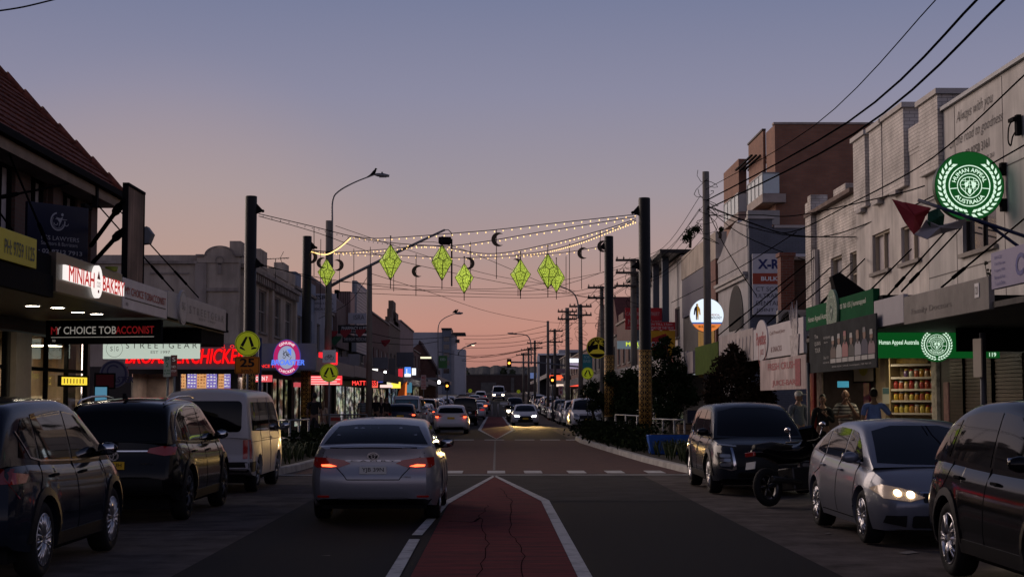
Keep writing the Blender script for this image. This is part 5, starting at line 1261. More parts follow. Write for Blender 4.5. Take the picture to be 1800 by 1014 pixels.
for dx in (-.07, .19): b.ring(cx + dx, h * .785, .04, .055, -.006, 20, .5, 1.0)
b.b2((cx - .08, -.008, h * .825), (cx + .2, -.004, h * .832)); b.build('scales_emblem', SILV, e, fix=False)
e, w, h = board('bakery_fascia_sign', 'lit red and white bakery fascia sign on brown metal board', 'sign', (-6.84, yat(95, -6.84)), (-6.84, yat(212, -6.84)), 3.40, 4.02, mat('brown_metal_fascia', (.085, .07, .055), .35, .5, .15, 2), .12)
WHL = glow('lightbox_white', (1.0, .93, .88), .95); REDL = glow('letter_red_lit', (.75, .02, .02), .55)
b = B(); b.b2((w * .08, -.05, h * .34), (w * .49, -.006, h * .72)); b.b2((w * .61, -.05, h * .34), (w * .99, -.006, h * .72)); b.ellipse(w * .55, h * .53, .30, .28, -.06, 40, .055); b.build('lightbox', WHL, e)
b = B(); put_text(b, 'MINIAH', w * .30, h * .53, w * .37, h * .42, -.065, .022); put_text(b, 'BAKERY', w * .80, h * .53, w * .37, h * .42, -.065, .022); b.build('lettering', REDL, e, fix=False)
b = B(); put_text(b, 'CODE', w * .55, h * .45, .26, .09, -.066, 0); b.prism([(w * .55 - .10, h * .60), (w * .55 + .10, h * .60), (w * .55, h * .82)], -.062, -.068); b.b2((w * .55 - .04, -.067, h * .22), (w * .55 + .04, -.063, h * .30)); b.build('cake_emblem', mat('red_print', (.4, .03, .03), .5), e, fix=False)
b = B(); b.lathe([(.10, 0), (.12, .08), (.001, .09)], (w * .86, .05, h + .0), seg=14); b.build('green_cap', mat('olive_cap', (.2, .22, .02), .5), e)
e, w, h = board('tobacconist_fascia_sign', 'white tobacconist fascia board with red and grey lettering', 'sign', (-6.84, yat(214, -6.84)), (-6.84, yat(292, -6.84)), 3.40, 3.97, mat('white_vinyl', (.52, .49, .50), .4, 0, .12, 2), .08)
lettering(e, mat('red_print', (.4, .03, .03), .5), [('MY CHOICE TOBACCONIST', w * .5, h * .60, w * .92, h * .26)], y=-.006, bold=.01)
lettering(e, INK, [('no', w * .08, h * .16, w * .05, h * .1)], y=-.006); L = B(); L.b2((w * .04, -.008, h * .33), (w * .96, -.004, h * .36)); L.build('underline', INK, e)
e, w, h = board('clothing_fascia_sign', 'long pale clothing-shop fascia board with a circle monogram', 'sign', (-6.84, yat(293, -6.84)), (-6.84, yat(396, -6.84)), 3.46, 4.0, mat('pale_grey_fascia', (.38, .355, .345), .45, 0, .1, 2), .08)
ET = mat('etched_grey', (.20, .185, .175), .5)
lettering(e, ET, [('S T R E E T G E A R', w * .64, h * .52, w * .62, h * .32), ('EST 1997', w * .64, h * .24, w * .3, h * .1)], y=-.006)
b = B(); b.ellipse(w * .20, h * .5, .46, .38, -.05, 40, .05); b.build('monogram_disc', mat('pale_grey_disc', (.42, .40, .39), .45), e); b = B(); b.ring(w * .20, h * .5, .40, .42, -.055, 40, e=.82); put_text(b, 'S|G', w * .20, h * .5, .36, .22, -.056); b.build('monogram', ET, e, fix=False)
e, w, h = board('weathered_banner', 'tall faded brown banner on a frame above the awning', 'banner', (-7.0, yat(219, -7.0)), (-7.0, yat(248, -7.0)), 3.92, 5.80, streaks('faded_banner', (.26, .17, .12), .8, .8, 6.0, .35), .07)
b = B(); b.b2((-.03, -.02, -.05), (0, .09, h + .03)); b.b2((w, -.02, -.05), (w + .03, .09, h + .03)); b.b2((-.03, -.03, h), (w + .03, .09, h + .05)); b.build('frame', BLK, e)
p = at(252, 412, 34); b = B(); b.prism([(-.12, .1), (-.2, -.05), (-.05, -.22), (.14, -.2), (.22, 0), (.1, .16)], -.15, .15); o = b.build('speaker_box', mat('grey_box', (.16, .16, .17), .6), None, p); tag(o, 'small grey angular floodlight box behind the tall banner', 'floodlight')
# under-awning signs
e, w, h = board('tobacconist_hanging_sign', 'black hanging tobacconist sign with white and red lettering', 'sign', at(80, 600, 33.7), at(283, 600, 33.2), 2.86, 3.36, BLK, .1)
e.location.z = 2.88
LW = mat('letter_white', (.75, .70, .65), .4, emit=(1, .93, .85), es=.16); LR = mat('letter_red_dim', (.36, .015, .02), .4, emit=(1, .04, .05), es=.10)
lettering(e, LW, [('Y CHOICE TOB', w * .35, h * .58, w * .53, h * .32)], y=-.006, bold=.012); lettering(e, LR, [('M', w * .075, h * .57, w * .055, h * .32), ('ACCONIST', w * .775, h * .58, w * .33, h * .32)], y=-.006, bold=.012)
b = B(); b.b2((w * .05, -.01, h * .28), (w * .94, -.004, h * .305)); put_text(b, 'no', w * .075, h * .15, .07, .05, -.008); b.build('underline', LW, e, fix=False)
e, w, h = board('clothing_hanging_sign', 'softly lit white hanging clothing-shop sign with circle monogram', 'sign', at(181, 610, 39.2), at(350, 610, 39.0), 2.72, 3.21, glow('lit_cream_panel', (.75, .86, .74), .62), .1)
lettering(e, mat('brown_print', (.10, .08, .05), .5), [('S T R E E T G E A R', w * .61, h * .66, w * .74, h * .28), ('EST 1997', w * .60, h * .33, w * .2, h * .13)], y=-.006, bold=-.004)
b = B(); b.ring(w * .12, h * .5, .20, .208, -.006, 40); put_text(b, 'S', w * .09, h * .5, .06, .11, -.007); put_text(b, 'G', w * .15, h * .5, .06, .11, -.007); b.b2((w * .12 - .003, -.008, h * .35), (w * .12 + .003, -.004, h * .65)); b.build('monogram', mat('brown_print', (.1, .08, .05)), e, fix=False)
for nm, px0, px1, Y, z0, z1, m_, lb in (('lit_window_sign', 107, 153, 36.6, 2.06, 2.24, glow('yellow_window_sign', (1, .72, .06), 1.0), 'small glowing yellow sign inside the left shop window'),
  ('advertising_screen', 167, 188, 41.5, .9, 2.05, glow('screen_sky', (.10, .28, .42), .7), 'blue lit advertising screen at the end of the left shops'), ('red_poster', 168, 200, 43, 2.05, 2.4, mat('dark_red_poster', (.14, .012, .02), .5), 'dark red poster above the blue advertising screen')):
 a, c = at(px0, 690, Y), at(px1, 690, Y + .1)
 if nm == 'lit_window_sign': a, c = Vector((-11.2, 37.2, 0)), Vector((-11.2, 40, 0)); a, c = at(px0, 690, 36.6), at(px1, 690, 37.6);
 e, w, h = board(nm, lb, 'sign', a, c, z0, z1, m_, .06, frame=BLK)
 if nm == 'lit_window_sign':
  b = B()
  for k in range(7): b.b2((w * (.1 + .12 * k), -.008, h * .2), (w * (.1 + .12 * k) + .03, -.004, h * .8))
  b.build('dark_strokes', INK, e)
 if nm == 'advertising_screen':
  b = B(); b.prism([(w * .1, h * .04), (w * .9, h * .04), (w * .75, h * .4), (w * .6, h * .3), (w * .5, h * .45), (w * .3, h * .28)], -.004, -.008); b.build('screen_picture', glow('screen_ochre', (.6, .36, .14), .8), e)
# ---- left: cream corner building with arched parapet and the fried-chicken shop
L2 = Bld('cream_corner_building', 'cream corner building with arched parapet behind the red chicken letters', (-17.5, 61.5), (-9.85, 61.5))
w2 = L2.w; fx = lambda px: (at(px, 600, 61.5).x + 17.5); fz = lambda py: at(400, py, 61.5).z - L2.z
so = [(fx(318), fx(410), .1, 2.62), (fx(232), fx(306), .1, 2.62)]
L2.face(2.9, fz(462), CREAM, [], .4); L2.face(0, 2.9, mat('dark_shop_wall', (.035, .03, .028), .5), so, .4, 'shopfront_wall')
pts = [(fx(345), fz(462)), (fx(345), fz(449)), (fx(357), fz(449))] + [(fx(385) + (fx(412) - fx(385)) * cos(pi - pi * k / 16), fz(449) + (fz(435) - fz(449)) * sin(pi * k / 16)) for k in range(17)] + [(fx(424), fz(449)), (w2, fz(449)), (w2, fz(462))]
b = B(); b.prism(pts, -.06, .42); b.build('arched_parapet', CREAM, L2.e)
L2.box('cornice', CREAMD, ((0, -.14, fz(464)), (fx(345), .45, fz(459))), ((fx(343), -.16, fz(451)), (fx(357), .45, fz(447.5))), ((fx(412), -.16, fz(451)), (w2 + .1, .45, fz(447.5))), ((fx(262), -.05, fz(482)), (fx(330), -.003, fz(479))), ((fx(342), -.12, fz(600)), (fx(362), -.003, fz(463))), ((fx(345), -.1, fz(512)), (w2, -.004, fz(506))))
b = B(); b.ring(fx(385), fz(449), .50, .60, -.09, 40, .0, .5, .62); b.ring(fx(385), fz(458), .13, .17, -.09, 24); b.b2((fx(382), -.09, fz(482)), (fx(388), -.06, fz(463))); b.build('parapet_moulding', CREAMD, L2.e, fix=False)
interior(L2, fx(230), fx(412), 2.75, 3.0, mat('dim_shop_interior', (.12, .09, .08), .6, 0, .4, 2), y0=.41)
for i, (a, c, m_) in enumerate(((312, 326, 'o'), (329, 346, 'p'), (346, 363, 'o'), (363, 381, 'p'), (384, 394, 'o'), (394, 405, 'p'))):
 e, w, h = board('menu_board', 'glowing menu board in the row behind the white van', 'menu board', at(a, 660, 62.3), at(c, 660, 62.3), at(a, 682, 62.3).z, at(a, 652, 62.3).z, glow('menu_purple', (.22, .17, .52), .85) if m_ == 'p' else glow('menu_orange', (.80, .40, .16), .8), .06, 'glowing menu boards behind the white van')
 b = B()
 for k in range(5):
  for q in range(3): b.b2((w * (.08 + .31 * q), -.008, h * (.08 + .18 * k)), (w * (.08 + .31 * q) + w * random.uniform(.1, .24), -.004, h * (.08 + .18 * k) + h * random.uniform(.04, .11)))
 b.build('menu_print', glow('menu_pale', (.95, .9, .8), .8) if m_ == 'p' else glow('menu_brown', (.5, .16, .05), .5), e)
e, w, h = board('chicken_fascia_sign', 'long grey fascia with big glowing red fried-chicken letters', 'sign', at(225, 640, 60.4), at(556, 640, 60.4), 2.88, 3.86, mat('grey_fascia_metal', (.21, .21, .225), .45, .2, .1, 2), .15)
b = B(); sx = lambda px: at(px, 640, 60.4).x - e.location.x
put_text(b, 'BROASTER', sx(277), h * .47, sx(334) - sx(222), h * .50, -.10, .012, .22, .08); put_text(b, 'CHICKEN', sx(386), h * .50, sx(438) - sx(340), h * .58, -.10, .012, .22, .08); b.build('lettering', glow('letter_red_bright', (1.0, .004, .006), 1.15), e, fix=False)
b = B(); put_text(b, 'G   O', sx(400), h * .88, .5, .12, -.02, .01); put_text(b, 'SINCE 1954', sx(473), h * .12, .9, .12, -.02, .02); b.build('small_lettering', glow('letter_red_small', (1, .03, .03), 1.2), e, fix=False)
# round neon sign
p = at(504, 628, 60.0); e = empty('round_neon_sign', p, 0, 'oval pink and white neon chicken-shop sign with blue lettering', 'sign')
A_, B_ = 24 * 60 / F, 31.5 * 60 / F
b = B(); b.ellipse(0, 0, A_, B_, 0, 48, .18); b.build('sign_case', mat('violet_case', (.05, .04, .16), .4, emit=(.2, .15, .8), es=.25), e)
b = B(); b.ring(0, 0, A_ * .66, A_ * .95, -.01, 48, e=B_ / A_); b.build('pink_ring', glow('neon_pink', (.62, .02, .16), .7), e, fix=False)
b = B(); b.ellipse(0, 0, A_ * .64, B_ * .64, -.012, 48); b.build('pale_disc', glow('neon_pale', (.42, .46, .64), .7), e, fix=False)
b = B();
for k in range(26): a0 = random.uniform(0, 6.3); r0 = random.uniform(0, .42) * A_; b.rod((r0 * cos(a0), -.016, .12 * B_ + r0 * sin(a0)), (r0 * cos(a0) + random.uniform(-.1, .1), -.016, .12 * B_ + r0 * sin(a0) + random.uniform(-.12, .1)), .008, seg=4)
b.build('line_drawing', INK, e, fix=False)
b = B(); put_text(b, 'BROASTER', .05, -B_ * .28, A_ * 2.45, B_ * .30, -.05, .03, .15, .04); b.prism([(.0, .3), (.17, .33), (.17, .05), (.1, .16)], -.02, -.03); b.build('blue_lettering', glow('neon_blue', (.10, .22, .95), 1.0), e, fix=False)
b = B(); put_text(b, 'GENUINE', 0, 0, .62, .10, -.02, .01, arc=(0, .13, A_ * .80, pi / 2, 1)); put_text(b, 'CHICKEN', 0, 0, .62, .10, -.02, .01, arc=(0, -.13, A_ * .80, -pi / 2, -1)); b.build('ring_lettering', glow('neon_white', (1, .9, .95), 1.0), e, fix=False)
p = at(200, 657, 58); e = empty('unlit_round_sign', p, 0, 'dark unlit round chicken-shop sign in the gap between left buildings', 'sign'); b = B(); b.ellipse(0, 0, .52, .50, 0, 40, .1); b.build('sign_case', mat('dull_grey_disc', (.10, .10, .13), .5), e); b = B(); b.ring(0, 0, .40, .47, -.006, 40); put_text(b, 'OASTER', .22, -.2, 1.0, .22, -.03, .02, .15); b.ring(-.02, .1, .18, .24, -.006, 20, .1, .6); b.build('lettering', mat('dull_navy', (.03, .03, .07), .5), e, fix=False)
area((at(365, 640, 63).x, 63, 2.6), 3.5, 150, (1, .85, .72), sy=1.2)
def awning(bl, x0, x1, z, m_, d=3.0, h=.55, soff=True):
 bl.box('awning', m_, ((x0, -d, z), (x1, -d + .08, z + h)), ((x0, -d + .08, z + h * .4), (x1, -.005, z + h * .4 + .1)), ((x0, -d + .08, z), (x0 + .06, -.005, z + h * .39)), ((x1 - .06, -d + .08, z), (x1, -.005, z + h * .39)))
L2b = LB('cream_dentil_facade', 'cream rendered facade with dentil cornice and stepped parapet beyond the left pole', 61.95, 79)
hz = 7.25
wo = [(1.2, 3.6, 4.5, 6.3), (5.2, 7.4, 4.5, 6.3), (9.5, 12, 4.5, 6.3), (13.8, 16, 4.5, 6.3)]
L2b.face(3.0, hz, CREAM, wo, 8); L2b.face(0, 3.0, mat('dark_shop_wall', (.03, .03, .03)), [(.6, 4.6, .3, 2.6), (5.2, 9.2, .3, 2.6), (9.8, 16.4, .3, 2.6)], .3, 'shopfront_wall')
for o in wo: L2b.win(*o, nx=2, nz=2, pane=WINGL)
L2b.box('parapet', CREAM, ((0, -.03, hz), (2.0, .4, hz + .55)), ((2.0, -.05, hz), (5.2, .4, hz + .2)), ((5.2, -.04, hz), (7.2, .4, hz + .75)), ((9.5, -.04, hz), (12.5, .4, hz + .3)), ((12.5, -.05, hz), (14.5, .4, hz + .8)), ((15.5, -.05, hz), (17, .4, hz + .55)))
b = B()
for k in range(30): b.b2((.2 + k * .56, -.28, 6.45), (.2 + k * .56 + .26, -.002, 6.75))
b.b2((0, -.35, 6.76), (17, -.001, 6.92)); b.build('dentil_cornice', CREAMD, L2b.e)
L2b.box('pier', CREAM, ((0, -.16, 3.6), (.6, -.003, 6.44)), ((8.2, -.16, 3.6), (8.8, -.003, 6.44)), ((16.4, -.16, 3.6), (17, -.003, 6.44)))
awning(L2b, 0, 17, 2.75, mat('grey_fascia_metal', (.2, .2, .22)))
# lit shop windows along the left footpath
def lit_front(bl, x0, x1, z0, z1, col, s, name='lit_shopfront', nm=3):
 b = B(); b.quad((x0, .22, z0), (x1, .22, z0), (x1, .22, z1), (x0, .22, z1)); o = b.build(name, interior_glow(col, s), bl.e, fix=False)
 b = B()
 for k in range(nm + 1): x = x0 + (x1 - x0) * k / nm; b.b2((x - .05, .05, z0), (x + .05, .15, z1))
 b.build('shopfront_frame', BLK, o)
def interior_glow(col, s):
 key = 'shop_window_%d_%d_%d_%d' % (col[0] * 99, col[1] * 99, col[2] * 99, s * 99)
 if key in MATS: return MATS[key]
 m = mat(key, (.02, .02, .02), .15); n, l = m.node_tree.nodes, m.node_tree.links; b = n['Principled BSDF']
 t = n.new('ShaderNodeTexCoord'); mp = n.new('ShaderNodeMapping'); mp.inputs['Scale'].default_value = (.35, 1, 1.0); l.new(t.outputs['Object'], mp.inputs[0])
 v = n.new('ShaderNodeTexVoronoi'); v.inputs['Scale'].default_value = 2.2; v.inputs['Randomness'].default_value = .8; l.new(mp.outputs[0], v.inputs['Vector'])
 no = n.new('ShaderNodeTexNoise'); no.inputs['Scale'].default_value = 2.2; no.inputs['Detail'].default_value = 5; l.new(mp.outputs[0], no.inputs['Vector'])
 r = n.new('ShaderNodeMapRange'); r.inputs['From Min'].default_value = .46; r.inputs['From Max'].default_value = .74; r.inputs['To Min'].default_value = .03 * s; r.inputs['To Max'].default_value = .75 * s; l.new(no.outputs[0], r.inputs['Value'])
 x = n.new('ShaderNodeMix'); x.data_type = 'RGBA'; x.inputs[0].default_value = .34; x.inputs[6].default_value = tuple(col) + (1,); l.new(v.outputs['Color'], x.inputs[7])
 l.new(x.outputs[2], b.inputs['Emission Color']); l.new(r.outputs[0], b.inputs['Emission Strength']); return m
lit_front(L2b, .6, 4.6, .3, 2.6, (.55, .25, .2), .45); lit_front(L2b, 5.2, 9.2, .3, 2.6, (.7, .6, .5), .6); lit_front(L2b, 9.8, 16.4, .3, 2.6, (.8, .68, .45), .7)
SGN = []
def litsign(px0, py0, px1, py1, Y, col, s, label, txt=None, tcol=(1, 1, 1), ts=.9, th=.12, bold=.02, rows=None, group=None, name='lit_shop_sign'):
 a, c = at(px0, (py0 + py1) / 2, Y), at(px1, (py0 + py1) / 2, Y); z1, z0 = at(px0, py0, Y).z, at(px0, py1, Y).z
 e, w, h = board(name, label, 'sign', a, c, z0, z1, glow('sg_%d_%d_%d_%d' % (col[0] * 99, col[1] * 99, col[2] * 99, s * 99), col, s, col) if s > 0 else mat('sp_%d_%d_%d' % (col[0] * 999, col[1] * 999, col[2] * 999), col, .5, 0, .1, 2), th, group)
 if txt:
  it = [(t, w * u, h * v, w * tw, h * thh) for t, u, v, tw, thh in txt]
  lettering(e, glow('lt_%d_%d_%d_%d' % (tcol[0] * 99, tcol[1] * 99, tcol[2] * 99, ts * 99), tcol, ts) if ts > 0 else mat('li_%d_%d_%d' % (tcol[0] * 99, tcol[1] * 99, tcol[2] * 99), tcol, .5), it, y=-.01, bold=bold)
 if rows:
  b = B()
  for k in range(rows): b.b2((w * .03, -.012, h * (k + .2) / rows), (w * (.97 - .2 * random.random()), -.004, h * (k + .55) / rows))
  b.build('printed_rows', glow('rows_white', (1, .8, .75), .9), e)
 return e, w, h
litsign(448, 659, 478, 671, 64, (.8, .10, .12), .8, 'small red lit strip sign left of the dark festival pole', [('OPEN 7', .4, .5, .7, .6)])
litsign(545, 660, 601, 676, 66, (.85, .05, .06), 1.1, 'red lit menu strip with white rows behind the yellow bicycle-crossing sign', rows=4)
litsign(560, 619, 593, 641, 67.5, (.9, .02, .03), 1.3, 'glowing red square sign behind the small white bicycle plate')
litsign(516, 672, 529, 680, 66, (.7, .1, .12), .7, 'dim pinkish lit scrap of sign beside the thin left pole')
# ---- left: the row beyond the crossing
def row(side, name, label, Y0, Y1, h, m_, nwin=3, az=2.8, awm=None, shop=None, ss=.5, par=(), wz=(4.4, 5.9), pane=None, X=9.9, ah=.55):
 bl = (LB if side < 0 else RB)(name, label, Y0, Y1, X=side * X); W_ = bl.w
 ops = [(W_ * (k + .28) / nwin, W_ * (k + .72) / nwin, wz[0], wz[1]) for k in range(nwin)]
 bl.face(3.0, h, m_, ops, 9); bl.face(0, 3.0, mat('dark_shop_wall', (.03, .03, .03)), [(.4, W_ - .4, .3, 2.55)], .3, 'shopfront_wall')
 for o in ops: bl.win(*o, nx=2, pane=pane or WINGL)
 for a, c, z in par: bl.box('parapet', m_, ((W_ * a, -.05, h), (W_ * c, .4, h + z)))
 bl.box('coping', CREAMD, ((-.03, -.12, h - .14), (W_ + .03, -.003, h - .0)))
 awning(bl, 0, W_, az, awm or mat('grey_fascia_metal', (.2, .2, .22)), h=ah)
 if shop: lit_front(bl, .4, W_ - .4, .3, 2.55, shop, ss)
 return bl
WR = streaks('white_render', (.48, .46, .45), .3); BRB = brick('row_brick', (.11, .045, .035), (.13, .055, .042), (.10, .08, .07)); DK = mat('dark_paint', (.04, .038, .042), .6, 0, .2, 2)
row(-1, 'pale_blue_shop', 'pale blue rendered shop with square parapet piers beyond the cream facade', 79.1, 88, 7.3, PALEB, 2, shop=(.85, .8, .7), ss=.8, par=((0, .25, .7), (.75, 1, .6)))
row(-1, 'grey_white_shop', 'greyish white shop carrying the upper clinic board', 88.1, 100, 6.9, streaks('grey_white', (.30, .31, .36), .3), 3, shop=(.9, .8, .6), ss=.8)
row(-1, 'dark_pharmacy_building', 'dark fronted shop behind the black pharmacy board', 100.1, 122, 7.4, DK, 4, shop=(.9, .85, .7), ss=1.1, awm=DK)
row(-1, 'brick_shop_row', 'dark brick shop row with pale barred windows in mid distance', 122.1, 150, 8.7, BRB, 5, shop=(.95, .75, .5), ss=.8, pane=CURT)
row(-1, 'brick_tower_shop', 'brick shop with small stepped tower parapet on the left row', 150.1, 168, 8.8, brick('olive_brick', (.12, .085, .06), (.14, .1, .07), (.1, .09, .08)), 3, shop=(.5, .6, .9), ss=.6, par=((.05, .95, .5), (.2, .8, 1.4), (.3, .55, 2.3)))
row(-1, 'pinkish_block', 'flat-roofed pinkish block further along the left row', 168.1, 196, 9.6, streaks('pink_grey', (.26, .20, .20), .3), 5, shop=(.9, .6, .4), ss=.5)
row(-1, 'low_shops', 'low dark far shops ending the left row', 196.1, 262, 6.6, brick('row_brick', (.11, .045, .035), (.13, .055, .042), (.1, .08, .07)), 8, shop=(.9, .7, .45), ss=.6)
bl = Bld('dark_gabled_roof', 'big dark roof shape rising behind the cream stepped parapet', (-16, 84), (-10.3, 84), 'roof', z0=6); b = B(); zt = at(480, 472, 84).z - 6; b.prism([(0, -1), (0, zt * .9), (.9, zt), (4.1, zt), (5.7, -1)], 0, 9); b.build('roof', mat('dark_slate', (.028, .027, .032), .7), bl.e)
bl = Bld('brown_gable_wall', 'brown rendered wall seen between the thin left pole and lantern', (at(536, 600, 98).x, 98), (at(592, 600, 98).x, 98), 'building', z0=5); zt = at(560, 478, 98).z - 5; b = B(); b.prism([(0, 0), (bl.w, 0), (bl.w, zt * .62), (0, zt)], 0, 8); b.build('wall', mat('brown_render', (.13, .095, .09), .8, 0, .2, 1), bl.e)
bl = Bld('siding_tower', 'narrow tower clad in pale horizontal siding on the left', (at(618, 600, 108).x, 108), (at(626, 600, 108).x, 108), 'tower', z0=5); zt = at(620, 493, 108).z - 5
b = B(); b.b2((0, 0, 0), (bl.w, 9.6, zt)); b.build('wall', mat('siding_blue_grey', (.22, .235, .27), .6), bl.e); b = B()
for k in range(int(zt / .22)): b.b2((bl.w + .003, .05, k * .22), (bl.w + .03, 9.5, k * .22 + .17))
b.build('siding', mat('siding_pale', (.36, .36, .37), .5, 0, .1, 3), bl.e)
bl = Bld('pink_box_storey', 'pink boxed upper storey beside the siding tower', (at(594, 600, 104).x, 104), (at(616, 600, 104).x, 104), 'building', z0=6); zt = at(600, 512, 104).z - 6
b = B(); b.b2((0, 0, 0), (bl.w, 3, zt)); b.build('wall', mat('pink_cladding', (.30, .20, .185), .6, 0, .1, 2), bl.e); b = B()
for k in range(7): b.b2((bl.w * k / 7, -.04, 0), (bl.w * k / 7 + .03, -.003, zt))
b.b2((-.25, -.06, 0), (-.003, 3, zt + .1)); b.build('batten', BLK, bl.e)
# boards
board_m = mat('pale_clinic_board', (.36, .36, .40), .5, 0, .1, 2)
def flatsign(px0, py0, px1, py1, Y, c, label, txt=(), tc=(.02, .02, .025), group=None, th=.1, name='shop_signboard', bold=.012): return litsign(px0, py0, px1, py1, Y, c, 0, label, txt, tc, 0, th, bold, group=group, name=name)
flatsign(545, 516, 591, 549, 88, (.36, .36, .41), 'upper pale clinic board behind the timber lamp pole', [('ISRA', .55, .80, .62, .24), ('MEDICAL & DENTAL', .5, .48, .8, .08), ('MEDICAL CENTRE', .5, .18, .8, .12)])
flatsign(612, 550, 644, 569, 100, (.33, .33, .37), 'lower pale clinic board above the black pharmacy board', [('ISRA', .6, .6, .6, .45)], (.12, .12, .13))
e, w, h = flatsign(594, 571, 647, 586, 96, (.012, .012, .014), 'black pharmacy board with white lettering', [('PHARMACY 4 LESS', .55, .62, .85, .4), ('DISCOUNT CHEMIST', .45, .2, .55, .2)], (.45, .43, .43))
flatsign(602, 590, 646, 602, 96, (.014, .014, .016), 'second black pharmacy board below the first', [('THE RIGHT MEDICINE', .5, .5, .9, .5)], (.35, .34, .34))
litsign(600, 655, 646, 669, 88, (.02, .012, .014), 0, 'dark under-awning pharmacy sign', [('CY 4 LESS', .5, .55, .8, .5)], (.3, .27, .28), 0)
litsign(618, 668, 662, 678, 92, (.05, .02, .02), 0, 'dark fascia with glowing red lettering left of the far timber pole', [('MATTRESS', .5, .5, .95, .8)], (1, .06, .05), 1.5)
litsign(648, 668, 664, 681, 100, (.9, .12, .08), 1.2, 'small red lit sign right of the timber pole')
litsign(646, 648, 664, 653, 104, (1, .95, .85), 1.6, 'white tube light strip over a left shop'); litsign(655, 662, 673, 672, 108, (.08, .10, .5), .6, 'blue lit shop fascia in the left row')
litsign(668, 676, 690, 681, 112, (1, .7, .65), 1.1, 'pale pink lit shop strip in the left row'); litsign(688, 671, 704, 682, 116, (.95, .72, .08), 1.3, 'bright yellow lit grocery sign in the left row'); litsign(680, 665, 688, 676, 120, (.95, .85, .6), .9, 'small cream lit square sign in the left row')
litsign(711, 645, 722, 661, 150, (.10, .28, .95), 1.0, 'bright blue lit box sign hanging over the left footpath', [('L', .5, .5, .4, .6)]); litsign(700, 648, 708, 663, 148, (.75, .04, .06), .8, 'red lit box sign beside the blue one'); litsign(724, 647, 731, 659, 155, (.85, .92, 1), 1.3, 'white lit box sign right of the blue one'); litsign(711, 657, 722, 662, 149.8, (.95, .95, 1), 1.2, 'white lit panel beneath the blue box sign')
litsign(739, 627, 758, 630, 190, (1, .9, .6), 1.2, 'warm tube strip on the far brick gable'); litsign(708, 672, 724, 690, 130, (.10, .30, .42), .5, 'blue lit poster behind the orange feather flag')
flatsign(771, 625, 786, 647, 118, (.05, .16, .05), 'green street banner on the slim lamp post', [('EID', .5, .7, .6, .2)], (.5, .6, .5), name='street_banner'); flatsign(656, 628, 682, 648, 118, (.16, .16, .18), 'grey fascia board in the left mid distance'); flatsign(683, 630, 695, 660, 128, (.12, .11, .11), 'dull grey vertical board in the left mid distance'); flatsign(697, 619, 727, 645, 160, (.09, .09, .11), 'dark square billboard above the coloured box signs')
flatsign(612, 622, 632, 643, 84, (.25, .24, .25), 'pale blank board over the left footpath'); flatsign(593, 627, 615, 640, 82, (.24, .21, .23), 'pinkish blank fascia left of the pale board')
for px, py, Y, lb in ((771.5, 671.5, 150, 'bright white globe lamp on the left footpath'), (677, 654, 120, 'small round white lamp under the left awnings')):
 p = at(px, py, Y); b = B(); b.ball((0, 0, 0), .16 if Y > 130 else .1, 2); b.m = 1; b.rod((0, 0, .1), (0, .3, .4), .03, seg=6); tag(b.build('globe_lamp', [glow('globe_white', (1, .95, .85), 14), BLK], None, p), lb, 'lamp')
p = at(702, 700, 110); e = empty('feather_flag', (p.x, 110, .15), 0, 'orange and red feather flag on the left footpath', 'flag'); b = B(); b.rod((.45, 0, 0), (.5, 0, 2.9), .02, .012, 6); b.build('mast', DARKM, e)
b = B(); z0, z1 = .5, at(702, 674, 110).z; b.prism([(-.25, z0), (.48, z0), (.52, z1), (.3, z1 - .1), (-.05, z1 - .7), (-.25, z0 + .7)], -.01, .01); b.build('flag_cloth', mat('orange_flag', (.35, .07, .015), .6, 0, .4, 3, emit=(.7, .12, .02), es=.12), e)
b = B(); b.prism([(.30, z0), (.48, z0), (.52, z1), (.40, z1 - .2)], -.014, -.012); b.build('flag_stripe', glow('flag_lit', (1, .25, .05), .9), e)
# far brick gable and the pale modern block
bl = Bld('brick_gable_house', 'far red brick house with sloping roof on the left', (at(722, 650, 215).x, 215), (at(766, 650, 215).x, 215)); zt = at(740, 603, 215).z - bl.z; b = B(); b.prism([(0, 0), (bl.w, 0), (bl.w, zt * .55), (bl.w * .35, zt), (0, zt * .9)], 0, 9); b.build('wall', BRB, bl.e); b = B(); b.prism([(bl.w + .3, zt * .5), (bl.w + .3, zt * .56), (bl.w * .35, zt * 1.05), (bl.w * .3, zt)], -.3, 9); b.build('roof', mat('dark_roof', (.05, .03, .03), .8), bl.e)
bl = Bld('pale_modern_block', 'large pale modern block with projecting flat roof slab far left of centre', (at(724, 650, 300).x, 300), (at(818, 650, 300).x, 300)); X = lambda px: at(px, 640, 300).x - bl.P0[0]; Z = lambda py: at(760, py, 300).z - bl.z; PW_ = mat('pale_panel', (.33, .34, .38), .6, 0, .1, .5)
bl.box('wall', PW_, ((0, 0, 0), (X(777), 12, Z(584))), ((X(793), -.8, 0), (X(801), 12, Z(588))), ((X(799), -1.5, 0), (X(818), 10, Z(614)))); bl.box('stair_tower', mat('blue_grey_panel', (.12, .14, .18), .5), ((X(777), -1.2, 0), (X(793), 10, Z(579)))); bl.box('roof_slab', DARKM, ((X(776), -1.6, Z(580)), (X(794), 10, Z(577))), ((X(795), -2, Z(588)), (X(818), 8, Z(585))), ((X(801), -2, Z(603)), (X(808), -.9, Z(597))))
b = B()
for k in range(5): b.b2((X(780), -1.25, Z(600 + 14 * k)), (X(790), -1.21, Z(592 + 14 * k)))
b.build('window_band', WINGL, bl.e)
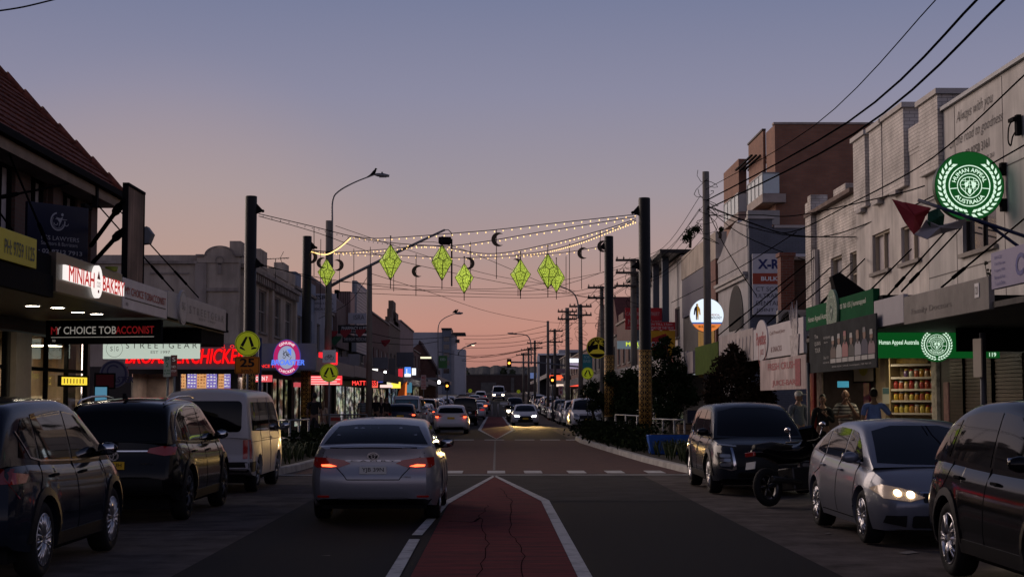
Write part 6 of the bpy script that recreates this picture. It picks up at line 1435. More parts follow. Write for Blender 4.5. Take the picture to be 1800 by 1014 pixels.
# roof aerial
p = at(484, 492, 70); e = empty('roof_aerial', p, 0, 'television aerial on the cream facade roof', 'aerial'); b = B(); b.rod((0, 0, -.4), (0, 0, at(484, 455, 70).z - p.z), .018, seg=6); zt = at(484, 455, 70).z - p.z; b.rod((-.6, 0, zt - .03), (.6, 0, zt + .05), .015, seg=5)
for k in range(8): x = -.5 + k * .14; b.rod((x, -.25, zt), (x + .05, .25, zt + .02), .009, seg=4)
b.rod((.2, 0, zt + .02), (.35, 0, zt + .32), .012, seg=5); b.rod((.2, 0, zt + .02), (.33, 0, zt - .25), .012, seg=5); b.build('aerial_rods', DARKM, e)
# small flags on a line
FR_ = mat('flag_red', (.22, .02, .025), .6); FG_ = mat('flag_green', (.015, .07, .035), .6)
for px, py, Y, m_, lb in ((583, 587, 78, FR_, 'small red pennant left of the pharmacy board'), (590, 596, 78, FG_, 'dark green drooping flag beside the red pennant'), (634, 583, 90, FR_, 'red pennant across the right end of the pharmacy board'), (678, 601, 104, FR_, 'dark red pennant below the barred brick windows'), (608, 584, 86, FR_, 'red pennant over the pharmacy lettering')):
 p = at(px, py, Y); b = B(); s_ = .3; b.prism([(-s_, .12), (s_, .16), (s_ * .9, .02), (-.05, -.32), (-s_ * .9, -.1)], -.01, .01); tag(b.build('pennant_flag', m_, None, p), lb, 'flag', 'small flags strung over the left footpath')
# ------------------------------------------------------------------ right side
R1 = RB('grey_clad_office', 'grey clad office wall with handwritten slogan at the right edge', 19.0, 36.0, z0=.1)
rx = lambda px: 36.0 - yat(px, 9.9); rz_ = lambda px, py: atX(px, py, 9.9).z - .1
o1 = (rx(1697), rx(1757), rz_(1725, 437), rz_(1725, 385) + .25)
R1.face(3.0, 7.95, GREYW, [o1], 9); R1.win(*o1, nx=2, pane=WINGL, fm=mat('dark_bronze_frame', (.06, .05, .045), .5))
b = B()
for z in (4.35, 6.1): b.b2((0, -.006, z), (17, -.001, z + .025))
for x in (2.2, 5.4, 8.6): b.b2((x, -.006, 3.0), (x + .025, -.0015, 7.9))
b.build('panel_joint', mat('joint_dark', (.12, .11, .105), .8), R1.e); R1.box('coping', GREYM, ((-.02, -.08, 7.95), (17, .5, 8.03)))
SCR = mat('slogan_print', (.065, .06, .06), .6)
def wallwrite(txt, px0, px1, py0, py1, sh=.35):   # writing on the wall between two pixel columns
 a, c = rx(px0), rx(px1); z0, z1 = rz_(px0, py0), rz_(px1, py1); return (txt, (a + c) / 2, (z0 + z1) / 2, abs(c - a), None, {'shear': sh})
def ww(txt, px0, px1, py, hz, sh=.35, bold=-.005): a, c = rx(px0), rx(px1); return (txt, (a + c) / 2, rz_((px0 + px1) / 2, py), abs(c - a), hz, {'shear': sh, 'bold': bold})
lettering(R1.e, SCR, [ww('Always with you', 1690, 1756, 186, .30), ww('on the road to goodness', 1678, 1773, 226, .28), ww('ph 02 9750 3161', 1696, 1748, 261, .24, 0, .01), ww('humanappeal.org.au', 1690, 1756, 283, .18, 0)], name='slogan', y=-.012)
e = empty('wall_sign_bracket', atX(1792, 215, 9.85), R(-90), 'black bracket with looped cable high on the grey wall', 'bracket'); e.scale = (.55, .55, .55); b = B(); b.b2((-.16, -.12, -.45), (.10, .04, .25)); b.b2((-.45, -.25, .05), (.1, -.12, .17)); b.build('bracket_plate', BLK, e); b = B(); b.tube(spline([(-.3, -.2, .05), (-.55, -.2, -.15), (-.6, -.2, -.55), (-.35, -.2, -.75), (-.15, -.2, -.5), (-.12, -.1, -.3)], 6), .025, 6); b.build('looped_cable', CABLE, e)
R2 = RB('white_brick_shops', 'white painted brick shop with stepped pier parapet and tall windows', 36.02, 43.2, z0=.1)
q2 = lambda px: 43.2 - yat(px, 9.9)
ops = [(q2(1537), q2(1568), 4.9, rz_(1552, 406)), (q2(1588), q2(1622), 4.9, rz_(1605, 392))]
R2.face(3.0, 7.55, streaks('white_brick_smooth', (.58, .54, .50), .45), ops, 9)
for o in ops: R2.win(*o, nx=2, pane=CURT, fm=mat('cream_window_frame', (.40, .34, .25), .5), rev=.2)
for px0, px1, py in ((1513, 1534, 240), (1542, 1564, 221), (1566, 1604, 197), (1632, 1666, 171)):
 a, c = q2(px0), q2(px1); b = B(); b.b2((a, -.12, 6.7), (c, .5, rz_((px0 + px1) / 2, py))); b.build('parapet_pier', WBRICK, R2.e)
for px0, px1, py in ((1512, 1535, 240), (1541, 1565, 221), (1565, 1605, 197), (1631, 1667, 171)):
 a, c = q2(px0) - .05, q2(px1) + .05; z = rz_((px0 + px1) / 2, py); b = B(); b.b2((a, -.18, z), (c, .56, z + .12)); b.build('pier_cap', mat('pale_cap_render', (.40, .375, .355), .7, 0, .15, 2), R2.e)
b = B()
for px0, px1, py in ((1532, 1545, 262), (1562, 1570, 212), (1602, 1634, 214)):
 a, c = q2(px0), q2(px1); b.b2((a, -.02, 7.5), (c, .3, rz_((px0 + px1) / 2, py)))
b.b2((0, -.01, 7.4), (7.17, .29, 8.0)); b.build('parapet', WBRICK, R2.e)
R2.box('drain_box', mat('pale_cap_render', (.4, .37, .35)), *[((q2(p_) - .3, -.16, 6.6), (q2(p_) + .3, -.002, 6.7)) for p_ in (1523, 1553, 1585)])
R3 = RB('peeling_white_brick_shop', 'peeling white brick shop with narrow windows left of the stepped parapet', 43.1, 49.6, X=9.93, z0=.1)
q3 = lambda px: 49.6 - yat(px, 9.9)
ops = [(q3(1461), q3(1481), 4.5, rz_(1471, 450)), (q3(1495), q3(1513), 4.5, rz_(1504, 440))]
R3.face(3.0, 7.35, OLDW, ops, 9)
for o in ops: R3.win(*o, nx=1, nz=2, pane=WINLT, fm=mat('cream_window_frame', (.4, .34, .25)), rev=.22)
R3.box('parapet_pier', OLDW, ((-.02, -.16, 3.6), (.85, .5, 7.75)), ((3.6, -.04, 7.35), (5.2, .4, 7.7)), ((.2, -.12, 7.75), (.7, .4, 7.95)))
R3.box('coping', mat('dirty_coping', (.14, .10, .085), .8, 0, .4, 3), ((-.05, -.2, 7.3), (6.38, .3, 7.42)))
R3.box('downpipe', mat('white_pipe', (.45, .42, .4), .6), ((.9, -.14, 3.0), (1.02, -.02, 6.2)), ((1.15, -.14, 3.0), (1.27, -.02, 6.2)))
# brick house with chimney-like pier, condenser
hb = Bld('brick_side_house', 'red-brown brick house end with square brick pier', (at(1371, 600, 52).x, 52), (at(1440, 600, 52).x, 52), z0=2.4); zt = at(1380, 452, 52).z - 2.4
hb.box('pier', RBRICK, ((0, -.3, 0), (.44, .3, zt))); hb.box('pier_cap', RBRICK, ((-.05, -.34, zt), (.49, .34, zt + .12))); hb.box('wall', BRN, ((.45, 0, 0), (hb.w, .9, zt - .1))); hb.box('eaves_board', CONC, ((.45, -.25, zt - .1), (hb.w, .3, zt)))
p = at(1392, 566, 49.5); e = empty('air_conditioner', (p.x, 49.5, p.z - .36), 0, 'large outdoor air-conditioner unit on the right awning roof', 'air conditioner'); b = B(); b.b2((-.42, 0, 0), (.46, .4, .74)); b.build('casing', mat('ac_casing', (.30, .29, .275), .5, 0, .1, 3), e, bevel=.02); b = B(); b.lathe([(.001, 0), (.08, 0), (.31, .01), (.32, -.03), (.33, -.01)], (-.02, -.012, .38), 'y', 28); b.build('fan_guard', mat('fan_dark', (.05, .048, .045), .6), e)
b = B()
for k in range(6): b.ring(-.02, .38, .05 + .05 * k, .056 + .05 * k, -.05, 28)
b.build('guard_rings', mat('ac_casing', (.3, .29, .27)), e, fix=False)
# blue-grey gabled clinic
R5 = Bld('blue_grey_clinic', 'blue-grey painted brick clinic side wall with tall x-ray board', (9.9, 61.4), (13.2, 61.4), z0=.1); zt = at(1340, 385, 61.4).z - .1
R5.face(0, zt - .35, BLUEW, [], .4); R5.box('wall_top', BLUEW, ((-.02, -.02, zt - .35), (.9, .5, zt))); R5.box('coping', mat('pale_cap_render', (.4, .37, .35)), ((-.06, -.1, zt), (.98, .55, zt + .09)), ((.98, -.06, zt - .35), (3.3, .5, zt - .24)))
R5b = RB('clinic_facade', 'pale clinic facade with curved gable parapet and dark arch', 61.82, 70, z0=.1)
R5b.face(0, zt - 1.0, streaks('pale_clinic_render', (.40, .38, .38), .25), [], 8); w5 = R5b.w
c5 = lambda px: 70 - yat(px, 9.9)
pts = [(0, zt - 1.0), (0, zt - .9), (.5, zt - .8)] + [(w5 * (.12 + .6 * k / 12), zt - .75 + 1.0 * sin(pi / 2 * k / 12)) for k in range(13)] + [(w5 * .75, zt + .12), (w5, zt + .05), (w5, zt - 1.0)]
b = B(); b.prism(pts, -.03, .4); b.build('curved_parapet', streaks('pale_clinic_render', (.40, .38, .38)), R5b.e); R5b.box('cornice', mat('pale_cap_render', (.4, .37, .35)), ((0, -.2, 6.5), (w5, -.001, 6.62)), ((0, -.12, 6.35), (w5, -.002, 6.48)))
za, zb = rz_(1293, 580), rz_(1293, 502); a, c = c5(1283), c5(1308)
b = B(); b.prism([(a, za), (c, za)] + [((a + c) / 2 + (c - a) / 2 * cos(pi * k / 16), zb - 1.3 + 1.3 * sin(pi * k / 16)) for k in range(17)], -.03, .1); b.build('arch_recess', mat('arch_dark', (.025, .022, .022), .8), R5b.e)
e, w, h = flatsign(1323, 446, 1436, 553, 61.2, (.50, .49, .52), 'tall white x-ray clinic board half hidden by the brick pier', name='clinic_signboard')
NV = mat('navy_print', (.02, .028, .12), .5); lettering(e, NV, [('X-RAY', w * .37, h * .83, w * .58, h * .16, {'bold': .04})], y=-.006)
b = B(); b.b2((0, -.008, h * .50), (w, -.002, h * .68)); b.build('red_band', mat('band_red', (.33, .055, .03), .5), e)
lettering(e, SIGNW, [('BULK BILLED', w * .44, h * .59, w * .62, h * .07)], y=-.014, bold=.03)
lettering(e, mat('grey_print', (.055, .055, .075), .5), [(t_, w * .05 + w * ww_ / 2, h * v_, w * ww_, h * .07) for t_, v_, ww_ in (('CT SCAN', .42, .42), ('ULTRASOUND', .31, .62), ('DENTAL X-RAY', .19, .68), ('JOINT INJECTION', .07, .8))], y=-.008, bold=.0)
# brown brick apartments with balconies
AP = Bld('brick_apartment_block', 'brown brick apartment block with glass balconies above the right shops', (at(1365, 500, 75).x, 75), (26, 75), z0=.1); Z = lambda py, Y=75: at(1400, py, Y).z - .1; x0 = AP.P0[0]; AX = lambda px, Y: at(px, 400, Y).x - x0
AP.face(0, Z(219), ABRICK, [], 2.42, x0=0); AP.box('coping', CONC, ((-.06, -.06, Z(219)), (AP.w, .4, Z(219) + .1)))
AP.box('stair_block', ABRICK, ((AX(1343, 77.5), 2.5, 0), (-.002, 7, Z(230, 77.5)))); AP.box('rear_block', ABRICK, ((AX(1302, 83), 8.5, 0), (-.01, 14, Z(277, 83)))); AP.box('coping_block', mat('dark_coping', (.06, .045, .04), .7), ((AX(1343, 77.5) - .05, 2.45, Z(230, 77.5)), (-.003, 7.05, Z(230, 77.5) + .09)))
FROST = mat('frosted_balcony_glass', (.45, .54, .56), .35, 0, .06, 3, spec=.7)
for yy, pl, pr, pg, pb, dep in ((0.05, 1341, 1371, 305, 355, 4.6), (7.2, 1298, 1332, 340, 385, 5.2)):
 Y = 75 + yy - .6; xl, xr = AX(pl, Y), AX(pr, Y) ; zs = Z(pb - 4, Y); zm = Z((pg + pb) / 2 + 6, Y); zg = Z(pg, Y); y0 = yy - .6
 sl_ = AP.box('balcony', CONC, ((xl, y0, zs - .12), (xr + .3, y0 + dep, zm - .12)))
 b = B(); b.b2((xl + .05, y0 + .03, zm - .1), (xr, y0 + .06, zg)); b.b2((xl + .03, y0 + .06, zm - .1), (xl + .06, y0 + dep, zg)); b.build('glass_panel', FROST, sl_)
 b = B(); b.b2((xl, y0, zg), (xr, y0 + .07, zg + .06)); b.b2((xl, y0 + .07, zg), (xl + .07, y0 + dep, zg + .06))
 for k in range(5): y = y0 + .05 + (dep - .1) * k / 4; b.b2((xl + .0, y - .03, zm - .12), (xl + .025, y + .03, zg))
 b.build('railing', GREYM, sl_)
AP.box('balcony_door', WINGL, ((AX(1352, 77.4), 2.44, Z(335, 77.4)), (AX(1364, 77.4), 2.49, Z(290, 77.4)))); AP.box('ground_ac', mat('ac_casing', (.3, .29, .27)), ((.1 - 1.5, -.5, Z(397)), (.1, -.02, Z(372))))
AP.box('pergola', BLK, *[((AX(1320, 79) - .1 + .22 * k, 3.2, Z(279, 79)), (AX(1320, 79) + .22 * k, 8.4, Z(279, 79) + .08)) for k in range(6)])
# ---- shops beyond on the right
r = RB('tan_plant_roof_shop', 'tan rendered shop with dark navy band and roof garden behind the thick pole', 70.02, 83); hh = at(1228, 415, 73).z
r.face(3, hh - 1.4, DK, [], 8); r.face(0, 3.0, DK, [], 1, 'shopfront_wall'); r.box('tan_parapet', CREAM, ((0, -.1, hh - 1.4), (13, .4, hh - .2))); r.box('blue_band', mat('navy_paint', (.02, .026, .065), .5), ((.5, -.12, hh - 3.4), (11, -.003, hh - 1.45))); r.box('brick_pier', RBRICK, ((11.2, -.1, 3), (12.9, -.002, hh - 1.42))); r.box('yellow_wall', mat('yellow_wall_paint', (.42, .24, .02), .6, 0, .15, 2), ((7.0, -.13, 2.7), (12.5, -.004, 4.9)))
awning(r, 0, 13, 2.75, mat('white_vinyl', (.5, .48, .48)))
r = row(1, 'white_columned_building', 'modern whitish building with steel columns behind the red clinic boards', 83.1, 104, 9.2, WR, 4, shop=(.6, .45, .3), ss=.3, wz=(5.0, 6.6)); r.box('column', mat('blue_steel', (.07, .09, .12), .5, .3), *[((x, -.8, 5), (x + .35, -.45, 9.6)) for x in (2, 7, 13, 18)]); r.box('roof_slab', DARKM, ((-.5, -1.2, 9.3), (21, 2, 9.5)))
row(1, 'brick_pale_shop', 'brick and pale panelled shop above the lit market sign', 104.1, 128, 7.7, BRB, 5, shop=(.7, .5, .3), ss=.3, pane=WINLT, par=((.1, .3, .6), (.6, .8, .5)))
r = row(1, 'tiled_gable_shop', 'shop with dark red tiled roof left of the thin right pole', 128.1, 158, 6.8, DK, 5, shop=(.8, .4, .3), ss=.35); b = B(); b.prism([(0, 6.8), (30, 6.8), (24, 10.2), (6, 10.2)], .2, 8); b.build('roof', mat('dark_red_tiles', (.075, .022, .02), .8, 0, .3, 3), r.e)
row(1, 'far_brick_shops', 'far dark shops standing over the parked right-hand row', 158.1, 205, 6.6, BRB, 8, shop=(.9, .5, .3), ss=.5); row(1, 'last_low_shops', 'last low shops before the railway wall on the right', 205.1, 300, 6.0, DK, 9, shop=(.8, .6, .4), ss=.5)
bl = Bld('flat_roofed_white_shed', 'flat-roofed far building with white frame and dark glazing', (at(946, 650, 240).x, 240), (at(1042, 650, 240).x, 240)); Z = lambda py: at(990, py, 240).z - bl.z
bl.box('wall', mat('charcoal_wall', (.05, .045, .05), .6), ((0, 0, 0), (bl.w, 8, Z(624)))); bl.box('white_frame', SIGNW, ((-.1, -.4, Z(624)), (bl.w, -.003, Z(621))), ((-.1, -.4, 0), (.2, -.004, Z(625))), ((1.2, -.45, 0), (1.9, -.005, Z(630)))); bl.box('upper_storey', mat('pale_panel', (.33, .34, .38)), ((3.2, 1, Z(620.5)), (6.2, 6, Z(614))))
# ---- right-hand signs in the distance
litsign(1000, 630, 1020, 637, 170, (.85, .9, 1), 1.5, 'bright white lit screen on the far white-framed building'); litsign(998, 638, 1022, 648, 172, (.55, .45, .62), .35, 'pale violet panel below the bright white screen'); litsign(966, 648, 994, 656, 165, (.20, .19, .22), 0, 'grey fascia panel in the far right row'); litsign(966, 659, 988, 664, 166, (1, .12, .04), 1.1, 'orange red lit fascia strip behind the far power poles'); litsign(978, 662, 990, 668, 164, (1, .16, .06), 1.0, 'second smaller orange lit sign in the far row')
litsign(973, 675, 1000, 679, 160, (1, .75, .6), 1.0, 'pale warm lit strip over parked cars on the right'); litsign(1002, 674, 1018, 679, 150, (1, .1, .06), 1.1, 'short red lit strip over parked cars on the right'); litsign(932, 655, 943, 665, 210, (.14, .2, .42), .6, 'blue lit banner in the far right distance')
e, w, h = flatsign(1099, 541, 1173, 579, 86, (.46, .028, .036), 'upper red medical centre board behind the poles', [('CANTERBURY STREET', .42, .72, .8, .16), ('Medical Centre', .5, .36, .86, .24), ('OPEN 7 DAYS', .22, .1, .36, .1)], (.5, .32, .32))
flatsign(1128, 566, 1187, 580, 85.5, (.46, .03, .034), 'lower red board reading till late under the upper red board', [('OPEN TILL 11pm', .5, .70, .82, .34), ('EVERY DAY OF THE YEAR', .5, .27, .92, .34)], (.6, .5, .5))
e, w, h = flatsign(1128, 580.5, 1187, 626, 85.6, (.58, .31, .02), 'yellow board with a red house arrow under the red boards'); b = B(); b.prism([(w * .3, h * .1), (w * .78, h * .1), (w * .78, h * .55), (w * .85, h * .55), (w * .72, h * .88), (w * .3, h * .7)], -.004, -.01); b.build('red_house_shape', mat('sign_red', (.35, .02, .02), .5), e); lettering(e, SIGNW, [('CHEMIST', w * .55, h * .45, w * .55, h * .22)], y=-.014, bold=.02)
litsign(1085, 599, 1144, 613, 100, (.16, .21, .24), .5, 'lit market fascia with yellow-green lettering between the right poles', [('MARKET', .62, .6, .72, .5), ('fresh halal food', .7, .2, .4, .15)], (.72, .85, .05), 1.0)
litsign(1218, 646, 1236, 658, 72, (.85, .9, .95), 1.3, 'white and orange lit sign low under the right awnings', [('NE', .5, .7, .6, .3)], (.9, .35, .05), .8); litsign(1186, 649, 1212, 652, 76, (1, .9, .7), .8, 'small warm tube strip seen through the street trees')
p = at(1050, 611, 90); e = empty('palm_round_sign', p, 0, 'round black sign with yellow palm tree beside the thin pole', 'sign'); rr = 19 * 90 / F; b = B(); b.ellipse(0, 0, rr, rr, 0, 40, .15); b.build('sign_case', BLK, e); b = B(); b.ring(0, 0, rr * .93, rr * .99, -.006, 40); YG = glow('palm_yellow', (.55, .42, .03), .16); b.prism([(-rr * .8, -rr * .55), (rr * .8, -rr * .55), (rr * .5, -rr * .25), (rr * .1, -rr * .12), (-rr * .4, -rr * .2)], -.004, -.01); b.prism([(rr * .05, -rr * .2), (rr * .18, -rr * .2), (rr * .16, rr * .35), (rr * .08, rr * .35)], -.005, -.011)
for a0 in (20, 60, 100, 140, 175, -15): t_ = R(a0); b.prism([(rr * .12, rr * .35), (rr * .12 + rr * .3 * cos(t_) - .02, rr * .35 + rr * .3 * sin(t_) + .03), (rr * .12 + rr * .55 * cos(t_), rr * .3 + rr * .42 * sin(t_) - .05)], -.006, -.012)
put_text(b, 'CEDAR LAND', 0, 0, rr * 1.6, rr * .16, -.01, .02, arc=(0, 0, rr * .78, pi / 2 + .3, 1)); b.build('palm_emblem', YG, e, fix=False)
# round white clinic sign
p = at(1242.5, 554, 64); e = empty('round_clinic_sign', p, 0, 'large round white lit clinic sign with orange foot behind the thick pole', 'sign'); rr = 29.5 * 64 / F
b = B(); b.ellipse(0, 0, rr * 1.02, rr * 1.02, .002, 48, .2); b.build('sign_case', mat('white_case', (.4, .4, .42), .4), e)
def disc_part(name, m_, lo, hi, y=-.004):
 b = B(); t0 = math.asin(max(-1, lo / rr)); t1 = math.asin(min(1, hi / rr)); n_ = 14
 pts = [(rr * cos(t0 + (t1 - t0) * k / n_), rr * sin(t0 + (t1 - t0) * k / n_)) for k in range(n_ + 1)] + [(-rr * cos(t1 - (t1 - t0) * k / n_), rr * sin(t1 - (t1 - t0) * k / n_)) for k in range(n_ + 1)]
 pts = [q for i, q in enumerate(pts) if i == 0 or (Vector(q) - Vector(pts[i - 1])).length > 1e-4]
 b.prism(pts, y, y + .003); return b.build(name, m_, e)
disc_part('white_face', glow('clinic_white', (.80, .90, 1.0), 1.05), -rr * .42, rr); disc_part('blue_band', glow('clinic_blue', (.05, .16, .50), .7), -rr * .52, -rr * .42); disc_part('orange_foot', glow('clinic_orange', (.85, .24, .05), .85), -rr, -rr * .52)
b = B(); put_text(b, 'MEDICAL', rr * .5, rr * .02, rr * .55, rr * .12, -.012, .02); b.build('lettering', glow('clinic_red_ink', (.5, .15, .05), .4), e, fix=False); b = B(); put_text(b, 'RADIOLOGY', rr * .45, -rr * .15, rr * .9, rr * .15, -.012, .02); put_text(b, 'BULK BILLED', 0, -rr * .68, rr * 1.0, rr * .12, -.012, .02); b.build('lettering', INK, e, fix=False)
for sx_, m_ in ((-1, NV), (1, mat('figure_ochre', (.45, .25, .03), .5, emit=(.8, .4, .05), es=.4))): b = B(); q = -rr * .58; b.prism([(q, rr * .55), (q + sx_ * .05, rr * .55), (q + sx_ * .12, rr * .38), (q + sx_ * .14, rr * .02), (q + sx_ * .09, rr * .02), (q + sx_ * .06, rr * .3), (q + sx_ * .05, -rr * .28), (q + sx_ * .01, -rr * .28), (q, 0)], -.012, -.016); b.ellipse(q + sx_ * .012, rr * .62, .035, .045, -.014, 14); b.build('body_figure', m_, e, fix=False)
# fascia boards along the right awnings
def fasc(px0, px1, z0, z1, m_, label, X=6.85, cat='fascia board', name='awning_fascia', th=.08): return board(name, label, cat, (X, yat(px0, X)), (X, yat(px1, X)), z0, z1, m_, th)
WV = mat('white_vinyl', (.5, .48, .48), .4, 0, .12, 2); DW = streaks('dirty_white_board', (.43, .38, .37), .4)
fasc(1146, 1175, 2.7, 3.42, WV, 'plain white fascia board beyond the street trees'); fasc(1175.3, 1183, 2.6, 3.42, mat('salmon_board', (.42, .12, .10), .5), 'salmon pink fascia piece between white boards'); fasc(1184, 1198, 2.65, 3.42, DW, 'first slanted off-white fascia board right of the salmon piece'); fasc(1198.5, 1207, 2.6, 3.45, mat('grey_board', (.30, .30, .33), .5), 'narrow grey fascia board over the street trees'); fasc(1207.5, 1218, 2.65, 3.4, DW, 'last off-white fascia board before the green awning')
fasc(1222, 1262, 2.55, 3.5, mat('lime_fascia', (.07, .11, .02), .8, 0, .2, 3, spec=.05), 'lime green fascia board behind the thick timber pole')
e, w, h = fasc(1264, 1324, 2.75, 3.62, DW, 'off-white fascia with faded dark brush strokes')
b = B()
for k in range(7): x = w * (.3 + .1 * k); b.prism([(x, h * .2), (x + .08, h * .2), (x + .3, h * .75), (x + .2, h * .8)], -.004, -.008)
b.build('brush_strokes', mat('faded_ink', (.16, .15, .18), .6), e)
e, w, h = fasc(1325, 1413, 2.75, 3.55, mat('white_vinyl_bright', (.50, .47, .48), .4, 0, .1, 2), 'white juice-bar fascia with red script and a fruit-cup picture'); RI = mat('faded_red_ink', (.30, .07, .08), .6)
b = B(); b.ellipse(w * .2, h * .6, .95, .52, -.03, 40, .03); b.build('oval_plate', WV, e); b = B(); put_text(b, 'Paradise', w * .2, h * .66, 1.5, .34, -.035, .02, .2); b.ring(w * .22, h * .2, .5, .55, -.033, 30, e=.8); put_text(b, 'JUICE', w * .22, h * .2, .5, .18, -.036, .01); b.build('script', RI, e, fix=False)
lettering(e, mat('faded_dark_red', (.16, .06, .06), .6), [('Cold Pressed Juice', w * .52, h * .74, w * .3, h * .14, {'shear': .2}), ('& SNACKS', w * .5, h * .25, w * .22, h * .16)], y=-.006)
b = B(); b.prism([(w * .80, -.1), (w * .92, -.1), (w * .94, h * .55), (w * .78, h * .55)], -.03, .0); b.ellipse(w * .86, h * .7, .32, .25, -.02, 20, .02)
for k in range(6): b.prism([(w * (.80 + .02 * k), h * .75), (w * (.815 + .02 * k), h * .75), (w * (.82 + .028 * (k - 2)), h * (1.3 + .1 * (k % 3)))], -.025, -.005)
b.build('fruit_cup', mat('fruit_grey', (.36, .33, .33), .6, 0, .5, 9), e)
e, w, h = fasc(1336, 1417, 1.95, 2.70, streaks('stained_banner', (.42, .34, .33), .5, .8, 5, .6), 'stained hanging cloth banner below the juice-bar fascia', X=6.75, cat='banner', name='hanging_banner', th=.02); lettering(e, RI, [('FRESH CRUSH', w * .5, h * .75, w * .6, h * .22), ('JUICE-BAR', w * .55, h * .2, w * .5, h * .22)], y=-.006, bold=.01); b = B(); b.b2((w * .8, -.012, h * .1), (w * .9, -.004, h * .9)); b.build('printed_fruit', mat('fruit_red', (.22, .05, .06), .6, 0, .5, 12), e)
GRN = mat('dark_green_fascia', (.010, .085, .035), .85, 0, .12, 2, spec=.04); PALEG = mat('pale_green_ink', (.38, .45, .38), .5)
e, w, h = fasc(1418, 1537, 3.22, 3.72, GRN, 'dark green charity fascia with raised pale wreath emblem', name='charity_fascia', cat='sign', th=.12)
lettering(e, PALEG, [('Human Appeal Australia', w * .22, h * .42, w * .36, h * .30), ('1300 760 155 | humanappeal', w * .72, h * .62, w * .38, h * .26)], y=-.006, bold=.015)
def wreath(parent, cx, cz, rr, y, m_, n=13):
 b = B()
 for sd in (-1, 1):
  for k in range(n):
   a0 = -pi / 2 + .12 + (pi * .80) * k / n
   for ro, tw in ((.93, .55), (.80, -.35)):
    a = a0 + (.05 if tw < 0 else 0); u, v = rr * ro * cos(a), rr * ro * sin(a); t_ = a + pi / 2 - tw; L = rr * .135; wd = rr * .05
    dx, dz = cos(t_), sin(t_); p0 = (u - dx * L * .6, v - dz * L * .6); p2 = (u + dx * L, v + dz * L); p1 = (u - dz * wd, v + dx * wd); p3 = (u + dz * wd, v - dx * wd)
    q = [p0, p1, p2, p3]; b.quad(*[(cx + sd * s_[0], y, cz + s_[1]) for s_ in q])
 return b.build('laurel_wreath', m_, parent, fix=False)
def emblem(e, cx, cz, rr, m_, y=-.008):
 wreath(e, cx, cz, rr * .92, y, m_)
 b = B(); r2 = rr * .60
 b.ring(cx, cz, r2 * .95, r2, y, 48); b.ring(cx, cz, r2 * .56, r2 * .60, y, 40)
 put_text(b, 'HUMAN APPEAL', 0, 0, r2 * 2.05, r2 * .20, y, .02, arc=(cx, cz, r2 * .77, pi / 2, 1)); put_text(b, 'AUSTRALIA', 0, 0, r2 * 1.5, r2 * .20, y, .02, arc=(cx, cz, r2 * .78, -pi / 2, -1))
 for sg in (-1, 1): b.quad((cx + sg * r2 * .6, y, cz - r2 * .13), (cx + sg * r2 * .95, y, cz - r2 * .16), (cx + sg * r2 * .95, y, cz - r2 * .12), (cx + sg * r2 * .6, y, cz - r2 * .09))
 # globe drawn as a heart-shaped drop
 pts = [(cx + r2 * .45 * cos(pi * k / 14), cz + r2 * .06 + r2 * .36 * sin(pi * k / 14)) for k in range(15)] + [(cx - r2 * .40, cz - r2 * .12), (cx, cz - r2 * .50), (cx + r2 * .40, cz - r2 * .12)]
 for (u0, v0), (u1, v1) in zip(pts, pts[1:] + pts[:1]): b.rod((u0, y, v0), (u1, y, v1), r2 * .018, seg=4)
 for bl_ in (((-.25, .12), (-.02, .25), (-.08, -.02), (-.2, -.08)), ((.08, .22), (.32, .16), (.28, -.06), (.14, -.12), (.1, .05)), ((-.06, -.12), (.1, -.18), (.02, -.42), (-.08, -.3))): b.prism([(cx + r2 * u, cz + r2 * v) for u, v in bl_], y, y - .003)
 for v in (-.12, .06, .24): b.rod((cx - r2 * .4, y, cz + r2 * v), (cx + r2 * .4, y, cz + r2 * v), r2 * .010, seg=4)
 for u in (-.2, 0, .2): b.rod((cx + r2 * u, y, cz - r2 * .38), (cx + r2 * u, y, cz + r2 * .4), r2 * .010, seg=4)
 b.build('globe_emblem', m_, e, fix=False)
b = B(); b.ellipse(w * .47, h * .5, .52, .46, -.06, 36, .05); b.build('emblem_disc', mat('emblem_grey_green', (.12, .20, .14), .5), e); emblem(e, w * .47, h * .5, .52, PALEG, -.065)
# big round green lit sign
GL = glow('green_lit_face', (.004, .082, .014), .72); WL = glow('emblem_white_lit', (.72, .95, .75), .95)
p = at(1704, 327, 30.4); e = empty('round_charity_sign', p, 0, 'large round green lit charity sign projecting from the grey wall', 'sign'); rr = 62 * 30.4 / F
b = B(); b.ellipse(0, 0, rr, rr, 0, 64, .16); b.build('sign_case', mat('dark_green_case', (.006, .03, .012), .4), e); b = B(); b.ellipse(0, 0, rr * .985, rr * .985, -.004, 64); b.build('lit_face', GL, e, fix=False); emblem(e, 0, 0, rr, WL, -.012)
b = B()
for z in (.34, -.36): b.b2((rr * .9, .05, z - .03), (9.89 - p.x, .12, z + .03)); b.b2((9.80 - p.x, .0, z - .12), (9.89 - p.x, .17, z + .12))
b.build('wall_bracket', BLK, e)
# under-awning green lit sign
p0, p1 = at(1545, 600, 30.0), at(1757, 600, 30.0)
e, w, h = board('charity_hanging_sign', 'long green lit hanging charity sign with round emblem and number', 'sign', p0, p1, 2.50, 3.0, GL, .12)
lettering(e, WL, [('Human Appeal Australia', w * .165, h * .57, w * .33, h * .22), ('119', w * .94, h * .13, .13, .08)], y=-.006, bold=.012)
b = B(); b.ellipse(w * .473, h * .50, .325, .325, -.04, 48, .03); b.build('emblem_disc', GL, e); emblem(e, w * .473, h * .5, .325, WL, -.05)
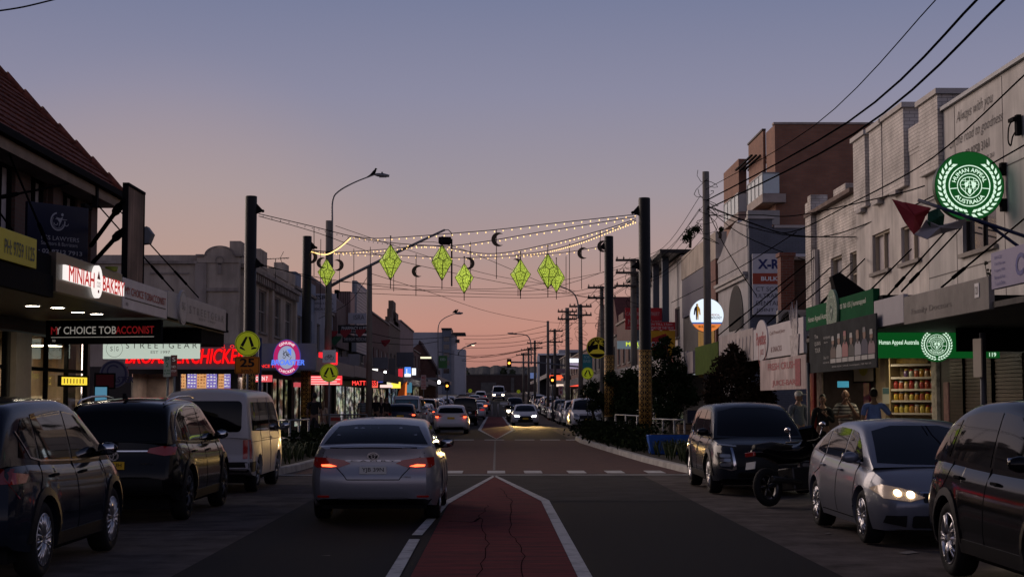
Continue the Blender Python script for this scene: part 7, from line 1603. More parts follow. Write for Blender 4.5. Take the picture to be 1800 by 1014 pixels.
# poster of seven men under the green fascia
e, w, h = board('event_poster', 'dark event poster showing seven men in a row below the green fascia', 'poster', (6.75, yat(1423, 6.75)), (6.75, yat(1541, 6.75)), 2.28, 3.24, mat('poster_charcoal', (.045, .048, .05), .9, 0, .25, 2, spec=.03), .03); LP_ = mat('poster_pale', (.36, .36, .35), .5)
lettering(e, LP_, [('The', w * .13, h * .78, w * .06, h * .08), ('QURAN', w * .15, h * .62, w * .1, h * .1), ('TOUR', w * .15, h * .48, w * .09, h * .1), ('8 EVENING', w * .31, h * .72, w * .11, h * .05), ('6pm', w * .29, h * .62, w * .06, h * .04), ('Our 111', w * .29, h * .3, w * .08, h * .06), ('BOOK NOW | VENUE | humanappeal | 1300 760 155', w * .66, h * .09, w * .55, h * .04), ('at the town hall', w * .29, h * .2, w * .1, h * .04)], y=-.006)
SK = mat('poster_skin', (.20, .12, .085), .6); capc = [LP_, LP_, mat('poster_rose', (.30, .13, .13), .6), LP_, SK, mat('poster_grey', (.15, .15, .16)), LP_]; robe = [mat('poster_brown', (.10, .07, .06)), LP_, mat('poster_rose', (.3, .13, .13)), mat('poster_dark', (.04, .04, .04)), mat('poster_grey2', (.26, .26, .28)), mat('poster_navy', (.035, .035, .07)), mat('poster_mauve', (.2, .13, .15))]
for k in range(7):
 x = w * (.405 + .09 * k); z = h * (.60 + .03 * (k % 3)); b = B()
 b.prism([(x - w * .043, h * .27), (x + w * .043, h * .27), (x + w * .042, z - .17), (x + w * .022, z - .09), (x - w * .022, z - .09), (x - w * .042, z - .17)], -.004, -.008); b.m = 1; b.ellipse(x, z, w * .019, .10, -.010, 20); b.m = 2; b.prism([(x - w * .02, z + .03), (x + w * .02, z + .03), (x + w * .015, z + .12), (x - w * .015, z + .12)], -.009, -.013); b.m = 4; k in (0, 2, 4, 6) and b.prism([(x - w * .015, z - .04), (x + w * .015, z - .04), (x + w * .008, z - .13), (x - w * .008, z - .13)], -.009, -.013)
 b.m = 3; b.b2((x - w * .040, -.012, h * .17), (x + w * .040, -.004, h * .255)); b.build('printed_figure', [robe[k], SK, capc[k], LP_, mat('poster_beard', (.10, .08, .075), .8)], e, fix=False)
# grey fascia with street number, its pale end, purple board
e, w, h = fasc(1538, 1590, 3.0, 3.48, mat('pale_end_panel', (.34, .33, .36), .5, 0, .08, 2), 'pale blank end panel of the grey numbered fascia')
e, w, h = fasc(1590.5, 1741, 2.96, 3.42, streaks('worn_grey_fascia', (.20, .185, .17), .45, .6, 2, 1.2), 'worn grey fascia with ghost lettering and a white number plate'); lettering(e, mat('ghost_print', (.11, .10, .095), .6), [('Family Doctors', w * .36, h * .38, w * .5, h * .26)], y=-.006)
x = w - (yat(1721, 6.85) - yat(1741, 6.85)); b = B(); b.b2((x - .1, -.012, h * .42), (x + .1, -.004, h * .86)); b.build('number_plate', SIGNW, e); lettering(e, INK, [('121', x, h * .64, .13, .11)], y=-.018, bold=.01)
e, w, h = fasc(1746, 1815, 3.22, 3.72, mat('lilac_board', (.27, .25, .38), .5, 0, .06, 2), 'lilac shop board with blue blackletter initial at the right edge', cat='sign', name='lilac_signboard'); lettering(e, mat('blue_print', (.05, .06, .25), .5), [('Cr', w * .82, h * .5, w * .34, h * .6, {'shear': .1, 'bold': .03}), ('SERVICES', w * .2, h * .84, w * .2, h * .08), ('Civil Disputes', w * .24, h * .66, w * .28, h * .1), ('Property Wills', w * .24, h * .48, w * .28, h * .1), ('Business & Visas', w * .24, h * .3, w * .28, h * .1), ('Trusts & Debts', w * .24, h * .13, w * .28, h * .1)], y=-.006)
# awning decks, soffits and shop walls of the near right side
aw = empty('right_awning', (0, 0, 0), 0, 'dark street awning over the right-hand shops', 'awning')
b = B(); b.b2((6.9, 19, 2.98), (9.88, 49.6, 3.06)); b.build('awning_deck', mat('dirty_soffit', (.06, .055, .05), .7, 0, .4, 3), aw)
b = B(); b.b2((6.94, 28.3, 3.5), (9.87, 36, 3.58)); b.b2((6.95, 28.4, 3.06), (9.86, 28.5, 3.5)); b.build('upper_deck', BLK, aw)
b = B(); b.b2((8.15, 27.8, 2.56), (9.85, 28.0, 2.97)); b.build('valance_box', BLK, aw)
sw = RB('right_shopfronts', 'dark shopfront wall with roller shutters under the right awnings', 19, 49.6, z0=.1); s3 = lambda px: 49.6 - yat(px, 9.9)
ops = [(s3(1440), s3(1530), .05, 2.6), (s3(1563), s3(1642), .05, 2.6)]
sw.face(0, 2.86, mat('shopfront_dark_brown', (.06, .045, .04), .6, 0, .3, 2), ops, .3)
interior(sw, ops[0][0] - 1, ops[0][1] + .6, 2.8, 4, mat('dim_shop_interior', (.12, .09, .08)), y0=.31); interior(sw, ops[1][0] - .3, ops[1][1] + .3, 2.8, 1.6, INTW, y0=.31)
for x0_, x1_ in ((s3(1672), s3(1697)), (s3(1699), s3(1748)), (s3(1752), s3(1800))):
 z = .1; b = B()
 while z < 2.5: b.b2((x0_, -.035, z), (x1_, -.004, z + .062)); z += .075
 b.build('roller_shutter', mat('shutter_brown', (.085, .06, .045), .5, .3, .2, 2), sw.e); sw.box('shutter_post', BLK, ((s3(1697), -.07, 0), (s3(1699), -.003, 2.6)), ((s3(1748), -.07, 0), (s3(1752), -.003, 2.6)))
sw.box('beige_pillar', mat('beige_paint', (.34, .27, .18), .6, 0, .12, 3), ((s3(1546), -.10, 0), (s3(1563), -.003, 2.75))); sw.box('flyer_pillar', mat('flyer_paper', (.38, .33, .29), .7, 0, .5, 7), ((s3(1643), -.08, 0), (s3(1652), -.003, 2.7))); sw.box('red_post', mat('red_post_paint', (.28, .025, .02), .5, 0, .2, 3), ((s3(1424), -.12, 0), (s3(1437), -.003, 2.7))); sw.box('poster_strip', mat('magenta_poster', (.20, .02, .08), .5, 0, .3, 4), ((s3(1521), -.06, 0), (s3(1531), -.003, 2.7)))
sw.box('graffiti_pillar', mat('graffiti', (.32, .25, .19), .7, 0, .6, 6), ((s3(1438), -.05, 0), (s3(1447), -.0035, 2.7)))
b = B(); b.b2((s3(1660), -.03, 1.0), (s3(1668), -.004, 2.0)); b.build('pink_flyer', mat('pink_flyer', (.36, .18, .18), .6, 0, .3, 9), sw.e)
area((8.6, 37.2, 2.72), .9, 38, (1, .88, .62), sy=2.4); area((11.4, 45, 2.7), 2.5, 45, (1, .85, .7), sy=1); area((8.2, 31.2, 2.94), 1.2, 30, (.95, 1, .88), sy=.2)
b = B(); b.rod((0, 0, 0), (1.6, 0, .0), .025, seg=8); tag(b.build('tube_lamp', glow('tube_white', (1, 1, .9), 7), None, (7.6, 32.0, 2.9), R(15)), 'lit white tube lamp under the awning above the green sign', 'lamp')
e, w, h = board('shop_screen', 'small blue lit screen inside the right shop doorway', 'screen', Vector((9.97, 46.2, 0)), Vector((10.24, 46.0, 0)), 2.08, 2.26, glow('screen_blue', (.10, .5, .7), .4), .05)
e, w, h = board('fruit_poster', 'white framed fruit poster on the beige pillar', 'poster', (9.5, 42.0), (9.72, 40.7), 2.2, 3.0, mat('poster_cream', (.42, .38, .28), .5), .03, frame=BLK); b = B(); b.ellipse(w * .5, h * .45, .3, .22, -.006, 24); b.build('printed_fruit', mat('fruit_olive', (.35, .33, .03), .5, 0, .4, 8), e)
e, w, h = board('shop_notice', 'small grey notice beside the grocery shelves', 'notice', at(1551, 690, 39), at(1564, 690, 38.8), 1.62, 2.02, mat('notice_grey', (.34, .33, .28), .5), .02); b = B(); b.b2((.02, -.006, h * .6), (w - .02, -.002, h * .95)); b.build('notice_heading', mat('notice_teal', (.06, .12, .13), .5), e)
# grocery shelves with jars, produce below
p0, p1 = at(1567, 690, 37.0), at(1641, 690, 36.2); rz, wS = frame_at(p0, p1)
sh = empty('grocery_shelf', (p0.x, p0.y, .25), rz, 'tall lit grocery shelf packed with jars beside the green sign', 'shelf')
zsh = [at(1600, y, 36.6).z - .25 for y in (640.5, 663, 684, 704, 726)]
b = B(); b.b2((-.03, .42, 0), (wS + .03, .45, 2.75)); b.b2((-.06, 0, 0), (-.031, .45, 2.75)); b.b2((wS + .031, 0, 0), (wS + .06, .45, 2.75)); b.build('shelf_case', mat('shelf_cream', (.38, .28, .15), .6), sh)
for z in zsh: b = B(); b.b2((0, 0, z - .03), (wS, .419, z)); b.m = 1; b.b2((0, -.012, z - .035), (wS, -.002, z + .012)); b.build('shelf_board', [mat('shelf_wood', (.22, .14, .08), .6), mat('shelf_lip', (.42, .36, .3), .4)], sh)
jc = [(.42, .20, .03), (.50, .33, .05), (.30, .04, .03), (.45, .30, .18), (.10, .05, .12), (.40, .42, .30), (.38, .09, .05), (.55, .42, .08)]; pal = [[0, 3, 4, 5, 6, 0, 3], [2, 6, 3, 2, 5, 2, 6, 2], [1, 0, 3, 7, 0, 6, 1], [1, 7, 7, 0, 3, 7, 1, 6]]
JB = B(); JB.lathe([(.001, 0), (.05, 0), (.055, .02), (.055, .13), (.04, .155), (.001, .155)], seg=12); _j = JB.build('jar_body', [WHITE]); JME = _j.data; bpy.data.objects.remove(_j)
JB = B(); JB.lathe([(.042, .15), (.046, .155), (.046, .185), (.001, .187)], seg=12); _j = JB.build('lid', [WHITE]); LME = _j.data; bpy.data.objects.remove(_j)
cr_, sr_ = cos(rz), sin(rz); words = ['top', 'second', 'third', 'lowest']
for ri, z in enumerate((zsh[0], zsh[1], zsh[2], zsh[3])):
 n_ = 8
 for k in range(n_):
  if ri == 0 and k < 2: continue
  c = jc[pal[ri][k % len(pal[ri])]]; u, v = .07 + (wS - .14) * k / (n_ - 1), .09
  zz_ = zsh[ri + 1] if ri < 4 else z
  j = bpy.data.objects.new('grocery_jar', JME); COL.objects.link(j); j.location = (p0.x + cr_ * u - sr_ * v, p0.y + sr_ * u + cr_ * v, .25 + zsh[ri + 1] + .002); s_ = random.uniform(.95, 1.1); j.scale = (s_, s_, s_)
  j.material_slots[0].link = 'OBJECT'; j.material_slots[0].material = mat('jar_%d' % jc.index(c), c, .25, 0, .5, 14, coat=.6)
  tag(j, 'filled jar on the %s row of the lit grocery shelf' % words[ri], 'jar', 'jars on the %s row of the lit grocery shelf' % words[ri])
  q = bpy.data.objects.new('lid', LME); COL.objects.link(q); q.parent = j; q.material_slots[0].link = 'OBJECT'; q.material_slots[0].material = mat('lid_%d' % (k % 3), [(.3, .02, .02), (.4, .38, .36), (.35, .26, .05)][k % 3], .35)
e, w, h = board('fruit_picture', 'faded fruit picture panel at the head of the grocery shelf', 'poster', (p0.x + .06, p0.y + .36), (p1.x - .02, p1.y + .36), .25 + zsh[0] + .03, 2.85, mat('fruit_print', (.32, .20, .05), .5, 0, .7, 5), .02)
e = empty('produce_stand', (p0.x - .1, p0.y - .9, .15), rz, 'sloping market stand heaped with green produce below the jars', 'market stand'); b = B(); b.prism([(-.1, .0), (.8, 0), (.8, .95), (-.1, .6)], 0, wS + .7, 'x'); b.build('stand', mat('stand_dark', (.04, .035, .03), .7), e)
b = B()
for k in range(260):
 u, v = random.uniform(.02, wS + .68), random.uniform(-.05, .78); b.m = 0 if u > .55 else random.choice((0, 1)); z = .63 + (v + .1) * .38; a = random.random() * 3
 b.rod((u, v, z), (u + .11 * cos(a), v + .11 * sin(a), z + random.uniform(0, .1)), .026, .012, 5)
tag(b.build('produce', [mat('green_produce', (.14, .17, .03), .5, 0, .5, 12), mat('tan_produce', (.30, .19, .09), .6, 0, .4, 12)], e), kind='stuff')
# flag on its pole, its poles and posts
p = at(1700, 385, 24); e = empty('wall_flag', at(1566, 350, 25), 0, 'red white and green triangle-striped flag drooping from a pole', 'flag'); o0 = e.location.copy(); F1 = [at(1614, 352, 25), at(1700, 381, 24.6), at(1830, 425, 24)];
b = B(); b.tube([q - o0 for q in F1], .028, 8); b.build('flag_pole', mat('navy_pole', (.012, .02, .06), .4), e); b = B(); b.tube([q - o0 for q in (at(1690, 378, 24.6), at(1742, 398, 24.5), at(1830, 462, 24))], .025, 8); b.build('brace_pole', mat('navy_pole', (.012, .02, .06)), e)
def cloth(name, pts, m_):
 P = [at(x, y, 24.9 + .12 * sin(i * 2.1)) - o0 for i, (x, y) in enumerate(pts)]; c = sum(P, Vector()) / len(P); c.y -= .08; b = B()
 for i in range(len(P)): b.bm.faces.new([b.bm.verts.new(v) for v in (P[i], P[(i + 1) % len(P)], c)])
 o = b.build(name, m_, e); md = o.modifiers.new('s', 'SOLIDIFY'); md.thickness = .012; return o
cloth('red_triangle', [(1568, 350), (1590, 356), (1636, 366), (1628, 378), (1618, 402), (1606, 412), (1590, 390)], mat('flag_red_cloth', (.26, .028, .034), .7)); cloth('white_cloth', [(1606, 412), (1618, 402), (1628, 386), (1650, 396), (1690, 388), (1700, 384), (1690, 400), (1655, 410), (1630, 421)], mat('flag_white_cloth', (.30, .29, .31), .7)); cloth('green_cloth', [(1631, 374), (1650, 366), (1660, 378), (1658, 396), (1640, 406), (1630, 392)], mat('flag_green_cloth', (.012, .06, .035), .7))
for px, y0, y1, Y, X_, r_, lb in ((1420.5, 640, 790, 34, 0, .035, 'thin grey post at the left end of the event poster'), (1727, 588, 770, 24, 0, .05, 'dark signpost standing in front of the roller shutters')):
 a, c = at(px, y0, Y), at(px, y1, Y); b = B(); b.rod((0, 0, 0), (0, 0, a.z - .15), r_, seg=10); b.lathe([(r_ * 1.1, 0), (r_ * .9, .03), (.001, .03)], (0, 0, a.z - .15), seg=10)
 o = b.build('street_post', mat('dark_grey_post', (.06, .062, .07), .5, .3), None, (a.x, Y, .15)); tag(o, lb, 'post')
a = at(1718, 595, 24); b = B(); b.b2((-.01, -.14, -.58), (.012, .14, 0)); o = b.build('edge_on_sign', mat('sign_back', (.28, .25, .2), .5), None, (a.x, 24, a.z), R(8)); tag(o, 'parking sign seen almost edge-on on the dark signpost', 'road sign')
for x, y, Y, X2, y2, in ((1432, 545, 0, 1520, 455), (1500, 540, 0, 1602, 438), (1560, 520, 0, 1665, 404), (1585, 512, 0, 1690, 400), (1655, 505, 0, 1800, 385)): tie(atX(x, y, 6.95), atX(X2, y2, 9.85), label='black awning tie rod sloping up to the white brick or grey wall', grp='awning tie rods on the right')
for x, y, X2, y2 in ((1262, 590, 1432, 452), (1300, 612, 1460, 470), (1330, 600, 1497, 462), (1250, 622, 1396, 492)): tie(atX(x, y, 6.95), atX(X2, y2, 9.8), label='black awning tie rod sloping up past the x-ray board', grp='awning tie rods by the clinic')
p = atX(1492, 505, 8.2); b = B(); b.prism([(-.42, .24), (-.24, .34), (.38, -.12), (.30, -.34), (-.30, -.22)], -.18, .18, 'y'); b.b2((-.3, -.1, -.5), (-.2, .1, -.2)); tag(b.build('floodlight', BLK, None, p), 'bulky black floodlight tilted above the green fascia', 'floodlight')
p = atX(1737, 497, 7.2); b = B()
for k in range(6): a = random.uniform(-.06, .06); t0 = Vector((a, random.uniform(-.1, .1), 0)); t1 = t0 + Vector((a * 2, random.uniform(-.05, .05), random.uniform(.12, .32))); b.rod(t0, t1, .006, seg=4); [b.ball(t1 + Vector((random.uniform(-.04, .04), random.uniform(-.04, .04), random.uniform(-.08, .0))), .022) for q in range(3)]
tag(b.build('weed', mat('dry_weed', (.05, .045, .03), .8), None, p), 'wispy dry weed growing on top of the grey awning', 'plant')
# ------------------------------------------------------------------ vehicles in place
def place(r, X, Y, rot=0.0, s=1.0):
 r.location = (X, Y, road_z(Y) + .012); sl = math.atan((road_z(Y + 1) - road_z(Y - 1)) / 2)
 r.rotation_euler = (sl if rot < 90 else -sl, 0, R(rot)); r.scale = (s, s, s); return r
SILVER = paint('silver_paint', (.25, .255, .29), .45, .3); DGREY = paint('dark_grey_paint', (.010, .013, .022), 0, .1); BLACKP = paint('black_paint', (.005, .005, .006), .1, .2)
WHITEP = paint('white_van_paint', (.40, .39, .41), 0, .4); STEELB = paint('steel_blue_paint', (.16, .175, .22), .4, .3); DBLUE = paint('dark_slate_paint', (.022, .027, .038), .15, .22)
WHITEC = paint('white_car_paint', (.60, .60, .63), 0, .3); SILV2 = paint('pale_silver_paint', (.40, .40, .43), .4, .3); NAVYP = paint('navy_car_paint', (.02, .025, .05), .3, .3); REDP2 = paint('red_car_paint', (.16, .012, .014), .2, .3)
# silver sedan ahead in the lane
TLD = mat('tail_lamp_dark_red', (.12, .008, .008), .15, coat=1.0, emit=(.9, .03, .02), es=.02)
r, c, part = make_car(SEDAN, 'parked_car', 'silver sedan with lit brake lamps driving away in the left lane', 'car', SILVER, 2, tails=[([(.31, .825), (.48, .765), (.78, .765), (.83, .80), (.82, .905), (.62, .905), (.40, .87)], TLD)],
 rear_plate=(.735, PLATEW, 'YJB 39N', INK), black_rear=[[(-.74, .25), (.74, .25), (.80, .335), (.5, .345), (.42, .36), (-.42, .36), (-.5, .345), (-.80, .335)]], mirror_mat=BLK,
 rseams=[[(-.70, .97), (-.40, .66), (-.36, .605), (.36, .605), (.40, .66), (.70, .97)], [(-.6, 1.035), (.6, 1.035)]], extra_rear=[(rpoly(-.76, .365, -.60, .39, .01), TLD, 'rear_reflector'), (rpoly(.60, .365, .76, .39, .01), TLD, 'rear_reflector')])
r.name = 'silver_sedan'; place(r, -1.66, 24.5)
for g in (1, -1): part('brake_light', TAILON, lambda b: c.patch(b, [(g * .50, .785), (g * .58, .775), (g * .70, .78), (g * .715, .805), (g * .6, .812)][::g], 'y-', .024, .06))
part('chrome_strip', mat('satin_strip', (.4, .4, .42), .3, .9), lambda b: c.patch(b, rpoly(-.38, .853, .38, .872, .008), 'y-', .012))
def badge(c, part, z, ax='y-', a=.085, bz=.055):
 p, nr = c.hit(0, z, ax); sg = -1 if ax == 'y-' else 1
 def f(b):
  for k0, k1, aa, bb, du, dv in ((.74, 1, a, bz, 0, 0), (.6, 1, a * .34, bz * .8, 0, 0), (.72, 1, a * .62, bz * .32, 0, bz * .35)):
   n_ = 24
   for i in range(n_):
    t0, t1 = 2 * pi * i / n_, 2 * pi * (i + 1) / n_; y = p.y + sg * .018
    b.quad(*[(du + aa * kk * cos(t), y, z + dv + bb * kk * sin(t)) for kk, t in ((k0, t0), (k1, t0), (k1, t1), (k0, t1))])
 part('badge', CHROME, f)
 b = B(); b.ellipse(0, z, a * .95, bz * .95, p.y + sg * .012, 24); b.build('badge_ground', PLASTIC, r, fix=False)
badge(c, part, .925)
p_, n_ = c.hit(0, .862, 'y-'); lettering(r, PLASTIC, [('C A M R Y', 0, .862, .62, .016)], y=p_.y - .022, name='boot_lettering')
p_, n_ = c.hit(.45, .64, 'y-'); lettering(r, CHROME, [('HYBRID', .46, .645, .13, .022)], y=p_.y - .02, name='boot_lettering')
# parked on the left: dark grey SUV, black SUV, white van
r, c, part = make_car(SUV, 'grey_suv', 'dark blue-grey SUV cut off by the lower left corner', 'car', DGREY, 2, wb=2.74, Rw=.365, ends=(-2.36, 2.30), handle_mat=BLK, spokes=10, twin=True, mirror_mat=BLACKP, rails=None,
 brightwork=[([(.95, 1.062), (-.2, 1.08), (-1.3, 1.112), (-1.6, 1.15), (-1.88, 1.40)], .018)], side_tails=[([(-2.28, .92), (-1.92, .93), (-1.80, 1.0), (-2.25, 1.04)], TLD)])
place(r, -5.2, 16.8)
lettering(r, CHROME, [('AWD', 0, .75, .12, .02)], y=-2.5, name='boot_lettering')
r, c, part = make_car(SUV, 'black_suv', 'glossy black SUV with yellow number plate parked behind the grey SUV', 'car', BLACKP, 2, tails=[([(.47, .975), (.70, .93), (.82, .94), (.82, 1.045), (.66, 1.06), (.5, 1.03)], TLD)], rear_plate=(.80, PLATEY, 'JB68 UH', INK), spokes=7, twin=True, rim_mat=ALLOYD, rail_mat=CHROME,
 brightwork=[([(-1.95, 1.14), (-1.9, 1.30), (-1.72, 1.45), (-1.4, 1.56), (-.8, 1.62), (-.1, 1.61)], .014), ([(-1.95, 1.14), (-1.3, 1.105), (.95, 1.06)], .012)], extra_rear=[(rpoly(-.48, .985, .48, 1.003, .006), CHROME, 'chrome_strip')])
place(r, -5.24, 24.4); badge(c, part, .93, a=.10, bz=.075)
p_, n_ = c.hit(0, .9, 'y-'); lettering(r, CHROME, [('SKYACTIV', .48, .83, .17, .02)], y=p_.y - .02, name='boot_lettering')
r, c, part = make_car(VAN, 'white_van', 'white commercial van with large tinted rear window parked at the left kerb', 'van', WHITEP, 2, rim_mat=STEEL, mirror_mat=GREYM, tails=[([(.69, .64), (.775, .64), (.775, .98), (.69, .98)], TLD)], side_tails=[([(-2.26, .64), (-2.14, .64), (-2.14, .98), (-2.26, .98)], TLD)])
place(r, -5.22, 31.2)
b = B(); p0_, n0_ = c.hit(-.45, 1.14, 'y-'); b.rod((-.45, p0_.y - .03, 1.13), (.12, p0_.y - .03, 1.26), .012, seg=5); b.build('rear_wiper', BLK, r)
# parked on the right: grey SUV facing, silver-blue sedan, dark SUV cut off
r, c, part = make_car(SUV, 'slate_suv', 'dark slate SUV with chrome-framed stacked headlights facing the camera', 'car', DBLUE, 2, wb=2.74, Rw=.365, ends=(-2.36, 2.34), spokes=10, mirror_mat=BLACKP, rails=None, front_plate=(.5, PLATEB, '', INK),
 heads=[([(.58, .52), (.80, .56), (.82, .80), (.60, .76)], mat('lamp_housing', (.03, .03, .035), .15, coat=1.0)), ([(.50, .90), (.80, .93), (.80, .955), (.50, .925)], HEADOFF)], extra_front=[([(-.50, .55), (.50, .55), (.56, .93), (-.56, .93)], PLASTIC, 'grille'), (rpoly(-.5, .28, .5, .44), PLASTIC, 'lower_grille')])
place(r, 4.84, 30.6, 180); r.scale = (1.02, 1, .955)
for g in (1, -1):
 for z in (.58, .66, .735): part('lamp_lens', HEADOFF, lambda b, z=z: c.patch(b, rpoly(*((.62, z - .028, .78, z + .03) if g > 0 else (-.78, z - .028, -.62, z + .03)), .02), 'y+', .022))
 part('chrome_strip', CHROME, lambda b: c.patch(b, [(g * .52, .50), (g * .60, .47), (g * .80, .515), (g * .80, .535), (g * .6, .495), (g * .57, .56), (g * .61, .88), (g * .57, .88)][::g], 'y+', .02))
p_, n_ = c.hit(0, .83, 'y+')
b = B()
for k in range(3): t = pi / 2 + k * 2 * pi / 3; u, v = cos(t), sin(t); q = [(0, 0), (.03 * cos(t - .52) * 1.15, .03 * sin(t - .52) * 1.15), (.06 * u, .06 * v), (.03 * cos(t + .52) * 1.15, .03 * sin(t + .52) * 1.15)]; b.quad(*[(a_, p_.y + .05, .83 + d_) for a_, d_ in q])
b.build('badge', CHROME, r, fix=False)
LAMPLITC = mat('lit_lamp_reflector', (.45, .42, .38), .2, .3, coat=1.0, emit=(1, .58, .26), es=.09)
CIV = dict(SEDAN, W=.875, wb=2.67, Rw=.318, ends=(-2.30, 2.26), roof=[(-1.9, 1.02), (-1.55, 1.18), (-1.1, 1.34), (-.6, 1.42), (0, 1.435), (.4, 1.395), (.9, 1.21), (1.55, .90)],
 belt=[(-2.30, 1.0), (-2.1, 1.045), (-1.8, 1.03), (-1.2, .985), (0, .935), (.9, .91), (1.4, .885), (1.8, .82), (2.08, .735), (2.26, .64)], plan=[(-2.3, .80), (-2.2, .885), (-2.0, .945), (-1.7, .985), (-1.2, 1), (1.1, 1), (1.65, .97), (1.98, .90), (2.16, .81), (2.26, .72)],
 side_win=[[(-1.50, 1.03), (-1.00, .985), (-.98, 1.29), (-1.15, 1.27), (-1.35, 1.17)], [(-.93, .985), (.05, .955), (.05, 1.325), (-.5, 1.345), (-.92, 1.305)], [(0.12, .955), (1.0, .935), (1.12, .96), (.78, 1.15), (.44, 1.29), (.12, 1.325)]],
 ws=[(-.68, .955), (-.35, .94), (0, .935), (.35, .94), (.68, .955), (.56, 1.31), (.3, 1.375), (-.3, 1.375), (-.56, 1.31)])
r, c, part = make_car(CIV, 'silver_blue_sedan', 'silver-blue sedan facing the camera with one lit headlight on the right', 'car', STEELB, 2, heads=[([(.32, .585), (.48, .54), (.74, .57), (.80, .66), (.74, .72), (.52, .675)], LAMPLITC)], side_heads=[([(1.66, .67), (2.0, .58), (2.04, .66), (1.85, .72)], LAMPLITC)],
 extra_front=[(rpoly(-.34, .53, .34, .625, .02), PLASTIC, 'grille'), (rpoly(-.46, .25, .46, .385, .03), PLASTIC, 'lower_grille'), ([(.52, .26), (.74, .30), (.72, .38), (.52, .385)], PLASTIC, 'fog_recess'), ([(-.52, .385), (-.72, .38), (-.74, .30), (-.52, .26)], PLASTIC, 'fog_recess'), (rpoly(-.36, .63, .36, .648, .006), CHROME, 'chrome_strip')],
 brightwork=[([(1.05, .94), (-.05, .965), (-1.0, .985)], .010)], spokes=7, twin=True, seams=SEDAN['seams'], mirror=(.93, 1.0))
place(r, 5.22, 20.35, 180)
HL = glow('headlight_bulb_warm', (1.0, .70, .38), 9.0)
for u, v, w_ in ((-.60, .625, .036), (-.47, .61, .042)): part('headlight_bulb', HL, lambda b: c.patch(b, [(u + w_ * cos(2 * pi * k / 16), v + w_ * .8 * sin(2 * pi * k / 16)) for k in range(16)], 'y+', .03, .05))
for u, v, w_ in ((.60, .625, .036), (.47, .61, .042)): part('headlight_bulb', HL, lambda b: c.patch(b, [(u + w_ * cos(2 * pi * k / 16), v + w_ * .8 * sin(2 * pi * k / 16)) for k in range(16)], 'y+', .03, .05))
r, c, part = make_car(SUV, 'dark_suv', 'black SUV cut off by the right edge with its wing mirror showing', 'car', paint('charcoal_paint', (.006, .006, .007), .1, .2), 2, wb=2.69, Rw=.36, ends=(-2.30, 2.30), W=.93, roof=[(-2.22, 1.09), (-2.05, 1.27), (-1.78, 1.46), (-1.4, 1.60), (-.9, 1.67), (-.2, 1.69), (.3, 1.65), (.85, 1.42), (1.45, 1.05)], side_win=[[(-1.86, 1.19), (-1.52, 1.14), (-1.36, 1.50), (-1.50, 1.46)], [(-1.42, 1.13), (-.22, 1.085), (-.2, 1.575), (-.8, 1.58), (-1.24, 1.53)], SUV['side_win'][2]], spokes=5, twin=True, mirror_mat=BLACKP, handle_mat=BLK, rails=None)
place(r, 5.30, 14.15, 180)
def spot(o, loc, to, power, col=(1, .8, .55), size=50, blend=.5, r_=.05):
 l = bpy.data.lights.new('headlamp_beam', 'SPOT'); l.energy = power; l.color = col; l.spot_size = R(size); l.spot_blend = blend; l.shadow_soft_size = r_
 q = bpy.data.objects.new('headlamp_beam', l); COL.objects.link(q); q.location = loc; q.rotation_euler = (Vector(to) - Vector(loc)).to_track_quat('-Z', 'Y').to_euler()
for X_ in (5.75,): spot(None, (X_, 17.95, .62), (X_ - .25, 12.0, .35), 22, size=60)
# motorcycle
def motorcycle(label, lit=False):
 e = empty('motorcycle', (0, 0, 0), 0, label, 'motorcycle')
 for y in (-.68, .72):
  b = B(); b.lathe([(.22, -.05), (.28, -.06), (.305, -.03), (.31, 0), (.305, .03), (.28, .06), (.22, .05)], (0, y, .31), 'x', 28); w = b.build('wheel', TYRE, e); b = B(); b.lathe([(.22, -.04), (.19, -.03), (.19, .03), (.22, .04)], (0, y, .31), 'x', 28)
  for k in range(6): t = k * pi / 3; b.rod((0, y, .31), (0, y + .2 * cos(t), .31 + .2 * sin(t)), .016, seg=5)
  b.build('rim', ALLOYD, w)
 b = B(); b.tube([(0, -.95, .86), (0, -.7, .88), (0, -.35, .80), (0, .05, .80), (0, .32, .88), (0, .5, .80)], [.05, .10, .14, .15, .17, .10], 10); b.build('body_fairing', BLACKP, e, smooth=True)
 b = B(); b.tube([(0, -.88, .93), (0, -.5, .92), (0, -.1, .88)], [.07, .12, .11], 10); b.build('seat', PLASTIC, e, smooth=True)
 b = B(); b.box((0, .05, .42), (.34, .55, .36)); b.rod((.2, -.1, .35), (.22, -.8, .42), .05, .06, 8); b.rod((0, -.1, .5), (0, -.68, .31), .035, seg=6); b.build('engine', mat('engine_dark', (.04, .04, .042), .4, .6), e, bevel=.04)
 b = B()
 for g in (-1, 1): b.rod((g * .09, .72, .31), (g * .09, .46, .98), .03, seg=8)
 b.tube([(-.38, .30, 1.05), (-.18, .42, 1.03), (.18, .42, 1.03), (.38, .30, 1.05)], .016, 8); b.prism([(.60, .60), (.95, .55), (.85, .63), (.5, .64)], -.08, .08, 'x'); b.build('front_fork', DARKM, e)
 b = B(); b.ball((0, .58, .90), .13, 2, (1, .7, .9)); b.build('headlight', HEADON if lit else HEADOFF, e)
 b = B(); b.prism([(.50, .95), (.66, .98), (.42, 1.28), (.38, 1.24)], -.14, .14, 'x'); b.build('windshield', CARGLASS, e)
 for g in (-1, 1): b = B(); b.rod((g * .3, .34, 1.04), (g * .36, .40, 1.22), .008, seg=5); b.ball((g * .38, .38, 1.26), .075, 2, (1, .3, .62)); b.build('mirror', CHROME, e)
 b = B(); b.box((0, -1.0, .84), (.2, .05, .07)); b.build('tail_lamp', TLD, e, bevel=.01); b = B(); b.box((0, -1.02, .66), (.2, .012, .12), (R(-20), 0, 0)); b.build('number_plate', PLATEW, e)
 return e
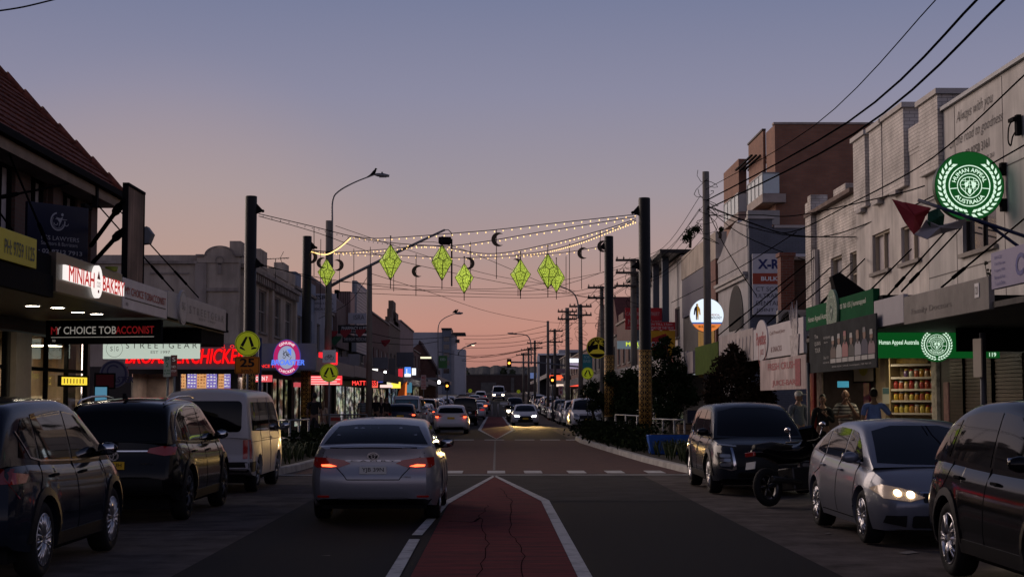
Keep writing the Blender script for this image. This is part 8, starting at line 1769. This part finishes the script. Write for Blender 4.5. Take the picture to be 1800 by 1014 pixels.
m = motorcycle('dark motorcycle parked nose to kerb between slate SUV and silver-blue sedan'); m.location = (4.95, 26.0, .012); m.rotation_euler = (0, R(-8), R(-52))
# ---- traffic and parked rows further along
PRO = {}
def proto(k):
 if k in PRO: return PRO[k]
 sp = {'sedan': SEDAN, 'hatch': HATCH, 'suv': SUV, 'van': VAN}[k]; q = {}
 if k == 'van': q = dict(rpl=0)
 r, c, part = make_car(sp, k, 'x', 'car', WHITEC, 1, seams=[], rails=None); PRO[k] = r; return r
USED = set()
def carat(kind, X, Y, rot, col, label, group, heads=None, tails=None, s=1.0, cat='car', name=None):
 p = proto(kind); r = p if kind not in USED else copy_tree(p); USED.add(kind)
 nm = {'sedan': 'sedan_car', 'hatch': 'hatchback_car', 'suv': 'suv_car', 'van': 'delivery_van'}[kind]; r.name = name or nm
 tag(r, label, cat, group)
 for ch in r.children:
  b_ = ch.name.split('.')[0]; m_ = None
  if b_ in ('body', 'wing_mirror'): m_ = col
  if b_ == 'headlight': m_ = heads or HEADOFF
  if b_ == 'tail_lamp': m_ = tails or TLD
  if m_: ch.material_slots[0].link = 'OBJECT'; ch.material_slots[0].material = m_
 place(r, X, Y, rot, s); return r
GL_, GR_, GT_ = 'cars parked along the left kerb', 'cars parked along the right kerb', 'traffic in the lanes'
a = carat('hatch', -2.17, 83.2, 0, WHITEC, 'white hatchback with lit tail lamps ahead of the silver sedan', GT_, tails=TLD)
for g in (1, -1): b = B(); b.box((g * .71, -2.06, .86), (.16, .06, .07)); q = b.build('brake_light', TAILON, a, bevel=.01)
carat('van', -1.95, 110.5, 0, BLACKP, 'black van in the left lane beyond the white hatchback', GT_, cat='van'); carat('sedan', -1.6, 137, 0, WHITEC, 'white sedan in the lane just beyond the black van', GT_, tails=TAILGLOW); carat('sedan', -1.5, 167, 0, SILV2, 'pale sedan queued beyond the white sedan in the left lane', GT_, tails=TAILON)
carat('hatch', -1.3, 188, 0, REDP2, 'small dark red hatchback far along the left lane', GT_, tails=TAILON); carat('suv', -1.9, 232, 0, WHITEC, 'farthest white SUV climbing away in the left lane', GT_, tails=TAILGLOW); carat('sedan', -2.6, 215, 0, WHITEC, 'far white sedan left of the climbing white SUV', GT_)
a = carat('sedan', 2.15, 110.3, 180, WHITEC, 'white sedan with bright headlights coming down the right lane', GT_, heads=HEADCOOL); b = B(); b.prism([(-.36, .30), (.36, .30), (.40, .62), (-.40, .62)], 2.40, 2.44); b.build('grille', PLASTIC, a); b = B(); b.b2((-.19, 2.442, .42), (.19, 2.46, .53)); b.build('number_plate', PLATEY, a)
for X_ in (1.5, 2.8): spot(None, (X_, 107.7, .68), (X_ + .0, 98.5, -.2), 2200, (1, .62, .22), size=24)
carat('suv', 2.15, 163, 180, DBLUE, 'dark SUV with headlights on behind the motorcycle rider', GT_, heads=HEADCOOL); carat('van', .75, 252, 180, WHITEC, 'tall white van with headlights on at the far crest', GT_, heads=HEADON, s=1.18, cat='van')
m2 = motorcycle('oncoming motorcycle with a dazzling headlight left of the white sedan', True); m2.location = (1.1, 119, road_z(119) + .012); m2.rotation_euler = (0, 0, pi)
PR = [('suv', 94, WHITEC, 1.06, 'big white four-wheel-drive at the near end of the right parked row'), ('hatch', 101, SILV2, 1, 'silver hatchback second in the right parked row'), ('suv', 107.5, WHITEC, 1, 'white SUV third in the right parked row'), ('sedan', 114, SILVER, 1, 'silver sedan fourth in the right parked row'), ('hatch', 120.5, NAVYP, 1, 'navy hatchback fifth in the right parked row'), ('suv', 127, DGREY, 1, 'dark grey SUV sixth in the right parked row'), ('hatch', 133.5, WHITEC, 1, 'white hatchback seventh in the right parked row'), ('sedan', 140, SILV2, 1, 'pale silver sedan eighth in the right parked row'),
  ('suv', 147, DBLUE, 1, 'slate SUV ninth in the right parked row'), ('van', 155, WHITEC, 1, 'white van with roof taller than the parked cars around it on the right'), ('suv', 163, BLACKP, 1, 'black SUV beyond the white van in the right parked row'), ('hatch', 171, SILV2, 1, 'small silver hatchback far up the right parked row'), ('sedan', 180, DGREY, 1, 'dark sedan far up the right parked row'), ('suv', 190, WHITEC, 1, 'last white SUV of the right parked row'), ('suv', 201, DGREY, 1, 'last dark SUV of the right parked row')]
for k, Y, m_, s, lb in PR: carat(k, 5.45 + random.uniform(-.1, .1), Y, 180 + random.uniform(-1.5, 1.5), m_, lb, GR_, s=s, cat='van' if k == 'van' else 'car')
PL = [('hatch', 90.5, NAVYP, 1.04, 'dark navy hatchback parked left just past the crossing'), ('van', 98.5, SILV2, 1.05, 'pale van with a printed rear window behind the navy hatchback'), ('sedan', 106, WHITEC, 1, 'white sedan beyond the pale printed van on the left'), ('sedan', 112.5, SILVER, 1, 'silver sedan under the orange feather flag'), ('hatch', 118.5, WHITEC, 1, 'white hatchback in the middle of the left parked row'), ('suv', 125, BLACKP, 1.05, 'large black SUV with pale roof edge in the left parked row'), ('suv', 132, DGREY, 1, 'dark grey SUV beyond the large black SUV'), ('hatch', 139, SILV2, 1, 'silver hatchback beyond two dark SUVs on the left'), ('suv', 146.5, WHITEC, 1, 'white SUV far along the left parked row'), ('sedan', 154, DBLUE, 1, 'slate sedan far along the left parked row'), ('suv', 162, SILV2, 1, 'pale SUV nearing the far end of the left row'), ('hatch', 170, WHITEC, 1, 'white hatchback nearing the far end of the left row'), ('suv', 180, WHITEC, 1, 'second last white SUV of the left row'), ('sedan', 192, DGREY, 1, 'last dark sedan of the left row')]
for k, Y, m_, s, lb in PL:
 a = carat(k, -5.15 + random.uniform(-.1, .1), Y, random.uniform(-1.5, 1.5), m_, lb, GL_, s=s, cat='van' if k == 'van' else 'car')
 if Y == 98.5: b = B(); b.prism([(u, v) for u, v in rpoly(-.62, 1.16, .62, 1.64, .06)], -2.30, -2.27); b.m = 1; b.ellipse(.2, 1.42, .09, .12, -2.305, 16); b.prism([(.05, 1.17), (.36, 1.17), (.3, 1.32), (.1, 1.32)], -2.304, -2.302); b.build('printed_window', [mat('print_blue', (.10, .20, .28), .4, 0, .3, 3), mat('print_tan', (.28, .18, .13), .5)], a, fix=False)
 if Y == 112.5: b = B(); b.box((0, -.3, 1.53), (.7, .2, .14)); b.build('taxi_sign', glow('taxi_orange', (1, .4, .12), .9), a, bevel=.03)
# ------------------------------------------------------------------ people
def skin_mesh(verts, edges, radii, sub=1):
 me = bpy.data.meshes.new('s'); me.from_pydata([tuple(v) for v in verts], edges, []); o = bpy.data.objects.new('s', me); COL.objects.link(o)
 md = o.modifiers.new('skin', 'SKIN'); md.use_smooth_shade = True; md.branch_smoothing = .6
 for i, r_ in enumerate(radii): d = me.skin_vertices[0].data[i]; d.radius = r_ if isinstance(r_, tuple) else (r_, r_); d.use_root = i == 0
 s_ = o.modifiers.new('sub', 'SUBSURF'); s_.levels = sub; s_.render_levels = sub
 dg = bpy.context.evaluated_depsgraph_get(); dg.update(); out = bpy.data.meshes.new_from_object(o.evaluated_get(dg)); bpy.data.objects.remove(o); bpy.data.meshes.remove(me); return out
def person(label, loc, rz, H=1.74, shirt=(.1, .1, .1), trou=(.02, .02, .025), hair=(.012, .01, .01), skin=(.22, .12, .08), arms=None, head_turn=0.0, cap=None, bald=False, sleeves='short', stripe=None, longhair=False, step=.0, group=None, bulk=1.0):
 k = H / 1.74; e = None
 A = arms or {}; V = Vector
 el = A.get('L_elbow', V((-.25, .03, 1.12))), A.get('R_elbow', V((.25, .03, 1.12))); wr = A.get('L_wrist', V((-.26, -.06, .88))), A.get('R_wrist', V((.26, -.06, .88)))
 J = [V((0, 0, .96)), V((0, 0, 1.12)), V((0, .01, 1.30)), V((0, .01, 1.44)), V((0, 0, 1.52)), V((0, -.01, 1.57))]; Rr = [(.15 * bulk, .11 * bulk), (.145 * bulk, .11 * bulk), (.165 * bulk, .115 * bulk), (.10, .08), .055, .055]; E = [(0, 1), (1, 2), (2, 3), (3, 4), (4, 5)]
 def add(v, r_, p): J.append(V(v)); Rr.append(r_); E.append((p, len(J) - 1)); return len(J) - 1
 ids = {}
 for i, g in ((0, -1), (1, 1)):
  s_ = add((g * .175 * bulk, .01, 1.405), .066, 3); m_ = add((V((g * .19 * bulk, .01, 1.40)) + el[i]) / 2, .053, s_); l_ = add(el[i], .045, m_); n_ = add((el[i] + wr[i]) / 2, .040, l_); w_ = add(wr[i], .029, n_); d = (wr[i] - el[i]).normalized(); add(wr[i] + d * .09, (.038, .020), w_)
  h_ = add((g * .09, 0, .90), .105 * bulk, 0); kn = add((g * .10, -.01 - g * step * .5, .50), .062, h_); an = add((g * .10, .02 - g * step, .09), .042, kn); add((g * .11, -.13 - g * step, .05), .038, an)
 me = skin_mesh(J, E, Rr); bm = bmesh.new(); bm.from_mesh(me); bpy.data.meshes.remove(me)
 hb_ = B(); hb_.bm.free(); hb_.bm = bm; hb_.m = 0
 ht = Matrix.Rotation(head_turn, 4, 'Z'); hc = V((0, -.02, 1.655))
 def hp(x, y, z): return hc + ht @ V((x, y, z))
 hb_.ball(hc, .098, 3, (.80, .98, 1.18)); hb_.ball(hp(0, -.092, -.012), .020, 1, (.8, 1, 1.4)); hb_.ball(hp(0, -.072, -.085), .035, 1)
 for g in (-1, 1): hb_.ball(hp(g * .082, .005, -.01), .025, 1, (.5, .8, 1.2))
 hb_.m = 1
 for g in (-1, 1): hb_.ball(hp(g * .032, -.088, .015), .011, 1)
 hb_.box(hp(0, -.094, -.052), (.045, .008, .009))
 hb_.m = 0
 for i in (0, 1):      # fingers and thumb
  d = (wr[i] - el[i]).normalized(); sd = d.cross(V((0, 1, 0))); sd = sd.normalized() if sd.length > .1 else V((1, 0, 0)); up = sd.cross(d)
  for f in range(4): p = wr[i] + d * .085 + sd * (-.027 + .018 * f); L = (.062, .074, .07, .055)[f]; hb_.tube([p, p + d * L * .55 + up * .008, p + d * L + up * .03], [.0095, .0085, .006], 6)
  p = wr[i] + d * .04 + sd * -.035; hb_.tube([p, p - sd * .025 + d * .03, p - sd * .03 + d * .065], [.011, .0095, .007], 6)
 e = hb_.build('person', [mat('skin_%d' % (skin[0] * 1000), skin, .5), INK], None, loc, rz, True, fix=False); e.scale = (k, k, k); tag(e, label, 'person', group)
 # shirt
 sj = [J[0] + V((0, 0, -.04)), J[1], J[2], J[3] - V((0, 0, .005))]; sr = [(.163 * bulk, .125 * bulk), (.16 * bulk, .125 * bulk), (.178 * bulk, .128 * bulk), (.105, .088)]; se = [(0, 1), (1, 2), (2, 3)]
 for i, g in ((0, -1), (1, 1)):
  a = V((g * .178 * bulk, .01, 1.405)); sj.append(a); sr.append(.078); se.append((3, len(sj) - 1)); sj.append((a + el[i]) / 2); sr.append(.068); se.append((len(sj) - 2, len(sj) - 1)); sj.append(a.lerp(el[i], .8) if sleeves == 'short' else el[i]); sr.append(.062); se.append((len(sj) - 2, len(sj) - 1))
  if sleeves == 'long': sj.append((el[i] + wr[i]) / 2); sr.append(.054); se.append((len(sj) - 2, len(sj) - 1)); sj.append(el[i].lerp(wr[i], .94)); sr.append(.042); se.append((len(sj) - 2, len(sj) - 1))
 me = skin_mesh(sj, se, sr, 2); o = bpy.data.objects.new('shirt', me); COL.objects.link(o); o.parent = e
 sm = mat('cloth_%d_%d_%d_%s' % (shirt[0] * 1000, shirt[1] * 1000, shirt[2] * 1000, stripe), shirt, .85, 0, .15, 8, .3, 18)
 if stripe and 'striped' not in sm:
  sm['striped'] = 1; n, l = sm.node_tree.nodes, sm.node_tree.links; t = n.new('ShaderNodeTexCoord'); wv = n.new('ShaderNodeTexWave'); wv.bands_direction = 'Z'; wv.inputs['Scale'].default_value = stripe[0]; l.new(t.outputs['Object'], wv.inputs[0]); cr = n.new('ShaderNodeValToRGB'); cr.color_ramp.interpolation = 'CONSTANT'; cr.color_ramp.elements[0].color = shirt + (1,); cr.color_ramp.elements[1].color = stripe[1] + (1,); cr.color_ramp.elements[1].position = .55; l.new(wv.outputs['Fac'], cr.inputs[0]); l.new(cr.outputs[0], n['Principled BSDF'].inputs['Base Color'])
 me.materials.append(sm)
 tj = [V((0, 0, 1.0)), V((0, 0, .92))]; tr = [(.158 * bulk, .12 * bulk), (.16 * bulk, .125 * bulk)]; te = [(0, 1)]
 for g in (-1, 1): tj += [V((g * .09, 0, .86)), V((g * .10, -.01 - g * step * .5, .50)), V((g * .10, .02 - g * step, .10))]; tr += [.112 * bulk, .080, .066]; q = len(tj); te += [(1, q - 3), (q - 3, q - 2), (q - 2, q - 1)]
 me = skin_mesh(tj, te, tr); me.materials.append(mat('trousers_%d_%d' % (trou[0] * 1000, trou[2] * 1000), trou, .85)); o = bpy.data.objects.new('trousers', me); COL.objects.link(o); o.parent = e
 b = B()
 for g in (-1, 1): b.ball((g * .11, -.05 - g * step, .045), .06, 2, (.8, 2.1, .75))
 b.build('shoes', mat('shoe_dark', (.02, .018, .018), .5), e, smooth=True)
 if cap: b = B(); b.ball(hc + V((0, 0, .045)), .105, 3, (.84, 1.0, .85)); f_ = ht @ V((0, -.13, .04)); b.ball(hc + f_, .07, 2, (1, 1.1, .16)); b.build('cap', mat('cap_white', cap, .8), e, smooth=True)
 if not bald and not cap:
  b = B(); b.ball(hc + ht @ V((0, .022, .032)), .104, 3, (.83, .96, 1.08))
  if longhair: b.tube([hc + V((0, .05, .02)), hc + V((0, .10, -.1)), hc + V((0, .12, -.30))], [.09, .10, .05], 10)
  b.build('hair', mat('hair_%d' % (hair[0] * 1000), hair, .6), e, smooth=True)
 return e
def pp(px, Y, z=.16): q = at(px, 704, Y); return (q.x, Y, z)
V = Vector
person('man in a white cap and grey jacket standing by the thin post', pp(1403, 36), R(25), 1.72, (.10, .11, .13), (.03, .03, .035), cap=(.5, .5, .48), skin=(.25, .15, .11), sleeves='long', head_turn=.5)
person('woman in black with dark hair beside the striped-shirt man', pp(1446, 36.5), R(-10), 1.64, (.010, .010, .012), (.01, .01, .012), skin=(.20, .11, .08), sleeves='long', longhair=True, arms={'R_elbow': V((.24, -.05, 1.12)), 'R_wrist': V((.08, -.2, 1.28))})
person('balding man in a striped shirt holding his hand to his mouth', pp(1486, 36.5), R(-8), 1.75, (.35, .32, .29), (.03, .03, .04), bald=True, skin=(.20, .11, .075), stripe=(4.2, (.07, .065, .065)), bulk=1.08, arms={'R_elbow': V((.27, -.14, 1.13)), 'R_wrist': V((.07, -.20, 1.46)), 'L_elbow': V((-.29, -.05, 1.14)), 'L_wrist': V((-.02, -.24, 1.18))})
person('man in a blue polo shirt reaching for the produce with his back turned', pp(1536, 35.5), R(172), 1.76, (.11, .16, .40), (.03, .03, .035), skin=(.22, .125, .085), bulk=1.1, arms={'L_elbow': V((-.40, -.16, 1.16)), 'L_wrist': V((-.58, -.34, 1.02))})
person('dark-clothed man walking away behind the left railing', pp(553, 59), R(175), 1.78, (.012, .012, .014), (.015, .015, .017), skin=(.15, .085, .06), step=.14, sleeves='short')
person('small pale-clothed walker beside the timber lamp pole', pp(568, 64, .15), R(170), 1.5, (.32, .25, .20), (.25, .22, .2), skin=(.25, .15, .11), hair=(.16, .11, .06), longhair=True)
person('walker in a striped shirt beside the left timber power pole', pp(638, 76), R(185), 1.72, (.22, .24, .26), (.02, .02, .025), stripe=(4.0, (.03, .05, .06)), step=.12)
person('person in black right of the left timber power pole', pp(661, 80), R(-20), 1.74, (.012, .012, .015), (.012, .012, .015), step=.1, sleeves='long'); person('person in a dark coat nearest the parked navy hatchback', pp(679, 82), R(30), 1.70, (.016, .014, .014), (.014, .014, .016), sleeves='long', step=.1, longhair=True); person('person with a pale top between two dark-clothed walkers', pp(670, 86), R(10), 1.68, (.40, .28, .22), (.03, .03, .04), skin=(.25, .15, .11))
for px, Y, sh_, lb in ((718, 140, (.30, .30, .32), 'far pedestrian in a pale shirt near the orange flag'), (728, 146, (.02, .02, .03), 'far pedestrian in dark clothes near the orange flag'), (752, 165, (.03, .03, .04), 'far pedestrian in dark clothes beyond the pink zone plate'), (762, 170, (.18, .08, .07), 'far pedestrian in a reddish top beyond the pink zone plate')): person(lb, pp(px, Y, .15 + road_z(Y)), R(random.uniform(0, 360)), 1.72, sh_, (.02, .02, .025))
person('oncoming motorcycle rider in dark jacket', (1.1, 119.1, road_z(119) + .12), 0, 1.45, (.02, .02, .022), (.02, .02, .022), sleeves='long', cap=(.03, .03, .03), bald=True, arms={'L_elbow': V((-.32, -.12, 1.18)), 'L_wrist': V((-.36, -.34, 1.1)), 'R_elbow': V((.32, -.12, 1.18)), 'R_wrist': V((.36, -.34, 1.1))})
# ------------------------------------------------------------------ trees and planting
LEAF = mat('dark_leaf', (.016, .025, .011), .9, 0, .55, 2.5, spec=0); LEAFR = mat('bronze_leaf', (.024, .017, .012), .9, 0, .5, 2.5, spec=0)
BARK = mat('bark', (.06, .045, .035), .9, 0, .3, 12, .5, 30)
def tree(label, pix, Y, pbase, n, leaf, ls=.10, z0=.16, name='street_tree', cat='tree'):
 base = at(pbase, 704, Y); e = empty(name, (base.x, Y, z0), 0, label, cat); b0 = V((base.x, Y, z0))
 lobes = [(at(x, y, Y + random.uniform(-.5, .5)) - b0, r_ * Y / F) for x, y, r_ in pix]
 b = B(); top = max(c.z for c, r_ in lobes)
 trunk = spline([V((0, 0, -.1)), V((.03, .02, top * .3)), V((-.02, 0, top * .6)), V((.03, 0, top * .85))], 5); b.tube(trunk, [.075 * (1 - .7 * i / len(trunk)) for i in range(len(trunk))], 8)
 for c, r_ in lobes:
  s_ = trunk[min(len(trunk) - 1, int(len(trunk) * max(.2, min(.85, c.z * .7 / top))))]; b.tube(spline([s_, s_.lerp(c, .5) + V((0, 0, .1)), c], 4), [.03 - .0025 * k for k in range(9)], 5)
 b.build('trunk', BARK, e)
 b = B(); tot = sum(r_ ** 2 for c, r_ in lobes)
 for c, r_ in lobes:
  for i in range(int(n * r_ ** 2 / tot)):
   d = V((random.gauss(0, 1), random.gauss(0, 1), random.gauss(0, 1))).normalized(); q = c + d * r_ * (random.random() ** .42) * random.uniform(.75, 1.12)
   if q.z < .05: continue
   u = V((random.gauss(0, 1), random.gauss(0, 1), random.gauss(0, .8) - .2)).normalized(); v = u.cross(d + V((0, 0, .01))).normalized(); L = ls * random.uniform(.6, 1.2)
   b.quad(q - u * L * .5, q + v * L * .22, q + u * L * .6, q - v * L * .22)
 b.build('crown', leaf, e, fix=False); return e
tree('dark bronze-leaved street tree in front of the juice-bar fascia', [(1300, 662, 36), (1262, 668, 26), (1338, 690, 26), (1290, 630, 24), (1318, 640, 24), (1272, 640, 20), (1255, 695, 24), (1350, 700, 18), (1310, 705, 34), (1272, 710, 26), (1330, 612, 9), (1288, 610, 10)], 43, 1303, 7500, LEAFR, .14)
tree('leafy dark street tree behind the tallest festival pole', [(1180, 650, 32), (1160, 620, 22), (1195, 690, 34), (1150, 680, 30), (1205, 655, 20), (1172, 720, 34), (1140, 650, 18), (1215, 700, 16), (1190, 618, 12), (1170, 600, 12)], 57, 1178, 7500, LEAF, .15)
tree('low bushy street tree between the two right festival poles', [(1090, 690, 28), (1110, 665, 22), (1075, 665, 16), (1060, 705, 18), (1100, 720, 28), (1120, 700, 22), (1040, 690, 12)], 66, 1092, 6000, LEAF, .16)
tree('small dark shrub leaning towards the right parked row', [(1042, 676, 14), (1030, 690, 14), (1050, 700, 16), (1040, 715, 14)], 76, 1042, 1500, LEAF, .13)
tree('weedy plants sprouting on the tan parapet', [(1213, 410, 12), (1225, 402, 9), (1205, 420, 9)], 78, 1215, 500, LEAF, .16, at(1215, 432, 78).z, 'rooftop_plants', 'plant'); tree('little bush on top of the clinic parapet', [(1268, 403, 5)], 66, 1268, 160, LEAF, .12, at(1268, 410, 66).z - .1, 'rooftop_bush', 'plant')
def tufts(nm, xr, yr, n, hh, m_, edge=None):
 b = B()
 for i in range(n):
  t = random.random(); Y = yr[0] + (yr[1] - yr[0]) * t; xa, xb = xr(Y); c = V((random.uniform(xa, xb), Y, .15))
  for k in range(7):
   a = random.uniform(0, 6.28); L = hh * random.uniform(.6, 1.2); d = V((cos(a), sin(a), 0)); w_ = V((-sin(a), cos(a), 0)) * .014
   p1 = c + d * L * .22 + V((0, 0, L * .7)); p2 = c + d * L * .55 + V((0, 0, L * .78)); b.quad(c - w_, c + w_, p1 + w_, p1 - w_); b.quad(p1 - w_, p1 + w_, p2 + w_ * .2, p2 - w_ * .2)
 return tag(b.build(nm, m_, fix=False), kind='stuff')
GR = mat('verge_grass', (.035, .05, .018), .7, 0, .5, 2)
tufts('verge_grass', lambda Y: (-6.5, -5.0 + (Y - 36) * .012), (36, 72), 520, .55, GR); tufts('verge_grass', lambda Y: (4.75 - (Y - 36) * .028, 6.5), (35.5, 72), 620, .55, GR)
HM = mat('hedge_leaf', (.015, .022, .010), .9, 0, .5, 3, spec=0)
def hedge(label, pts, n, hh=.7):
 b = B(); o0 = V(pts[0])
 for i in range(n):
  t = random.random() * (len(pts) - 1); k = int(t); c = V(pts[k]).lerp(V(pts[k + 1]), t - k) + V((random.gauss(0, .35), random.gauss(0, .3), hh * random.random() ** .7 * (1 + .35 * sin(t * 9)))); u = V((random.gauss(0, 1), random.gauss(0, 1), random.gauss(0, 1))).normalized() * .09; v = u.cross(V((random.gauss(0, 1), 1, random.gauss(0, 1)))).normalized() * .05
  b.quad(*[q - o0 for q in (c - u, c - v, c + u, c + v)])
 return tag(b.build('low_hedge', HM, None, o0, fix=False), label, 'hedge')
hedge('low dark hedge along the right kerb under the street trees', [(4.5, 47, .2), (4.3, 53, .2), (4.0, 60, .2), (4.0, 68, .2)], 2000, .6); hedge('low dark planting right of the tallest festival pole', [(5.9, 37, .2), (6.2, 42, .2)], 500, .4); hedge('low dark planting at the foot of the thick left pole', [(-5.4, 44, .2), (-5.6, 50, .2), (-5.8, 60, .2)], 1600, .5)
# ------------------------------------------------------------------ footpath furniture
p = at(1182, 774, 46); e = empty('blue_planter', (p.x, 46, .16), 0, 'bright blue painted planter box behind the right railing', 'planter'); b = B(); b.prism([(-.62, 0), (.62, 0), (.70, .55), (-.70, .55)], 0, .6); b.build('planter_box', mat('blue_planter_paint', (.02, .10, .42), .5, 0, .15, 3), e, bevel=.02); b = B(); b.b2((-.6, .05, .5), (.6, .55, .57)); b.build('soil', SOIL, e)
b = B(); [b.prism([(-.45 + .3 * k, .12), (-.25 + .3 * k, .12), (-.22 + .3 * k, .40), (-.40 + .3 * k, .40)], -.012, -.004) for k in range(4)]; b.build('painted_pattern', mat('pale_blue_paint', (.04, .10, .28), .5), e)
p = at(1222, 755, 50); e = empty('timber_planter', (p.x, 50, .16), 0, 'pale timber planter box beside the blue planter', 'planter'); b = B(); [b.b2((-.5, 0, .02 + .2 * k), (.5, .6, .19 + .2 * k)) for k in range(4)]; b.build('planter_box', mat('planter_timber', (.20, .13, .08), .7, 0, .3, 5), e); b = B(); b.b2((-.46, .04, .6), (.46, .56, .84)); b.build('soil', SOIL, e)
p = at(1223, 722, 54); e = empty('sandwich_board', (p.x, 54, .16), 0, 'small navy sandwich board among the right street trees', 'sandwich board'); b = B(); b.box((0, 0, .62), (.55, .03, 1.2), (R(-8), 0, 0)); b.build('front_board', NAVY, e); b = B(); b.box((0, .25, .62), (.55, .03, 1.2), (R(14), 0, 0)); b.build('back_board', NAVY, e); lettering(e, SILV, [('SALE', 0, .8, .35, .14), ('TODAY', 0, .55, .35, .12)], y=-.12)
p = at(611, 740, 66); e = empty('shopping_trolley', (p.x, 66, .16), 0, 'grey wire shopping trolley parked behind the left railing', 'shopping trolley'); b = B()
for k in range(9): u = -.4 + .1 * k; b.rod((u, 0, .35), (u * 1.08, -.03, .95), .009, seg=4); b.rod((u, .5, .35), (u * 1.08, .53, .95), .009, seg=4)
for k in range(6): z = .35 + .12 * k; b.b2((-.42, -.015, z), (.42, -.003, z + .016)); b.b2((-.42, .503, z), (.42, .515, z + .016))
b.b2((-.42, 0, .33), (.42, .5, .35)); b.build('basket', STEEL, e); b = B(); b.tube([(-.5, 0, 1.05), (-.5, .5, 1.05)], .02, 6)
for u, v in ((-.38, .05), (-.38, .45), (.38, .05), (.38, .45)): b.rod((u, v, .33), (u, v, .08), .016, seg=5)
b.build('chassis', STEEL, e)
for u, v in ((-.38, .05), (-.38, .45), (.38, .05), (.38, .45)): b = B(); b.lathe([(.001, -.02), (.06, -.02), (.06, .02), (.001, .02)], (u, v, .06), 'x', 14); b.build('castor', BLK, e)
p = at(588, 745, 65); e = empty('rubbish_bin', (p.x, 65, .16), 0, 'slim white and red bin beside the timber lamp pole', 'bin'); b = B(); b.b2((-.2, 0, 0), (.2, .4, 1.0)); b.build('bin_body', mat('bin_grey', (.25, .23, .23), .5), e, bevel=.03); b = B(); b.b2((-.21, -.01, .72), (.21, .41, .86)); b.build('red_band', mat('bin_red', (.25, .03, .03), .5), e)
